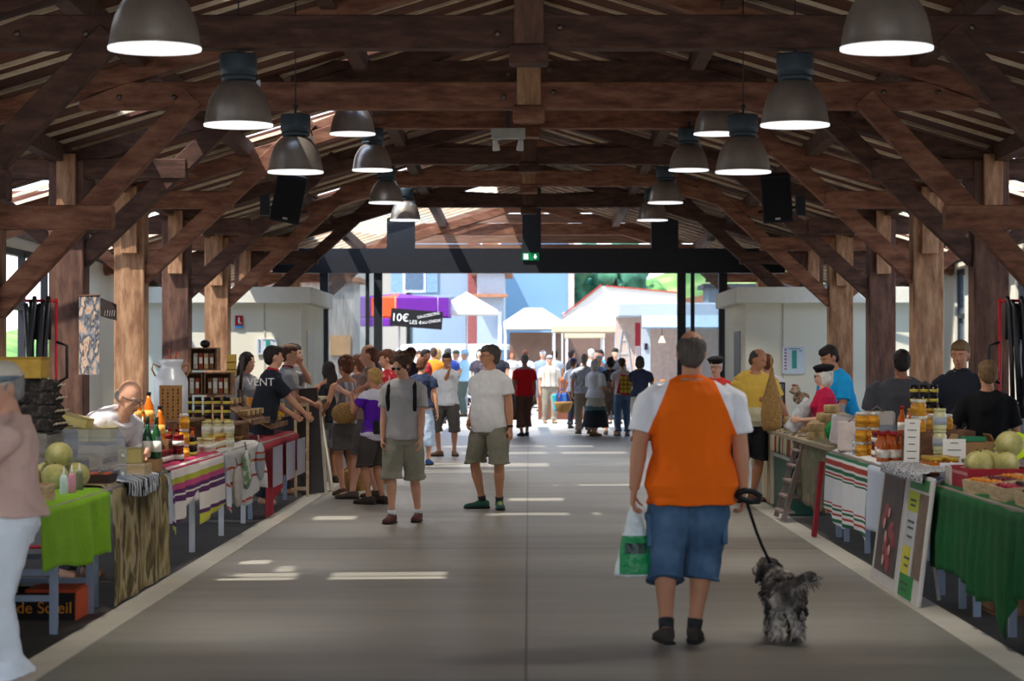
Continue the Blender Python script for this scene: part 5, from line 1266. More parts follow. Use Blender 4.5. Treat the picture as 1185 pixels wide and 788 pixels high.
# wooden crates as shelves above the dark jars
for i, (x, z, lab) in enumerate(((-3.3, 1.26, 'wooden crate shelf with packets, left above the dark jars'), (-3.02, 1.26, 'wooden crate shelf with packets, right above the dark jars'), (-3.16, 1.5, 'wooden crate shelf on top, with a dark saucepan lid'))):
    t = thing('crate_shelf', lab, 'shelf', (x, 23.6, z))
    m = MB(); 
    for s in (-1, 1): m.box((s * .125, 0, .11), (.015, .28, .22))
    m.box((0, 0, .0075), (.25, .28, .015)); m.box((0, 0, .2125), (.25, .28, .015)); m.build('crate_frame', wood('riser_wood', '#5a3c28', '#77543a', '#94704e', (4, 1, 4)), t)
    m = MB(); m.box((0, .13, .11), (.24, .01, .2)); m.build('back_board', M('#5f4430'), t)
    for q in range(4):
        p_ = thing('packet', 'small paper packet standing in ' + ('the left', 'the right', 'the top')[i] + ' crate shelf', 'packet', (x - .08 + q * .053, 23.52, z + .016), 0, 'packets in the %s crate shelf' % ('left', 'right', 'top')[i])
        MB().box((0, 0, .075), (.042, .06, .15)).build('packet_body', M(('#c9a878', '#8d5a3a', '#d8cdb6', '#a3472f')[(q + i) % 4], .8), p_, bevel=.004); MB().box((0, -.032, .08), (.03, .003, .06)).build('paper_label', M('#efe9dc'), p_)
t = thing('saucepan_lid', 'dark round lid on the top crate shelf', 'lid', (-3.16, 23.6, 1.758)); MB().ell((0, 0, 0), (.05, .03, .04)).build('lid_disc', M('#1f1b1c', .4), t)
t = thing('pasta_tower', 'tall golden striped packet standing before the white room', 'packet', (X_(268, 25), 25, .79))
MB().box((0, 0, .29), (.1, .1, .58)).build('grey_tube', M('#8d8f92', .6), t); MB().box((0, 0, .72), (.09, .09, .3)).build('golden_tube', ramp_mat('golden_tube', [(0, '#b3924a'), (.2, '#6a5428'), (.25, '#b3924a'), (.45, '#6a5428'), (.5, '#b3924a'), (.7, '#6a5428'), (.75, '#b3924a')], 'Object', 2, .57, .87), t)
t = thing('tall_dark_bottle', 'slender dark peppermill leaning by the golden packet', 'peppermill', (X_(279, 25.3), 25.3, .79)); m = MB(); m.tube([(-.02, 0, 0), (-.01, 0, .5)], .035, 10); m.tube([(-.01, 0, .5), (.02, 0, .86)], .018, 10); m.build('mill_body', M('#3a2c26', .5), t)
# sloping display racks with packets, red cloth table
table('long table under the burgundy cloth', -3.6, -2.68, 24.15, 27.9, z=.77, leg=METLEG)
RED = M('#8d1428', .85, var=.1, scale=4, bump=.3, bscale=20)
def zbr(u): return .02 + .34 * (1 / (1 + math.exp(-(u - .3) * 22))) - .1 * math.exp(-((u - .72) / .08) ** 2)
drape('tablecloth', 'burgundy cloth with three pinned pictures on the far left table', 'cloth', RED, -2.68, 24.15, 27.9, .775, zbr, -1, waves=5, amp=.03, seed=9, skew=-.06)
for i, d in enumerate((24.75, 26.1, 27.3)):
    t = thing('pinned_picture', ('nearest', 'middle', 'farthest')[i] + ' of the three pale pictures pinned to the burgundy cloth', 'picture', (-2.57, d, .66), R(-90))
    MB().box((0, .0, -.14), (.92, .006, .4)).build('sheet', M('#9694a4', .35), t); MB().ell((0, -.006, -.2), (.26, .004, .13)).build('white_figure', M('#d4d6de', .6), t); MB().box((.0, -.005, -.04), (.3, .004, .14)).build('dark_figure', M('#4a3436', .6), t)
def pack(kind):
    c = {'pk1': '#8a6a3a', 'pk2': '#5a3a2a', 'pk3': '#c9a24a'}[kind]
    t = thing('snack_packet', 'x', 'packet')
    m = MB(); m.box((0, 0, .03), (.1, .075, .06)); soft(m.build('packet_body', M(c, .35, var=.25, scale=30, spec=.6), t), .008, 2); MB().box((0, -.0, .056), (.05, .04, .006)).build('paper_label', M('#d8ceb0', .7), t)
    return t
def rack(label, d0, d1, zlo, zhi, rows=4, kinds=('pk1', 'pk2', 'pk3'), glabel='', x0=-3.45, x1=-2.78):
    t = thing('sloping_rack', label, 'display rack', ((x0 + x1) / 2, (d0 + d1) / 2, .78))
    wd = wood('riser_wood', '#5a3c28', '#77543a', '#94704e', (4, 1, 4))
    m = MB(); m.beam((x0, (d0 + d1) / 2, zhi), (x1, (d0 + d1) / 2, zlo), d1 - d0, .015, (0, 0, 1)); m.build('sloping_board', wd, t, True)
    for dd in (d0, d1):
        m = MB(); m.b2((x0, dd - .01, .78), (x0 + .03, dd + .01, zhi)); m.build('prop', wd, t, True)
    m = MB(); m.b2((x1 - .01, d0, zlo), (x1 + .01, d1, zlo + .05)); m.build('front_lip', wd, t, True)
    nd = int((d1 - d0) / .14)
    for r in range(rows):
        q = (r + .6) / rows
        for j in range(nd):
            kd = kinds[(r * 3 + j * 2) % len(kinds)]
            put(kd, [(x1 + (x0 - x1) * q, d0 + .08 + j * .14, zlo + (zhi - zlo) * q + .012)], glabel + {'pk1': ', light brown', 'pk2': ', dark brown', 'pk3': ', golden'}[kd], glabel + kd, pack, rz=0)
rack('nearer sloping wooden rack of packets above the burgundy cloth', 24.3, 25.9, .95, 1.42, glabel='small packet on the nearer sloping rack')
rack('farther sloping wooden rack of golden packets by the black polo seller', 26.1, 27.8, .86, 1.18, glabel='small packet on the farther sloping rack', kinds=('pk3', 'pk1', 'pk3'))
carton('orange printed box standing lit in front of the black polo seller', -3.0, 27.0, 1.02, .3, .2, .16, patch_mat('orange_box_print', ['#d9702a', '#e89a3a', '#f0d9b0'], 12), flaps=False)
carton('small yellow box at the end of the farther rack', -2.86, 27.75, .95, .1, .1, .16, M('#e0b41c', .6), flaps=False)
# panels and counter farther on
t = thing('grey_panel', 'tall dark grey board standing upright at the end of the burgundy table', 'panel', (-2.62, 28.9, 0))
m = MB(); m.box((0, 0, .64), (.28, .1, 1.26), (0, R(-4), 0)); m.build('board', M('#4d4a48', .7, var=.12, scale=3), t, bevel=.008)
m = MB(); m.box((.16, -.02, .58), (.03, .06, 1.16), (0, R(-4), 0)); m.build('white_edge', M('#cfc6b4', .8), t)
t = thing('timber_rack', 'narrow light wooden rack between burgundy cloth and grey board', 'frame', (-2.66, 28.3, 0))
for xx in (-.07, .07):
    m = MB(); m.box((xx, 0, .55), (.03, .05, 1.1)); m.build('upright', PALEWOOD, t)
for zz in (.1, .55, 1.08):
    m = MB(); m.box((0, 0, zz), (.17, .045, .04)); m.build('crossbar', PALEWOOD, t)
t = thing('sales_counter', 'high counter with pale top where the women queue', 'counter', (-3.0, 31, 0))
MB().box((0, 0, .55), (.7, 3.6, 1.1)).build('counter_body', M('#5c4a3c', .8), t); MB().box((0, 0, 1.12), (.8, 3.7, .04)).build('worktop', M('#a48c70', .6), t, bevel=.006)
t = thing('blue_tray', 'bright blue tray on the high counter', 'tray', (-2.85, 30.2, 1.14)); MB().box((0, 0, .02), (.4, .5, .04)).build('tray_body', M('#3f6fd8', .5), t, bevel=.01)
t = thing('lettuce', 'green leafy lettuce on the high counter', 'vegetable', (-2.95, 29.6, 1.14))
m = MB()
for i in range(14): a = i * 2.4; m.ell((.07 * math.cos(a), .07 * math.sin(a), .06), (.06, .045, .05), Euler((0, .6, a)).to_matrix(), 8, 5)
soft(m.build('leaves', M('#8fb04a', .7, var=.3, scale=20), t, fix=False), .012, 1, .02, .02)
t = thing('leaning_board', 'narrow white board leaning on the counter behind the grey panel', 'board', (-2.45, 29.6, 0)); MB().box((-.04, 0, .5), (.03, .3, 1.0), (0, R(-9), 0)).build('board', M('#d6cfc0', .8), t)
t = thing('straw_bag', 'round straw bag hanging from the curly haired woman, lit by the sun', 'bag', (X_(398, 28.0), 28.15, .98))
m = MB(); m.ell((0, 0, 0), (.16, .09, .13)); m.build('bag', STRAW, t); m = MB(); m.tube([(-.1, 0, .08), (0, 0, .3), (.1, 0, .08)], .01); m.build('handle', M('#8a6a42'), t)
t = thing('floor_basket', 'wicker basket on the floor behind the women at the counter', 'basket', (X_(413, 29.6), 29.8, 0)); m = MB(); m.lathe((0, 0, 0), [(.15, 0), (.19, .22), (.2, .24), (.17, .24), (.13, .03)], 18); m.build('basket', STRAW, t)
m = MB(); m.tube([(-.18, 0, .23), (0, 0, .42), (.18, 0, .23)], .012); m.build('handle', STRAW, t)
# black hose bundles on red stands
def hoses(label, x, D, s):
    t = thing('hose_stand', label, 'hose stand', (x, D, 0))
    m = MB(); m.tube([(s * -.11, 0, 0), (s * -.11, 0, 2.12)], .013, 8); m.tube([(s * -.11, 0, 2.1), (s * .16, 0, 2.1)], .013, 8); m.tube([(-.16, 0, .012), (.16, 0, .012)], .016, 8); m.build('red_frame', M('#b3202a', .5), t)
    m = MB(); m.tube([(s * -.11, 0, 1.75), (s * -.2, 0, 1.72), (s * -.2, 0, 1.45), (s * -.11, 0, 1.4)], .014, 8); m.build('handle', M('#1b1b1e', .4), t)
    rr = random.Random(5)
    for i in range(6):
        xx = s * (-.05 + i * .036); yy = -.04 - .035 * (i % 2); z1 = 2.12 - .03 * (i % 3); z0 = 1.15 + rr.uniform(-.05, .1)
        m = MB(); m.tube([(xx, yy + .03, z1 - .35), (xx, yy + .02, z1 - .05), (xx, yy, z1), (xx + .004, yy - .03, z1 - .05), (xx + s * rr.uniform(-.03, .05), yy - .02, 1.6), (xx + s * rr.uniform(-.02, .06), yy, z0)], .021, 10); m.build('black_hose', M('#26262a', .35, var=.05), t)
hoses('black hoses hanging on a red stand before the left dark post', X_(50, 20.5), 20.5, -1)
hoses('black hoses hanging on a red stand at the right edge', X_(1172, 20.5), 20.5, 1)
t = thing('fabric_picture', 'long narrow fabric picture of stone arches hanging on the dark left post', 'picture', (X_(103, 28.65), 28.66, Z_(388, 28.65)))
m = MB(); m.box((0, 0, 0), (.24, .012, .93)); m.build('fabric', patch_mat('fabric_art', ['#c98a62', '#d9b79a', '#8d9098', '#4a4a52', '#e0c8b0', '#b8744c'], 6, .9, stretch=(1.6, 1, .8)), t)
m = MB(); m.tube([(-.13, 0, .47), (.13, 0, .47)], .012, 6); m.build('top_rod', M('#6a4a34'), t)
t = thing('black_pennant', 'black pennant with white scribbles hanging beside the fabric picture', 'pennant', (X_(116, 28.6), 28.62, Z_(359, 28.6)))
m = MB(); m.prism([(0, .15), (.19, .07), (.19, -.12), (.1, -.1), (.0, -.07)], 1, -.005, .005); m.build('flag', M('#3a2f2c', .9), t)
m = MB(); 
for i in range(5): m.beam((.05 + i * .028, -.008, -.07), (.06 + i * .028, -.008, -.0), .006, .003)
m.build('white_scribbles', M('#e6e2da'), t)

# more goods along the front of the left tables
tier('jam', -2.8, 1, 18.1, 9, .8, 1, 'red jam jar in the front row above the striped towel', 'front row of jam jars', dys=.13)
tier('gold', -2.9, 1, 18.2, 8, .8, 2, 'golden jar in the second row above the striped towel', 'second row of golden jars', dys=.14)
tier('dark', -3.4, 5, 20.1, 1, .8, 3, 'dark jar with yellow label stacked at the foot of the milk churn', 'dark jars below churn', dxs=.09)
tier('honey', -2.8, 1, 21.4, 8, .8, 1, 'amber honey jar in the front row above the tea towel', 'front row of honey jars', dys=.14)
tier('dark', -3.5, 5, 18.2, 1, .8, 4, 'dark jar with yellow label stacked behind the jam jars', 'dark jars behind jam', dxs=.09)
for i, (x, y, lab) in enumerate(((-2.95, 16.6, 'flat wooden tray of small cheeses behind the zebra cloth'), (-3.1, 18.7, 'flat wooden tray of wrapped biscuits behind the jam jars'))):
    crate(lab, x, y, .79, .3, .4, .06, name='wooden_tray', solid=True)
    for q in range(9):
        o_ = thing('small_cheese' if i == 0 else 'wrapped_biscuit', ('small round cheese in the flat tray behind the zebra cloth', 'wrapped biscuit in the flat tray behind the jam jars')[i], ('cheese', 'biscuit')[i], (x - .09 + .09 * (q % 3), y - .12 + .12 * (q // 3), .803), 0, ('small cheeses', 'wrapped biscuits')[i])
        if i == 0: MB().lathe((0, 0, 0), [(.035, 0), (.038, .006), (.038, .04), (.034, .045)], 14).build('cheese', M('#d9cda8', .8), o_); MB().lathe((0, 0, .045), [(.018, 0), (.018, .002)], 10).build('paper_label', M('#8a3a2c'), o_)
        else: MB().box((0, 0, .04), (.07, .09, .08)).build('wrapper', M('#c9a04a', .3, var=.2, scale=30), o_, bevel=.01); MB().box((0, 0, .082), (.03, .05, .004)).build('paper_label', M('#efe9dc'), o_)

# things filling the middle of the left tables
for i, (x, y, z, lab) in enumerate(((-3.35, 24.0, 1.0, 'round wicker tray of dried mushrooms leaning above the dark jars'), (-2.95, 23.7, .8, 'square wicker tray of biscuits at the end of the tea towel'))):
    t = thing('wicker_tray', lab, 'tray', (x, y, z)); m = MB(); m.lathe((0, 0, 0), [(.12, 0), (.15, .05), (.155, .06), (.14, .06), (.11, .01)], 18); m.build('tray_body', STRAW, t)
    rr = random.Random(i); m = MB()
    for _ in range(30): m.ell((rr.uniform(-.09, .09), rr.uniform(-.09, .09), .05 + rr.uniform(0, .03)), (.02, .02, .012), n=7, m=4)
    tag(m.build('contents', M('#6a4a34', .8, var=.3, scale=30), t), kind='stuff')
cheese('dark cured ham block in front of the grey crates', -3.05, 16.1, .79, .2, .25, .14, dark=True)
cheese('pale cut cheese block standing before the green bottles', -2.8, 17.0, .87, .16, .12, .1)
crate('flat pale box under the pale cut cheese', -2.8, 17.0, .79, .24, .3, .075, solid=True)
tier('gold', -2.78, 1, 19.5, 1, .8, 3, 'golden jar in the small column at the towel edge', 'golden jar column')
put('orange', [(-2.86, 18.75, .98), (-2.9, 19.3, .8)], 'orange bottle with dark cap in front of the jam jars', 'orange bottles in front')
riser('small box riser under the front orange bottle', -2.95, -2.78, 18.65, 18.85, .98)
put('red', [(-2.84, 20.0, .8), (-2.92, 20.05, .8), (-2.84, 20.4, .8), (-2.92, 20.45, .8), (-3.0, 20.2, .8)], 'slim sauce bottle with red cap before the milk churn', 'slim sauce bottles left')
# ------------------------------------------------------------------ RIGHT SIDE
GREEN = M('#17572c', .9, var=.12, scale=5, bump=.35, bscale=24)
table('near right trestle table under the dark green cloth', 2.66, 3.6, 11.2, 15.8, legs=(15.5, 15.0, 13.9, 13.3, 12.7), leg=METLEG)
def zbg(u): return .35 - .1 * u - .25 * math.exp(-((u - .47) / .045) ** 2) - .1 * math.exp(-((u - .62) / .1) ** 2)
drape('tablecloth', 'dark green gathered cloth on the near right table', 'cloth', GREEN, 2.66, 11.2, 15.8, .785, zbg, 1, waves=17, amp=.02, n=170, seed=6)
t = crate('pale slatted crate on the floor below the green cloth, at the frame edge', 3.1, 13.3, 0, .4, .6, .3)
t = crate('brown wooden crate on the floor below the green cloth, farther in', 3.1, 15.3, 0, .4, .5, .34, wood('riser_wood', '#5a3c28', '#77543a', '#94704e', (4, 1, 4)))
# produce on the green cloth
REDBOX = M('#a01f2c', .7, var=.06)
t = crate('red cardboard tray holding the melons', 2.92, 15.25, .79, .4, .62, .13, REDBOX, solid=True, name='fruit_tray')
m = MB()
for i in range(9): m.box((-.205, -.26 + i * .06, .095), (.003, .035, .02))
m.build('white_print', M('#d9a0a0'), t)
t = crate('white ended box beside the red melon tray', 2.76, 15.62, .79, .1, .2, .12, M('#cfc5b8', .8), solid=True, name='fruit_box')
put('melon', [(2.82, 15.1, .86), (2.98, 15.1, .86), (2.84, 15.3, .86), (3.0, 15.32, .86), (2.92, 15.48, .86)], 'pale green melon lying in the red tray', 'melons in the red tray', melon)
t = inst(PROTO['melon'], (3.02, 15.2, .98), 1, 'largest round melon on top of the red tray'); t.scale = (1.05, 1.05, 1.05); del t['group']
crate('low crate behind the berries under the single melon', 3.26, 14.6, .79, .3, .4, .13, solid=True)
put('melon', [(3.22, 14.5, .81)], 'single melon at the right frame edge behind the berries', 'right melon', melon)
table('plain back table behind the melons', 3.05, 3.9, 16.2, 19.4, z=.9, leg=METLEG)
for i, (x, y) in enumerate(((3.2, 17.5), (3.52, 17.3))):
    t = carton(('brown cardboard box with green top before the fair haired boy', 'brown cardboard box right of the fair haired boy')[i], x, y, .905, .28, .3, .1)
    m = MB(); m.box((0, 0, .12), (.18, .2, .03)); m.build('green_content', M('#2f8f63', .7), t)
t = thing('fluorescent_sign', 'fluorescent yellow star shaped price sign at the right edge', 'sign', (3.28, 16.2, .92))
m = MB(); pr = []
for i in range(28): a = 2 * PI * i / 28; r_ = .17 if i % 2 else .145; pr.append((r_ * math.cos(a), .1 + r_ * .55 * math.sin(a)))
m.prism(pr, 1, -.003, .003); m.build('card', M('#c8e61a', .6, var=.02), t); m = MB(); m.b2((-.004, .003, -.02), (.004, .01, .08)); m.build('stick', M('#d9c9a0'), t)
def punnet_crate(label, x, y, z, rz, tilt, fruits, grp):
    t = crate(label, x, y, z, .34, .48, .09, PALEWOOD, rz, tilt, solid=True)
    rm = Matrix.Rotation(rz, 3, 'Z') @ Euler((0, tilt, 0)).to_matrix()
    for i in range(3):
        for j in range(4):
            c, nm = fruits[(i + j * 2) % len(fruits)]
            p = V((x, y, z)) + rm @ V((-.1 + i * .1, -.17 + j * .115, .02))
            q = thing('punnet', nm + ' punnet in the ' + grp, 'punnet', p, rz, nm + ' punnets in the ' + grp)
            MB().box((0, 0, .025), (.09, .1, .05), taper=1.1).build('tub', M('#4a3a2c', .6), q)
            m = MB(); rr = random.Random(i * 7 + j)
            for _ in range(14): m.ell((rr.uniform(-.035, .035), rr.uniform(-.04, .04), .055 + rr.uniform(0, .012)), (.013, .013, .013), n=7, m=4)
            tag(m.build('berries', M(c, .35, var=.2, scale=40), q), kind='stuff')
punnet_crate('pale wooden crate of dark and pink berries, nearest on the green cloth', 2.88, 13.2, .79, 0, R(-4), [('#2a1420', 'dark berry'), ('#c23a5c', 'pink berry')], 'nearest crate')
punnet_crate('pale wooden crate of raspberries in the middle of the green cloth', 2.87, 13.9, .79, 0, R(-5), [('#b0203a', 'raspberry'), ('#3a1420', 'blackberry')], 'middle crate')
punnet_crate('pale wooden crate of apricots and plums below the melon tray', 2.87, 14.6, .79, R(8), R(-6), [('#d9862a', 'apricot'), ('#6a2030', 'plum')], 'farther crate')
punnet_crate('raised wooden crate of currants at the right frame edge', 3.2, 13.6, .86, R(-5), R(-8), [('#7a1626', 'currant'), ('#2a1420', 'bilberry')], 'raised crate')
MB and riser('plain riser board below the raised berry crate', 3.0, 3.45, 13.3, 14.6, .86)
# round stacked tins
put('tin', [(2.94, 17.3, .795 + k * .152) for k in range(3)], 'pale yellow round tin in the stack left of the melons', 'stack of pale tins')
# long table with white cloths
table('long right table under the white striped cloths', 2.68, 3.7, 16.0, 21.6, z=.79, legs=(16.4, 18.4, 20.0, 21.3))
STR = ramp_mat('green_red_stripes', [(0, '#dfe0de'), (.24, '#2c6a4c'), (.285, '#dfe0de'), (.31, '#b5473c'), (.36, '#dfe0de'), (.385, '#2c6a4c'), (.42, '#dfe0de'), (.44, '#b5473c'), (.46, '#dfe0de'), (.475, '#2c6a4c'), (.49, '#e3e6ea'), (.74, '#b5473c'), (.755, '#e3e6ea'), (.775, '#2c6a4c'), (.8, '#dfe0de'), (.825, '#b5473c'), (.85, '#e3e6ea'), (.88, '#2c6a4c'), (.915, '#e3e6ea')], 'UV', 1, -.2, .66)
drape('striped_tablecloth', 'white cloth with green and red stripes along its length', 'cloth', STR, 2.68, 18.95, 21.6, .795, lambda u: .24 - .06 * (1 - u) + .04 * math.sin(u * 8), 1, waves=4, amp=.022, seed=11, depth=.5)
VST = ramp_mat('vertical_stripes', [(0, '#cdd6e6'), (.3, '#2c6a4c'), (.33, '#d4dae6'), (.37, '#a02c3c'), (.43, '#d4dae6'), (.47, '#2c6a4c'), (.52, '#cdd6e6')], 'UV', 0, 0, 3.2)
drape('striped_tablecloth', 'bluish white cloth with upright green and red bands', 'cloth', VST, 2.68, 16.0, 18.95, .795, lambda u: .28, 1, waves=5, amp=.016, seed=12, depth=.4)
# picture stands in front of it
def stand(label, x, d0, d1, h, art, nm='picture_stand'):
    t = thing(nm, label, 'display board', (x, (d0 + d1) / 2, 0), R(0))
    L_ = d1 - d0
    rm = Euler((0, R(7), 0)).to_matrix()
    m = MB(); m.box(rm @ V((0, 0, h / 2)), (.03, L_, h), rm); m.build('white_board', M('#cfcbc6', .7, var=.03), t, bevel=.01)
    art(t, L_, h, rm)
    m = MB(); m.beam((.1, 0, h * .9), (.2, 0, 0.012), .03, .02); m.build('rear_strut', M('#b8b4ae'), t)
def art_salami(t, L_, h, rm):
    m = MB(); m.box(rm @ V((-.017, 0, h * .52)), (.004, L_ * .8, h * .82), rm); m.build('photo_background', M('#4a3c38', .5, var=.3, scale=4), t)
    rr = random.Random(3)
    m = MB()
    for i in range(7): m.ell(rm @ V((-.02, rr.uniform(-.2, .2) * L_, h * (.2 + .07 * i))), (.006, .11, .06), rm @ Euler((rr.uniform(-.5, .5), 0, 0)).to_matrix(), 12, 5)
    m.build('printed_salami', M('#9a3a40', .5, var=.35, scale=26), t)
    m = MB()
    for i in range(5): m.ell(rm @ V((-.026, rr.uniform(-.2, .2) * L_, h * (.22 + .1 * i))), (.003, .05, .04), rm, 10, 4)
    tag(m.build('printed_slices', M('#d9b0a8', .5, var=.15, scale=30), t), kind='stuff')
def art_text(t, L_, h, rm):
    for (y0, y1, z0, z1, c, nm) in ((-.42, .46, .88, .97, '#2f7a3c', 'green_header'), (-.05, .46, .7, .86, '#c3cc3a', 'yellow_block'), (-.05, .46, .42, .7, '#c9ccd0', 'white_block'), (.1, .46, .2, .42, '#d8cf3c', 'yellow_block'), (-.2, .46, .02, .2, '#2a8a44', 'green_block'), (-.46, -.06, .2, .86, '#7a6656', 'photo_strip')):
        m = MB(); m.box(rm @ V((-.017, (y0 + y1) / 2 * L_, (z0 + z1) / 2 * h)), (.004, (y1 - y0) * L_, (z1 - z0) * h), rm); m.build(nm, M(c, .6, var=.25 if 'photo' in nm else .03, scale=20), t)
    m = MB()
    for z_, wd in ((.79, .3), (.75, .24), (.62, .34), (.57, .3), (.5, .25), (.33, .28), (.27, .2), (.13, .4), (.08, .3)):
        m.box(rm @ V((-.021, .2 * L_, z_ * h)), (.003, wd * L_ * .9, .014), rm)
    m.build('printed_lines', M('#4a5a4a', .7), t)
stand('board with a large photo of sliced salami before the bluish cloth', 2.5, 16.42, 17.6, .84, art_salami)
stand('board with yellow, white and green text panels next to the green cloth', 2.5, 15.5, 16.34, .84, art_text)
drape('lace_cloth', 'black and white knotted cloth strip over the picture boards', 'cloth', patch_mat('knotted_cloth', ['#1f1f22', '#c9c9cc', '#d9d9dc'], 9, .9, coord='UV', stretch=(4, 8, 1), interp='CONSTANT'), 2.6, 15.7, 17.5, .86, lambda u: .79, 1, depth=.2, amp=.01, off=.05, waves=6, mrows=5)
# jars and bottles
put('red', [(2.76 + .08 * i, 18.75 + .1 * j, .8) for i in range(3) for j in range(3)], 'orange red sauce bottle with red cap and white label', 'sauce bottles right stall')
tier('gold', 3.12, 2, 18.6, 2, 1.06, 1, 'golden honey jar on the riser above the sauce bottles', 'golden jars', dxs=.1, dys=.1)
riser('wooden riser under the golden honey jars', 3.06, 3.4, 18.4, 18.9, 1.055)
tier('gold', 2.9, 1, 17.9, 3, 1.06, 2, 'golden honey jar stacked behind the tall price strip', 'golden jars behind strip', dys=.1)
riser('small riser behind the tall price strip', 2.82, 3.05, 17.8, 18.3, 1.055)
tier('honey', 2.78, 2, 16.5, 4, .8, 1, 'dark honey jar with white label near the green cloth', 'honey jars by green cloth', dxs=.11, dys=.12)
tier('jam', 2.85, 3, 19.6, 4, .8, 2, 'jam jar with cream label left of the sauce bottles', 'jam jars right stall', dxs=.09)
tier('dark', 2.86, 3, 20.2, 3, .8, 2, 'dark terrine jar with yellow label at the middle of the right stall', 'terrine jars right stall', dxs=.09)
riser('dark riser carrying the banded jars', 3.3, 3.6, 20.9, 21.6, 1.05)
tier('dark', 3.34, 3, 20.95, 1, 1.052, 4, 'black jar with yellow band stacked before the blue shirted man', 'banded black jars', dxs=.085)
tier('pale', 3.15, 3, 19.2, 2, .8, 2, 'pale jar behind the sauce bottles', 'pale jars right stall', dxs=.1)
price_card('tall cream price strip leaning over the honey jars', 2.7, 17.1, .62, .11, .56, R(-20), lean=.12)
price_card('white price card beside the tall cream strip', 3.0, 17.05, .8, .16, .24, R(-10), lean=.15)
price_card('small striped card at the foot of the price strip', 2.86, 16.35, .8, .16, .1, R(-10), col='#d9d4da', lean=.2)
shield('clear acrylic box left of the striped cloth corner', 2.84, 20.35, .8, R(-25), .24, .2)
shield('clear acrylic shield in front of the magenta blouse', 3.1, 21.3, .8, R(-15), .3, .24)
for i, (x, y, w_, h, lab) in enumerate(((2.84, 21.0, .3, .26, 'pale paper bag standing at the corner of the striped cloth'), (3.1, 21.5, .3, .34, 'grey paper bag behind the pale paper bag'))):
    t = thing('paper_bag', lab, 'bag', (x, y, .8), R(-15)); m = MB(); m.box((0, 0, h / 2), (w_, .14, h), (R(-8), 0, 0)); m.build('bag', M(('#ddcec8', '#b5aca4')[i], .3, bump=.4, bscale=20), t, bevel=.012)
    m = MB(); m.tube([(-.06, -.05, h), (0, -.06, h + .05), (.06, -.05, h)], .005, 6); m.build('handle', M('#8a7a70'), t)
# far right stall
t = thing('wooden_counter', 'light planked counter end with a striped fabric strip, far right stall', 'counter', (3.1, 25.3, 0))
PL = ramp_mat('counter_planks', [(0, '#b7a88c'), (.24, '#8a7c66'), (.26, '#bfb094'), (.49, '#8a7c66'), (.51, '#b3a488'), (.74, '#8a7c66'), (.76, '#c2b498')], 'Object', 1, 1.9, 2.7)
m = MB(); m.b2((-.4, 1.7, 0), (-.34, 2.7, .8)); m.build('plank_panel', PL, t)
m = MB(); m.b2((-.42, -3.6, .78), (.5, 2.75, .82)); m.build('counter_top', M('#a3937a', .7), t, bevel=.004)
m = MB(); m.b2((-.35, 2.65, 0), (.45, 2.7, .78)); m.build('end_panel', PL, t)
for yy in (-3.5, 0.0):
    for xx in (-.3, .42):
        m = MB(); m.b2((xx - .025, yy, 0), (xx + .025, yy + .05, .78)); m.build('leg', METLEG, t)
FAB = ramp_mat('bayadere_stripes', [(0, '#b8a98c'), (.08, '#8d2a2c'), (.16, '#2c5a40'), (.24, '#b8a98c'), (.4, '#8d2a2c'), (.45, '#b8a98c'), (.52, '#2c5a40'), (.6, '#b8a98c'), (.75, '#8d2a2c'), (.82, '#c4b598')], 'UV', 0, 0, 2.2)
drape('striped_runner', 'short striped fabric strip over the green box', 'cloth', FAB, 2.7, 24.6, 26.9, .825, lambda u: .6, 1, depth=.3, amp=.006, waves=4, mrows=6, off=.012)
t = thing('green_box', 'dark green storage box standing under the striped strip', 'box', (2.86, 25.7, 0)); MB().box((0, 0, .28), (.34, 1.7, .56)).build('box_body', M('#1f4a3c', .6, var=.08), t, bevel=.01); MB().box((0, 0, .575), (.37, 1.74, .04)).build('lid', M('#8f9690', .6), t, bevel=.008)
drape('tablecloth', 'brown and green leaf printed cloth beside the ladder shelf', 'cloth', patch_mat('leaf_print', ['#6a5c4e', '#7d6f60', '#5a6a4c', '#94806e'], 5, .9, bump=.2), 2.72, 21.7, 24.0, .825, lambda u: .2, 1, waves=3, amp=.02, seed=14)
t = thing('red_board', 'narrow dark red board edge between leaf cloth and striped cloth', 'board', (2.6, 21.75, 0)); MB().box((0, 0, .35), (.04, .1, .68), (0, R(6), 0)).build('board', M('#8a2028', .7), t)
t = thing('ladder_shelf', 'brown stepped wooden shelf leaning at the far right stall', 'shelf', (2.62, 24.1, 0))
for s in (-1, 1):
    m = MB(); m.beam((-.12, s * .35, 0.02), (.1, s * .3, .8), .03, .05); m.build('side_rail', M('#7d6c66', .7), t)
for i in range(5):
    z_ = .1 + i * .15; m = MB(); m.box((-.1 + .22 * z_ / .8, 0, z_), (.14, .64, .02)); m.build('tread', M('#8a7872', .7), t)
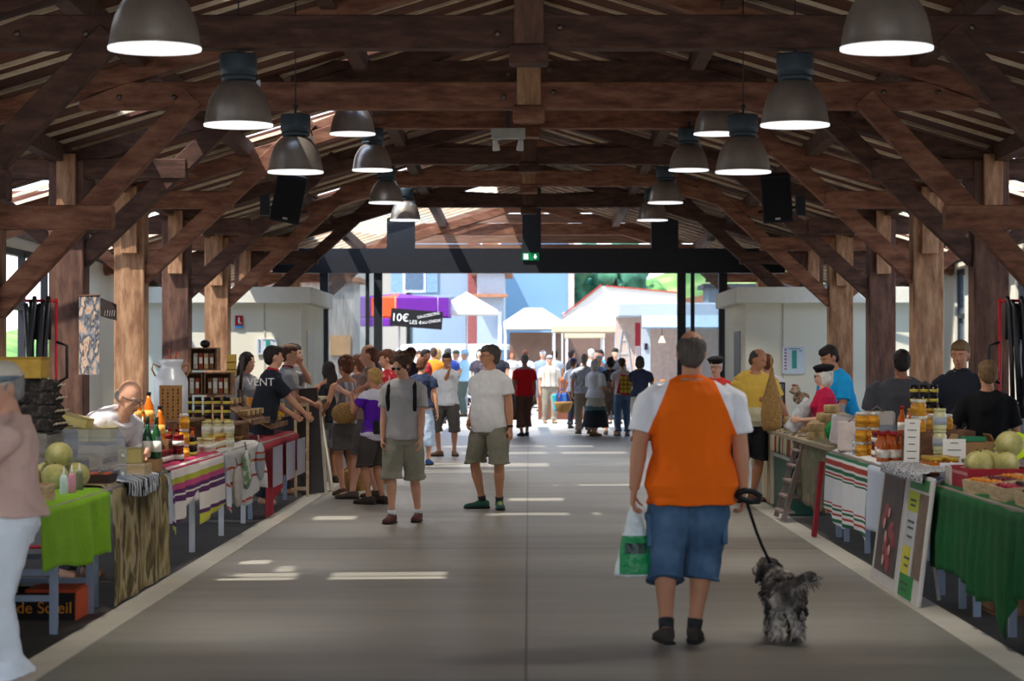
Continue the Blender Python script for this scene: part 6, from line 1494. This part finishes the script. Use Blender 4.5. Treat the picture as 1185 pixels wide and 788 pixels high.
# goods on the far right counter
def roundcheese(kind):
    t = thing('round_cheese', 'x', 'cheese'); MB().lathe((0, 0, 0), [(.072, 0), (.08, .01), (.08, .07), (.072, .08)], 22).build('wheel', patch_mat('cheese_wheel', ['#a88a5c', '#c2a678', '#8f7450'], 7), t); MB().lathe((0, 0, .08), [(.04, 0), (.04, .003)], 14).build('paper_label', M('#d8cdb6'), t); return t
put('roundcheese', [(2.92, 24.35, .825), (3.1, 24.2, .825), (2.9, 24.3, .907), (3.1, 24.2, .907), (3.0, 24.6, .825), (3.0, 24.6, .907), (2.98, 24.4, .99), (3.12, 24.3, .99), (3.05, 24.35, 1.07)], 'brown round cheese in the heap on the far right counter', 'round cheeses', roundcheese)
t = thing('cloth_wrap', 'grey white cloth wrapped roll leaning by the cheeses', 'cloth', (2.85, 25.3, .82)); m = MB(); m.tube([(-.12, 0, .04), (0, 0, .2), (.1, 0, .36)], [.07, .09, .07], 12); soft(m.build('roll', M('#c4c8cc', .85), t, fix=False), .012, 2, .03, .06)
t = thing('wicker_cone_basket', 'tall wicker basket tapering up to a long handle', 'basket', (X_(893, 26.8), 26.8, .82))
m = MB(); m.lathe((0, 0, 0), [(.09, 0), (.115, .06), (.12, .2), (.1, .36), (.06, .5), (.03, .6), (.02, .7)], 20); m.build('basket', STRAW, t); m = MB(); m.tube([(0, 0, .68), (-.01, 0, .82)], .012); m.build('handle', STRAW, t)
t = thing('toy_animal', 'small brown and cream furry toy animal on a jar before the white room', 'toy', (X_(925, 25.6), 25.6, 1.14))
m = MB(); m.ell((.02, 0, .06), (.09, .06, .065)); m.ell((-.04, -.02, .14), (.05, .045, .05)); m.ell((-.085, -.03, .13), (.025, .025, .02)); m.ell((-.02, -.02, .19), (.015, .01, .02)); m.ell((-.06, -.02, .19), (.015, .01, .02)); m.tube([(-.01, -.03, .06), (-.03, -.05, .0)], .016, 8); m.tube([(.06, -.03, .04), (.05, -.05, .0)], .016, 8)
soft(m.build('body', patch_mat('toy_fur', ['#6a5340', '#a08d74', '#c9bca6'], 14), t, fix=False), .009, 1, .025, .02); m = MB(); m.ell((-.055, -.01, .195), (.03, .03, .012)); m.build('red_cap', M('#8f3a34'), t)
t = thing('glass_cabinet', 'small dark framed glass cabinet with paper, behind the yellow shirted man', 'cabinet', (X_(889, 27.6), 27.6, .83))
m = MB()
for sx in (-.17, .17):
    for sy in (-.12, .12): m.box((sx, sy, .26), (.02, .02, .52))
m.box((0, 0, .51), (.36, .26, .02)); m.box((0, 0, .01), (.36, .26, .02)); m.build('frame', M('#1e2024', .5), t); m = MB(); m.box((0, -.125, .26), (.32, .004, .48)); m.build('glass_pane', ACRYL, t); m = MB(); m.box((0, .05, .25), (.26, .01, .3)); m.build('paper', M('#c9c6ba'), t)
riser('display box under the furry toy animal', 3.0, 3.32, 25.4, 25.9, 1.135, M('#c9ccd0', .7))
t = thing('green_cloth', 'crumpled bright green cloth beside the magenta blouse', 'cloth', (2.98, 23.3, .82)); m = MB(); m.ell((0, 0, .09), (.12, .13, .12)); m.ell((.08, .05, .15), (.08, .08, .07)); soft(m.build('cloth', M('#118a3e', .8), t, fix=False), .012, 1, .05, .05)
for i, (x, y) in enumerate(((2.95, 22.7), (3.1, 22.3), (2.9, 22.1))):
    t = thing('paper_bag', ('white paper parcel before the green cloth', 'taupe paper parcel behind the leaf printed cloth', 'shiny pale parcel nearest the striped cloth')[i], 'bag', (x, y, .82), R(20 * i)); m = MB(); m.box((0, 0, .13), (.22, .16, .26), (.15, .1, 0)); soft(m.build('parcel', M(('#cfd0d4', '#8f857c', '#d0c2c0')[i], .4), t), .012, 3, .02, .05); m = MB(); m.box((0, -.02, .265), (.12, .02, .02)); m.build('fold', M('#b5b0aa'), t)
t = thing('small_table', 'low table with pink top and white printed cloth beyond the planked counter', 'table', (2.95, 29.2, 0)); MB().box((0, 0, .82), (.7, 1.6, .03)).build('pink_top', M('#b8405a', .6), t); MB().box((0, 0, .42), (.66, 1.56, .78)).build('printed_cloth', patch_mat('doodle_cloth', ['#d5d7e2', '#cfd2de', '#b4c27a', '#c9a0b8'], 5), t)
for xx in (-.3, .3):
    m = MB(); m.box((xx, -.7, .015), (.04, .04, .03)); m.build('foot', STEEL, t)

put('red', [(2.98 + .08 * i, 19.3, 1.0) for i in range(2)] + [(2.82, 19.45, .8), (2.9, 19.5, .8)], 'orange red sauce bottle on or beside the low riser, behind the front row', 'sauce bottles behind', )
riser('low riser for two sauce bottles', 2.92, 3.14, 19.2, 19.4, .998)
tier('gold', 2.76, 2, 20.0, 2, .8, 3, 'golden preserve jar in the columns left of the sauce bottles', 'golden columns right', dxs=.1, dys=.14)
tier('honey', 3.2, 2, 20.0, 2, .8, 3, 'tall amber honey jar at the back of the right stall', 'amber jars at back', dxs=.12, dys=.14)
for i in range(4):
    t = thing('pastry_basket', 'round basket of dark pastries %s' % ('under the acrylic box', 'beside the jam jars', 'before the banded jars', 'at the back of the counter')[i], 'basket', (2.86 + .12 * (i % 2), 20.55 + .3 * i, .8)); m = MB(); m.lathe((0, 0, 0), [(.07, 0), (.09, .04), (.095, .05), (.08, .05), (.06, .01)], 16); m.build('basket', STRAW, t)
    m = MB()
    for q in range(6): m.ell((.045 * math.cos(q), .045 * math.sin(q), .055), (.03, .03, .02), n=8, m=4)
    tag(m.build('pastries', M('#6a3f20', .6, var=.3, scale=30), t), kind='stuff')
put('roundcheese', [(2.86, 26.4, .825), (2.86, 26.4, .907), (3.0, 26.1, .825), (2.8, 23.6, .825), (2.8, 23.6, .907), (2.95, 23.9, .825), (2.95, 23.9, .907), (2.95, 23.9, .989)], 'brown round cheese in the small piles along the far right counter', 'piled cheeses', roundcheese)
# ------------------------------------------------------------------ the square outside
WALLB = M('#9fb2c6', .95, var=.05, scale=.5); TILE = M('#b07a5c', .9, var=.2, scale=6)
def house(label, x0, x1, D, h, depth, mat, gable=False, extra=None):
    t = thing('town_house', label, 'house', ((x0 + x1) / 2, D, 0), 0); w_ = x1 - x0
    m = MB(); m.box((0, depth / 2, h / 2), (w_, depth, h)); m.build('wall', mat, t)
    m = MB(); 
    m.prism([(-w_ / 2 - .3, h), (w_ / 2 + .3, h), (w_ / 2 + .3, h + .15), (0, h + (1.6 if gable else .9)), (-w_ / 2 - .3, h + .15)], 1, -.3, depth + .3); m.build('roof', TILE, t)
    if extra: extra(t, w_, h)
    return t
def win(t, x, z, w_, h, shut='#7f9fc0'):
    f = MB().box((x, -.03, z), (w_, .08, h)).build('window', M('#dfe6ee', .6), t); MB().box((x, -.08, z), (w_ * .8, .03, h * .85)).build('pane', M('#5a7088', .2), f)
    for s in (-1, 1): MB().box((x + s * w_ * .78, -.05, z), (w_ * .5, .05, h)).build('shutter', M(shut, .8), t)
def e1(t, w_, h):
    MB().box((w_ / 2 - .15, -.1, h / 2), (.35, .2, h)).build('red_pilaster', M('#9a5a56', .9), t)
    win(t, -1.2, 5, .9, 1.3); MB().box((.2, -.04, 4.2), (3, .05, .1)).build('string_course', M('#98a8ba'), t)
house('pale blue grey house with a dark red pilaster behind the white parasol', X_(478, 96), X_(551, 96), 96, 7.5, 8, M('#93a6bc', .95, var=.06, scale=.6), extra=e1)
def e2(t, w_, h):
    MB().box((0, -.25, h - .9), (w_ + .3, .6, .12)).build('tiled_canopy', TILE, t); MB().box((w_ * .35, -.1, h * .35), (.14, .14, h * .7)).build('downpipe', M('#dfe4ea', .5), t); win(t, -.3, 1.4, .7, 1.2, '#8a6a8a')
house('low white house with tiled canopy and downpipe, middle of the square', X_(552, 92), X_(583, 92), 92, 5.0, 7, M('#aab6c4', .95, var=.04), gable=True, extra=e2)
def e3(t, w_, h): win(t, -1.6, 2.0, .7, 1.0); MB().box((w_ / 2, -.05, h / 2), (.25, .25, h)).build('corner_stones', M('#d8c4bc', .9, var=.3, scale=4), t)
house('large plain light blue wall of the tallest house', X_(580, 104), X_(661, 104), 104, 7.2, 9, M('#84abc9', .95, var=.08, scale=.35), extra=e3)
house('beige house standing far left behind the screen', -16, X_(470, 100), 100, 6.5, 8, M('#b3aca2', .95, var=.05, scale=.6))
house('white garage with a low roof behind the trailer', X_(705, 100), 17, 103, 3.4, 8, M('#adb6c0', .95), gable=True)
# hillside and trees
m = MB(); n = 20
for i in range(n + 1):
    for j in range(7):
        x = -30 + i * 4; y = 118 + j * 8; m.v.append(V((x, y, -.5 + j * 1.3 + 1.0 * math.sin(i * 1.3 + j) + max(0, x) * .04)))
for i in range(n):
    for j in range(6): m.f.append((i * 7 + j, (i + 1) * 7 + j, (i + 1) * 7 + j + 1, i * 7 + j + 1)); m.sm.append(True)
tag(m.build('hill', patch_mat('hillside', ['#4f7a40', '#7a9a52', '#9aa86e'], .35), None), kind='structure')
def tree(label, x, D, h, r, col, seed):
    t = thing('tree', label, 'tree', (x, D, 0)); rr = random.Random(seed)
    m = MB(); m.tube([(0, 0, -1), (.1, 0, h * .5), (0, 0, h * .75)], [.22, .16, .08], 8); m.build('trunk', M('#5a4c40'), t)
    m = MB()
    for _ in range(26):
        a = rr.uniform(0, 6.28); q = rr.random() ** .5 * r; z_ = h * (.35 + .6 * rr.random()); s = rr.uniform(.4, .75) * r * .6
        m.ell((math.cos(a) * q, math.sin(a) * q, z_), (s, s, s * .9), n=9, m=6)
    soft(m.build('crown', M(col, .9, var=.35, scale=2.2), t, fix=False), .18, 1, .6, .5)
for i, (x, D, h, r, c, lab) in enumerate(((X_(668, 112), 112, 6.6, 1.5, '#4f8a6c', 'bluish green tree at the corner of the light blue house'), (X_(690, 118), 118, 7.6, 1.6, '#5a947c', 'tree in the middle of the hillside'), (X_(712, 115), 115, 7.4, 1.5, '#467c66', 'darkest tree above the canvas roof'), (X_(655, 125), 125, 6.5, 1.8, '#5c9a6a', 'light green tree far on the hillside'),
    (X_(735, 120), 120, 5.6, 1.5, '#6a9a5a', 'round shrubby tree left of the timber braces'), (X_(627, 90), 90, 2.6, .5, '#5a8f6a', 'small round shrub against the light blue wall'), (X_(618, 90), 90, 2.5, .28, '#5f9478', 'slender shrub against the light blue wall'), (X_(641, 90), 90, 2.4, .4, '#7a6f84', 'purplish shrub against the light blue wall'),
    (-13, 85, 7, 2.5, '#5a7f4a', 'tree standing beyond the left side windows'), (14, 88, 7, 2.5, '#5a7f4a', 'tree standing beyond the right side windows'))): tree(lab, x, D, h, r, c, i)
# canopies
def umbrella(label, x, D, w_, zt, zb, mats, val=.22, poles=True):
    t = thing('market_parasol', label, 'parasol', (x, D, 0)); n = len(mats)
    m = MB(); m.tube([(0, 0, 0), (0, 0, zt)], .03, 8); m.build('pole', M('#c9ccd0', .5), t); h = w_ / 2
    for i, mt in enumerate(mats):
        x0 = -h + w_ * i / n; x1 = -h + w_ * (i + 1) / n
        m = MB(); f = lambda xx: zt - (zt - zb) * max(abs(xx) / h, 0)
        k = 4
        for q in range(k):
            a = x0 + (x1 - x0) * q / k; b = x0 + (x1 - x0) * (q + 1) / k
            for s in (-1, 1):
                m.add([(a, s * h, zb), (b, s * h, zb), (b * .02, 0, zt), (a * .02, 0, zt)], [(0, 1, 2, 3)])
                m.add([(a, s * h, zb), (b, s * h, zb), (b, s * h * 1.01, zb - val), (a, s * h * 1.01, zb - val)], [(0, 1, 2, 3)])
        if i in (0, n - 1):
            xe = x0 if i == 0 else x1
            m.add([(xe, -h, zb), (xe, h, zb), (0, 0, zt)], [(0, 1, 2)]); m.add([(xe, -h, zb), (xe, h, zb), (xe, h, zb - val), (xe, -h, zb - val)], [(0, 1, 2, 3)])
        o = m.build('canopy', mt, t, fix=False); s_ = o.modifiers.new('s', 'SOLIDIFY'); s_.thickness = .01
    for a in range(8):
        m = MB(); m.beam((0, 0, zt - .05), (h * .95 * math.cos(a * PI / 4), h * .95 * math.sin(a * PI / 4), zb + .0), .02, .02); m.build('rib', M('#b9a88c'), t)
OR = M('#f0562a', .8, var=.04); PU = M('#6a2390', .8, var=.06); WT = M('#d6d2ca', .85, var=.02); CRM = M('#cdbfa4', .85, var=.04)
umbrella('orange and purple market parasol left of the doorway', X_(462, 70), 70, 2.9, 3.55, 3.4, [PU, OR, PU, PU], .52)
umbrella('white market parasol with yellow edge beside the purple one', X_(540, 72), 72, 1.9, 3.66, 3.1, [WT], .12)
umbrella('purple market parasol seen through the left glass', X_(412, 75), 75, 2.2, 3.5, 2.9, [PU], .2)
t = thing('chalkboard_banner', 'black chalkboard banner with white price writing under the purple parasol', 'sign', (X_(482, 68), 68, Z_(369, 68)))
rt = Euler((0, R(4.5), 0)).to_matrix()
MB().box((0, 0, 0), (1.46, .03, .5), rt).build('board', M('#1f1c1e', .9), t)
for s in (-1, 1):
    m = MB(); m.tube([(s * .6, 0, .2), (s * .6, 0, .62)], .006, 6); m.build('cord', M('#d9d4c8'), t)
CW = M('#f4f2ee', .8, var=.01, emit=0)
label_text('10€', t, (-.46, -.03, .03), .3, CW, (PI / 2, R(4.5), 0), ext=.004)
label_text('LES 4', t, (-.03, -.03, -.1), .15, CW, (PI / 2, R(4.5), 0), ext=.004)
label_text('SAUCISSONS', t, (.34, -.03, .1), .11, CW, (PI / 2, R(-12), 0), ext=.004)
label_text('AU CHOIX', t, (.42, -.03, -.08), .11, CW, (PI / 2, R(-8), 0), ext=.004)
def marquee(label, x0, x1, D, depth, ze, zr, mat, legs=True, val=.25):
    xm = (x0 + x1) / 2; t = thing('marquee', label, 'market tent', (xm, D, 0)); h = (x1 - x0) / 2
    m = MB(); m.add([(-h, 0, ze), (h, 0, ze), (h, depth, ze), (-h, depth, ze), (-h * .3, depth / 2, zr), (h * .3, depth / 2, zr)], [(0, 1, 5, 4), (2, 3, 4, 5), (1, 2, 5), (3, 0, 4)]); o = m.build('canvas_roof', mat, t, fix=False); s_ = o.modifiers.new('s', 'SOLIDIFY'); s_.thickness = .015
    m = MB(); 
    for a, b in (((-h, 0), (h, 0)), ((h, 0), (h, depth)), ((h, depth), (-h, depth)), ((-h, depth), (-h, 0))): m.add([(a[0], a[1], ze), (b[0], b[1], ze), (b[0], b[1], ze - val), (a[0], a[1], ze - val)], [(0, 1, 2, 3)])
    o = m.build('valance', mat, t, fix=False); s_ = o.modifiers.new('s', 'SOLIDIFY'); s_.thickness = .01
    for xx in (-h + .04, h - .04):
        for yy in (.04, depth - .04):
            m = MB(); m.b2((xx - .025, yy - .025, 0), (xx + .025, yy + .025, ze)); m.build('leg', M('#e3e6ea', .5), t)
    return t
marquee('white tent with sagging roof in the middle of the square', X_(583, 80), X_(652, 80), 80, 3.2, Z_(372, 80), Z_(355, 80), WT)
marquee('wide cream tent stretching towards the white trailer', X_(640, 72), X_(742, 72), 72, 3.6, Z_(377, 72), Z_(354, 72), CRM, val=.18)
marquee('small beige tent behind the wide cream one', X_(655, 77), X_(700, 77), 77, 2.4, Z_(380, 77), Z_(366, 77), CRM, val=.3)
t = thing('delivery_truck', 'brown brick coloured truck side behind the tents', 'truck', (X_(650, 84), 84, 0)); MB().box((0, 0, 1.5), (3.6, 2, 2.2)).build('box_body', M('#735c52', .8, var=.15, scale=2), t); MB().box((0, -.9, .45), (3.2, .3, .3)).build('bumper', STEEL, t)
for xx in (-1.2, 1.2):
    m = MB(); m.lathe((xx, -.9, .4), [(.4, -.1), (.4, .1)], 20, Euler((PI / 2, 0, 0)).to_matrix()); m.build('wheel', M('#1d1d20'), t)
t = thing('canvas_hall', 'large white pitched canvas roof with red edge stripes', 'market tent', (X_(710, 88), 88, 0))
m = MB(); m.prism([(-1.9, 3.2), (-.45, 4.35), (2.3, 4.1), (2.3, 3.55), (-.3, 3.45)], 1, 0, 3.5); m.build('canvas_roof', WT, t)
m = MB(); m.beam((-1.9, -.03, 3.25), (-.45, -.03, 4.4), .04, .12, (0, 1, 0)); m.beam((-.3, -.03, 4.36), (2.3, -.03, 4.12), .04, .06, (0, 1, 0)); m.build('red_edge', M('#b8433c'), t)
for xx in (-1.8, 2.2):
    m = MB(); m.b2((xx - .05, .1, 0), (xx + .05, .2, 3.4)); m.build('leg', M('#d8dce2'), t)
for i, x in enumerate((723, 728)):
    pass
# white trailer stall on the right
t = thing('sales_trailer', 'white food trailer with open side, pillar and lit interior by the doorway', 'trailer', (X_(765, 62), 62, 0))
WH = M('#b9c3cf', .6, var=.02)
m = MB(); m.b2((-.5, -.1, .4), (-.28, .15, 2.75)); m.build('corner_pillar', WH, t)
m = MB(); m.b2((-1.1, 0, .4), (3.2, .1, .95)); m.build('side_wall', WH, t)
m = MB(); m.b2((-1.1, 2.0, .4), (3.2, 2.1, 2.9)); m.build('rear_wall', M('#d9c3b8', .7), t)
m = MB(); m.b2((-1.1, -.05, 2.75), (3.2, 2.1, 3.1)); m.build('roof', WH, t, bevel=.03)
m = MB(); m.beam((1.2, -.6, 2.45), (1.2, 0, 2.78), 3.4, .05); m.build('raised_flap', M('#9fb3c8', .5), t)
m = MB(); m.b2((-1.0, -.35, .95), (3.2, .4, 1.02)); m.build('serving_shelf', M('#c7c2ba', .5), t)
m = MB(); m.b2((-.5, -.02, .3), (3.1, 2.0, .42)); m.build('chassis', STEEL, t)
for xx in (.6, 1.9):
    m = MB(); m.lathe((xx, 0, .3), [(.3, -.1), (.3, .1)], 20, Euler((PI / 2, 0, 0)).to_matrix()); m.build('wheel', M('#1d1d20'), t)
m = MB(); m.box((-.39, -.12, 1.98), (.08, .04, .16)); m.build('socket_box', M('#24262a'), t)
for i, (x, z) in enumerate(((.05, 2.2), (.55, 2.25))):
    q = thing('heat_lamp', ('left', 'right')[i] + ' cream heat lamp hanging inside the white trailer', 'lamp', (t.location.x + x, 62.5, z))
    MB().lathe((0, 0, 0), [(.1, -.12), (.05, .0), (.02, .06)], 14).build('shade', M('#f2e6d2', .5, emit=.8), q); m = MB(); m.tube([(0, 0, .05), (0, 0, .52)], .008, 6); m.build('cable', STEEL, q)
for i in range(12):
    q = thing('roast_tray', 'roast food tray on the trailer counter', 'food tray', (t.location.x - .2 + .24 * (i % 6), 61.75 + .26 * (i // 6), 1.02), 0, 'roast trays on the trailer'); MB().box((0, 0, .03), (.2, .2, .06)).build('tray_body', M('#a8a9ac', .3, .6), q); MB().ell((0, 0, .07), (.08, .08, .05)).build('food', M('#a8703a', .6, var=.3, scale=30), q)
# striped red and white awning side, ladder rails
t = thing('striped_curtain', 'red and white striped curtain hanging at the trailer pillar', 'curtain', (X_(738, 63), 63, 0)); MB().box((0, 0, 1.6), (.14, .1, 2.0)).build('curtain', ramp_mat('red_white_curtain', [(0, '#b8404c'), (.25, '#e2d2d2'), (.5, '#b8404c'), (.75, '#e2d2d2')], 'Object', 2, 0, 4), t)
t = thing('folding_ladder', 'white folding ladder standing between the tents and the trailer', 'ladder', (X_(722, 64), 64, 0))
for s in (-1, 1):
    m = MB(); m.beam((s * .35, 0, 0), (s * .06, 0, 2.4), .04, .05, (0, 1, 0)); m.build('rail', WH, t)
for i in range(6):
    m = MB(); z_ = .35 + i * .36; hw = .35 - .29 * z_ / 2.4; m.beam((-hw, 0, z_), (hw, 0, z_), .03, .03); m.build('rung', WH, t)
# fruit table, van, stall tables
t = thing('fruit_stall', 'stall table heaped with oranges under the small pale tent', 'stall', (X_(652, 67), 67, 0)); MB().box((0, 0, .5), (1.4, .8, 1.0)).build('table_body', M('#7a4a3a'), t)
m = MB(); rr = random.Random(8)
for i in range(90): m.ell((rr.uniform(-.65, .65), rr.uniform(-.35, .2), 1.04 + rr.uniform(0, .1)), (.045, .045, .045), n=7, m=5)
tag(m.build('oranges', M('#e8802a', .6), t), kind='stuff')
def van(label, x, D, rz, L_=2.0, w_=4.6, h=2.2, col='#dbe3ec'):
    t = thing('van', label, 'van', (x, D, 0), rz)
    pr = [(-w_ / 2, .35), (w_ / 2, .35), (w_ / 2, .95), (w_ / 2 - .25, 1.15), (w_ / 2 - .95, h - .1), (w_ / 2 - 1.3, h), (-w_ / 2 + .1, h), (-w_ / 2, h - .15)]
    m = MB(); m.prism(pr, 1, -L_ / 2, L_ / 2); m.build('body', M(col, .35, var=.02), t, bevel=.05)
    m = MB(); m.prism([(w_ / 2 - 1.9, 1.2), (w_ / 2 - .5, 1.2), (w_ / 2 - 1.0, h - .2), (w_ / 2 - 1.9, h - .2)], 1, -L_ / 2 - .012, L_ / 2 + .012); m.build('side_window', M('#6f9cc4', .1), t)
    m = MB(); m.beam((w_ / 2 - .24, 0, 1.2), (w_ / 2 - .92, 0, h - .18), L_ * .86, .02, (0, 0, 1)); m.build('windscreen', M('#7aa6cc', .1), t)
    m = MB(); m.box((w_ / 2 + .02, 0, .5), (.08, L_ * .96, .22)); m.build('bumper', M('#4a4e54'), t)
    for s in (-1, 1):
        m = MB(); m.box((w_ / 2 - .02, s * L_ * .38, .85), (.08, .26, .18)); m.build('headlamp', M('#eef2f4', .1), t)
        for xx in (-w_ / 2 + .8, w_ / 2 - .8):
            m = MB(); m.lathe((xx, s * (L_ / 2 - .05), .34), [(.34, -.1), (.34, .1)], 22, Euler((PI / 2, 0, 0)).to_matrix()); m.build('wheel', M('#1d1d20', .8), t)
van('white van with blue windows parked in the middle of the square', X_(545, 84), 84, R(20))
van('white van parked farther left behind the white parasol', X_(505, 88), 88, R(180))
van('pale blue van seen through the big left side opening', -12.5, 41, R(80), col='#b9c8e0')
t = thing('produce_stall', 'long stall table with green salads under the purple parasol', 'stall', (X_(475, 71.5), 72.2, 0)); MB().box((0, 0, .5), (2.4, .8, 1.0)).build('table_body', M('#d9cfc8'), t); MB().box((-.5, 0, 1.12), (.8, .4, .22)).build('salad_bags', M('#9fce5a', .5, var=.3, scale=14), t, bevel=.05)
# planked lean-to beside the screen outside
t = thing('plank_shed', 'grey planked shed wall seen through the left glass', 'shed', (-6.0, 62, 0)); MB().box((0, 0, 1.8), (3.2, 2.0, 3.6)).build('plank_wall', wood('weathered_plank', '#8d8078', '#a89c92', '#c2b8ae', (6, 6, .6)), t); MB().box((0, 0, 3.66), (3.5, 2.3, .12)).build('roof', TILE, t); MB().box((1.25, -1.02, 2.0), (.5, .05, .5)).build('tan_panel', M('#c99a6a'), t)
t = thing('plank_shed', 'blue grey shed with striped blind seen through the right glass', 'shed', (6.6, 67, 0)); MB().box((0, 0, 1.8), (3.4, 2.0, 3.6)).build('wall', M('#8a929c', .8), t); MB().box((0, 0, 3.66), (3.7, 2.3, .12)).build('roof', STEEL, t); MB().box((-1.2, -1.02, 2.5), (1.0, .05, .5)).build('striped_blind', ramp_mat('blind', [(0, '#b8cbe0'), (.25, '#7f92a8'), (.5, '#b8cbe0'), (.75, '#7f92a8')], 'Object', 2, 2.2, 2.8), t)
# beyond the big left opening
marquee('cream tent outside the big left side opening', -14, -9.2, 30.5, 5, 2.6, 3.2, WT)
t = thing('brick_building', 'low brick building beyond the left side opening', 'house', (-17, 40, 0)); MB().box((0, 4, 2.2), (5, 12, 4.4)).build('wall', M('#b5765a', .9, var=.15), t); MB().box((0, 4, 4.5), (5.5, 12.5, .2)).build('roof', TILE, t)
# ------------------------------------------------------------------ camera, light
cam = bpy.data.cameras.new('camera'); co = bpy.data.objects.new('camera', cam); COL.objects.link(co)
co.location = (0, 0, EYE); co.rotation_euler = (PI / 2, 0, 0)
cam.sensor_width = 36; cam.lens = F * 36 / 1185
cam.shift_x = (592.5 - CX) / 1185; cam.shift_y = (CY - 394) / 1185
cam.clip_end = 500
cam.dof.use_dof = True; cam.dof.focus_distance = 24; cam.dof.aperture_fstop = 4.0
SC.camera = co
sun = bpy.data.lights.new('sun', 'SUN'); sun.energy = SUN_E; sun.angle = R(.6); sun.color = (1, .95, .86)
so = bpy.data.objects.new('sun', sun); COL.objects.link(so); so.rotation_euler = SD.to_track_quat('-Z', 'Y').to_euler()
w = bpy.data.worlds.new('world'); SC.world = w; w.use_nodes = True
nt = w.node_tree; bg = nt.nodes['Background']
tc = nt.nodes.new('ShaderNodeTexCoord'); sp = nt.nodes.new('ShaderNodeSeparateXYZ'); nt.links.new(tc.outputs['Generated'], sp.inputs[0])
cr = nt.nodes.new('ShaderNodeValToRGB'); e = cr.color_ramp.elements
e[0].position = 0; e[0].color = (.93, .96, 1, 1); e[1].position = .6; e[1].color = (.5, .68, 1, 1)
nt.links.new(sp.outputs[2], cr.inputs[0]); nt.links.new(cr.outputs[0], bg.inputs[0])
bg.inputs[1].default_value = SKY_E
SC.view_settings.view_transform = 'Standard'; SC.view_settings.look = 'None'; SC.view_settings.gamma = 1
SC.view_settings.exposure = EXPO; SC.view_settings.use_curve_mapping = False
cy = SC.cycles
cy.use_denoising = True; cy.denoiser = 'OPENIMAGEDENOISE'; cy.max_bounces = 8; cy.diffuse_bounces = 5; cy.transparent_max_bounces = 12
cy.sample_clamp_indirect = 8; cy.caustics_reflective = False; cy.caustics_refractive = False
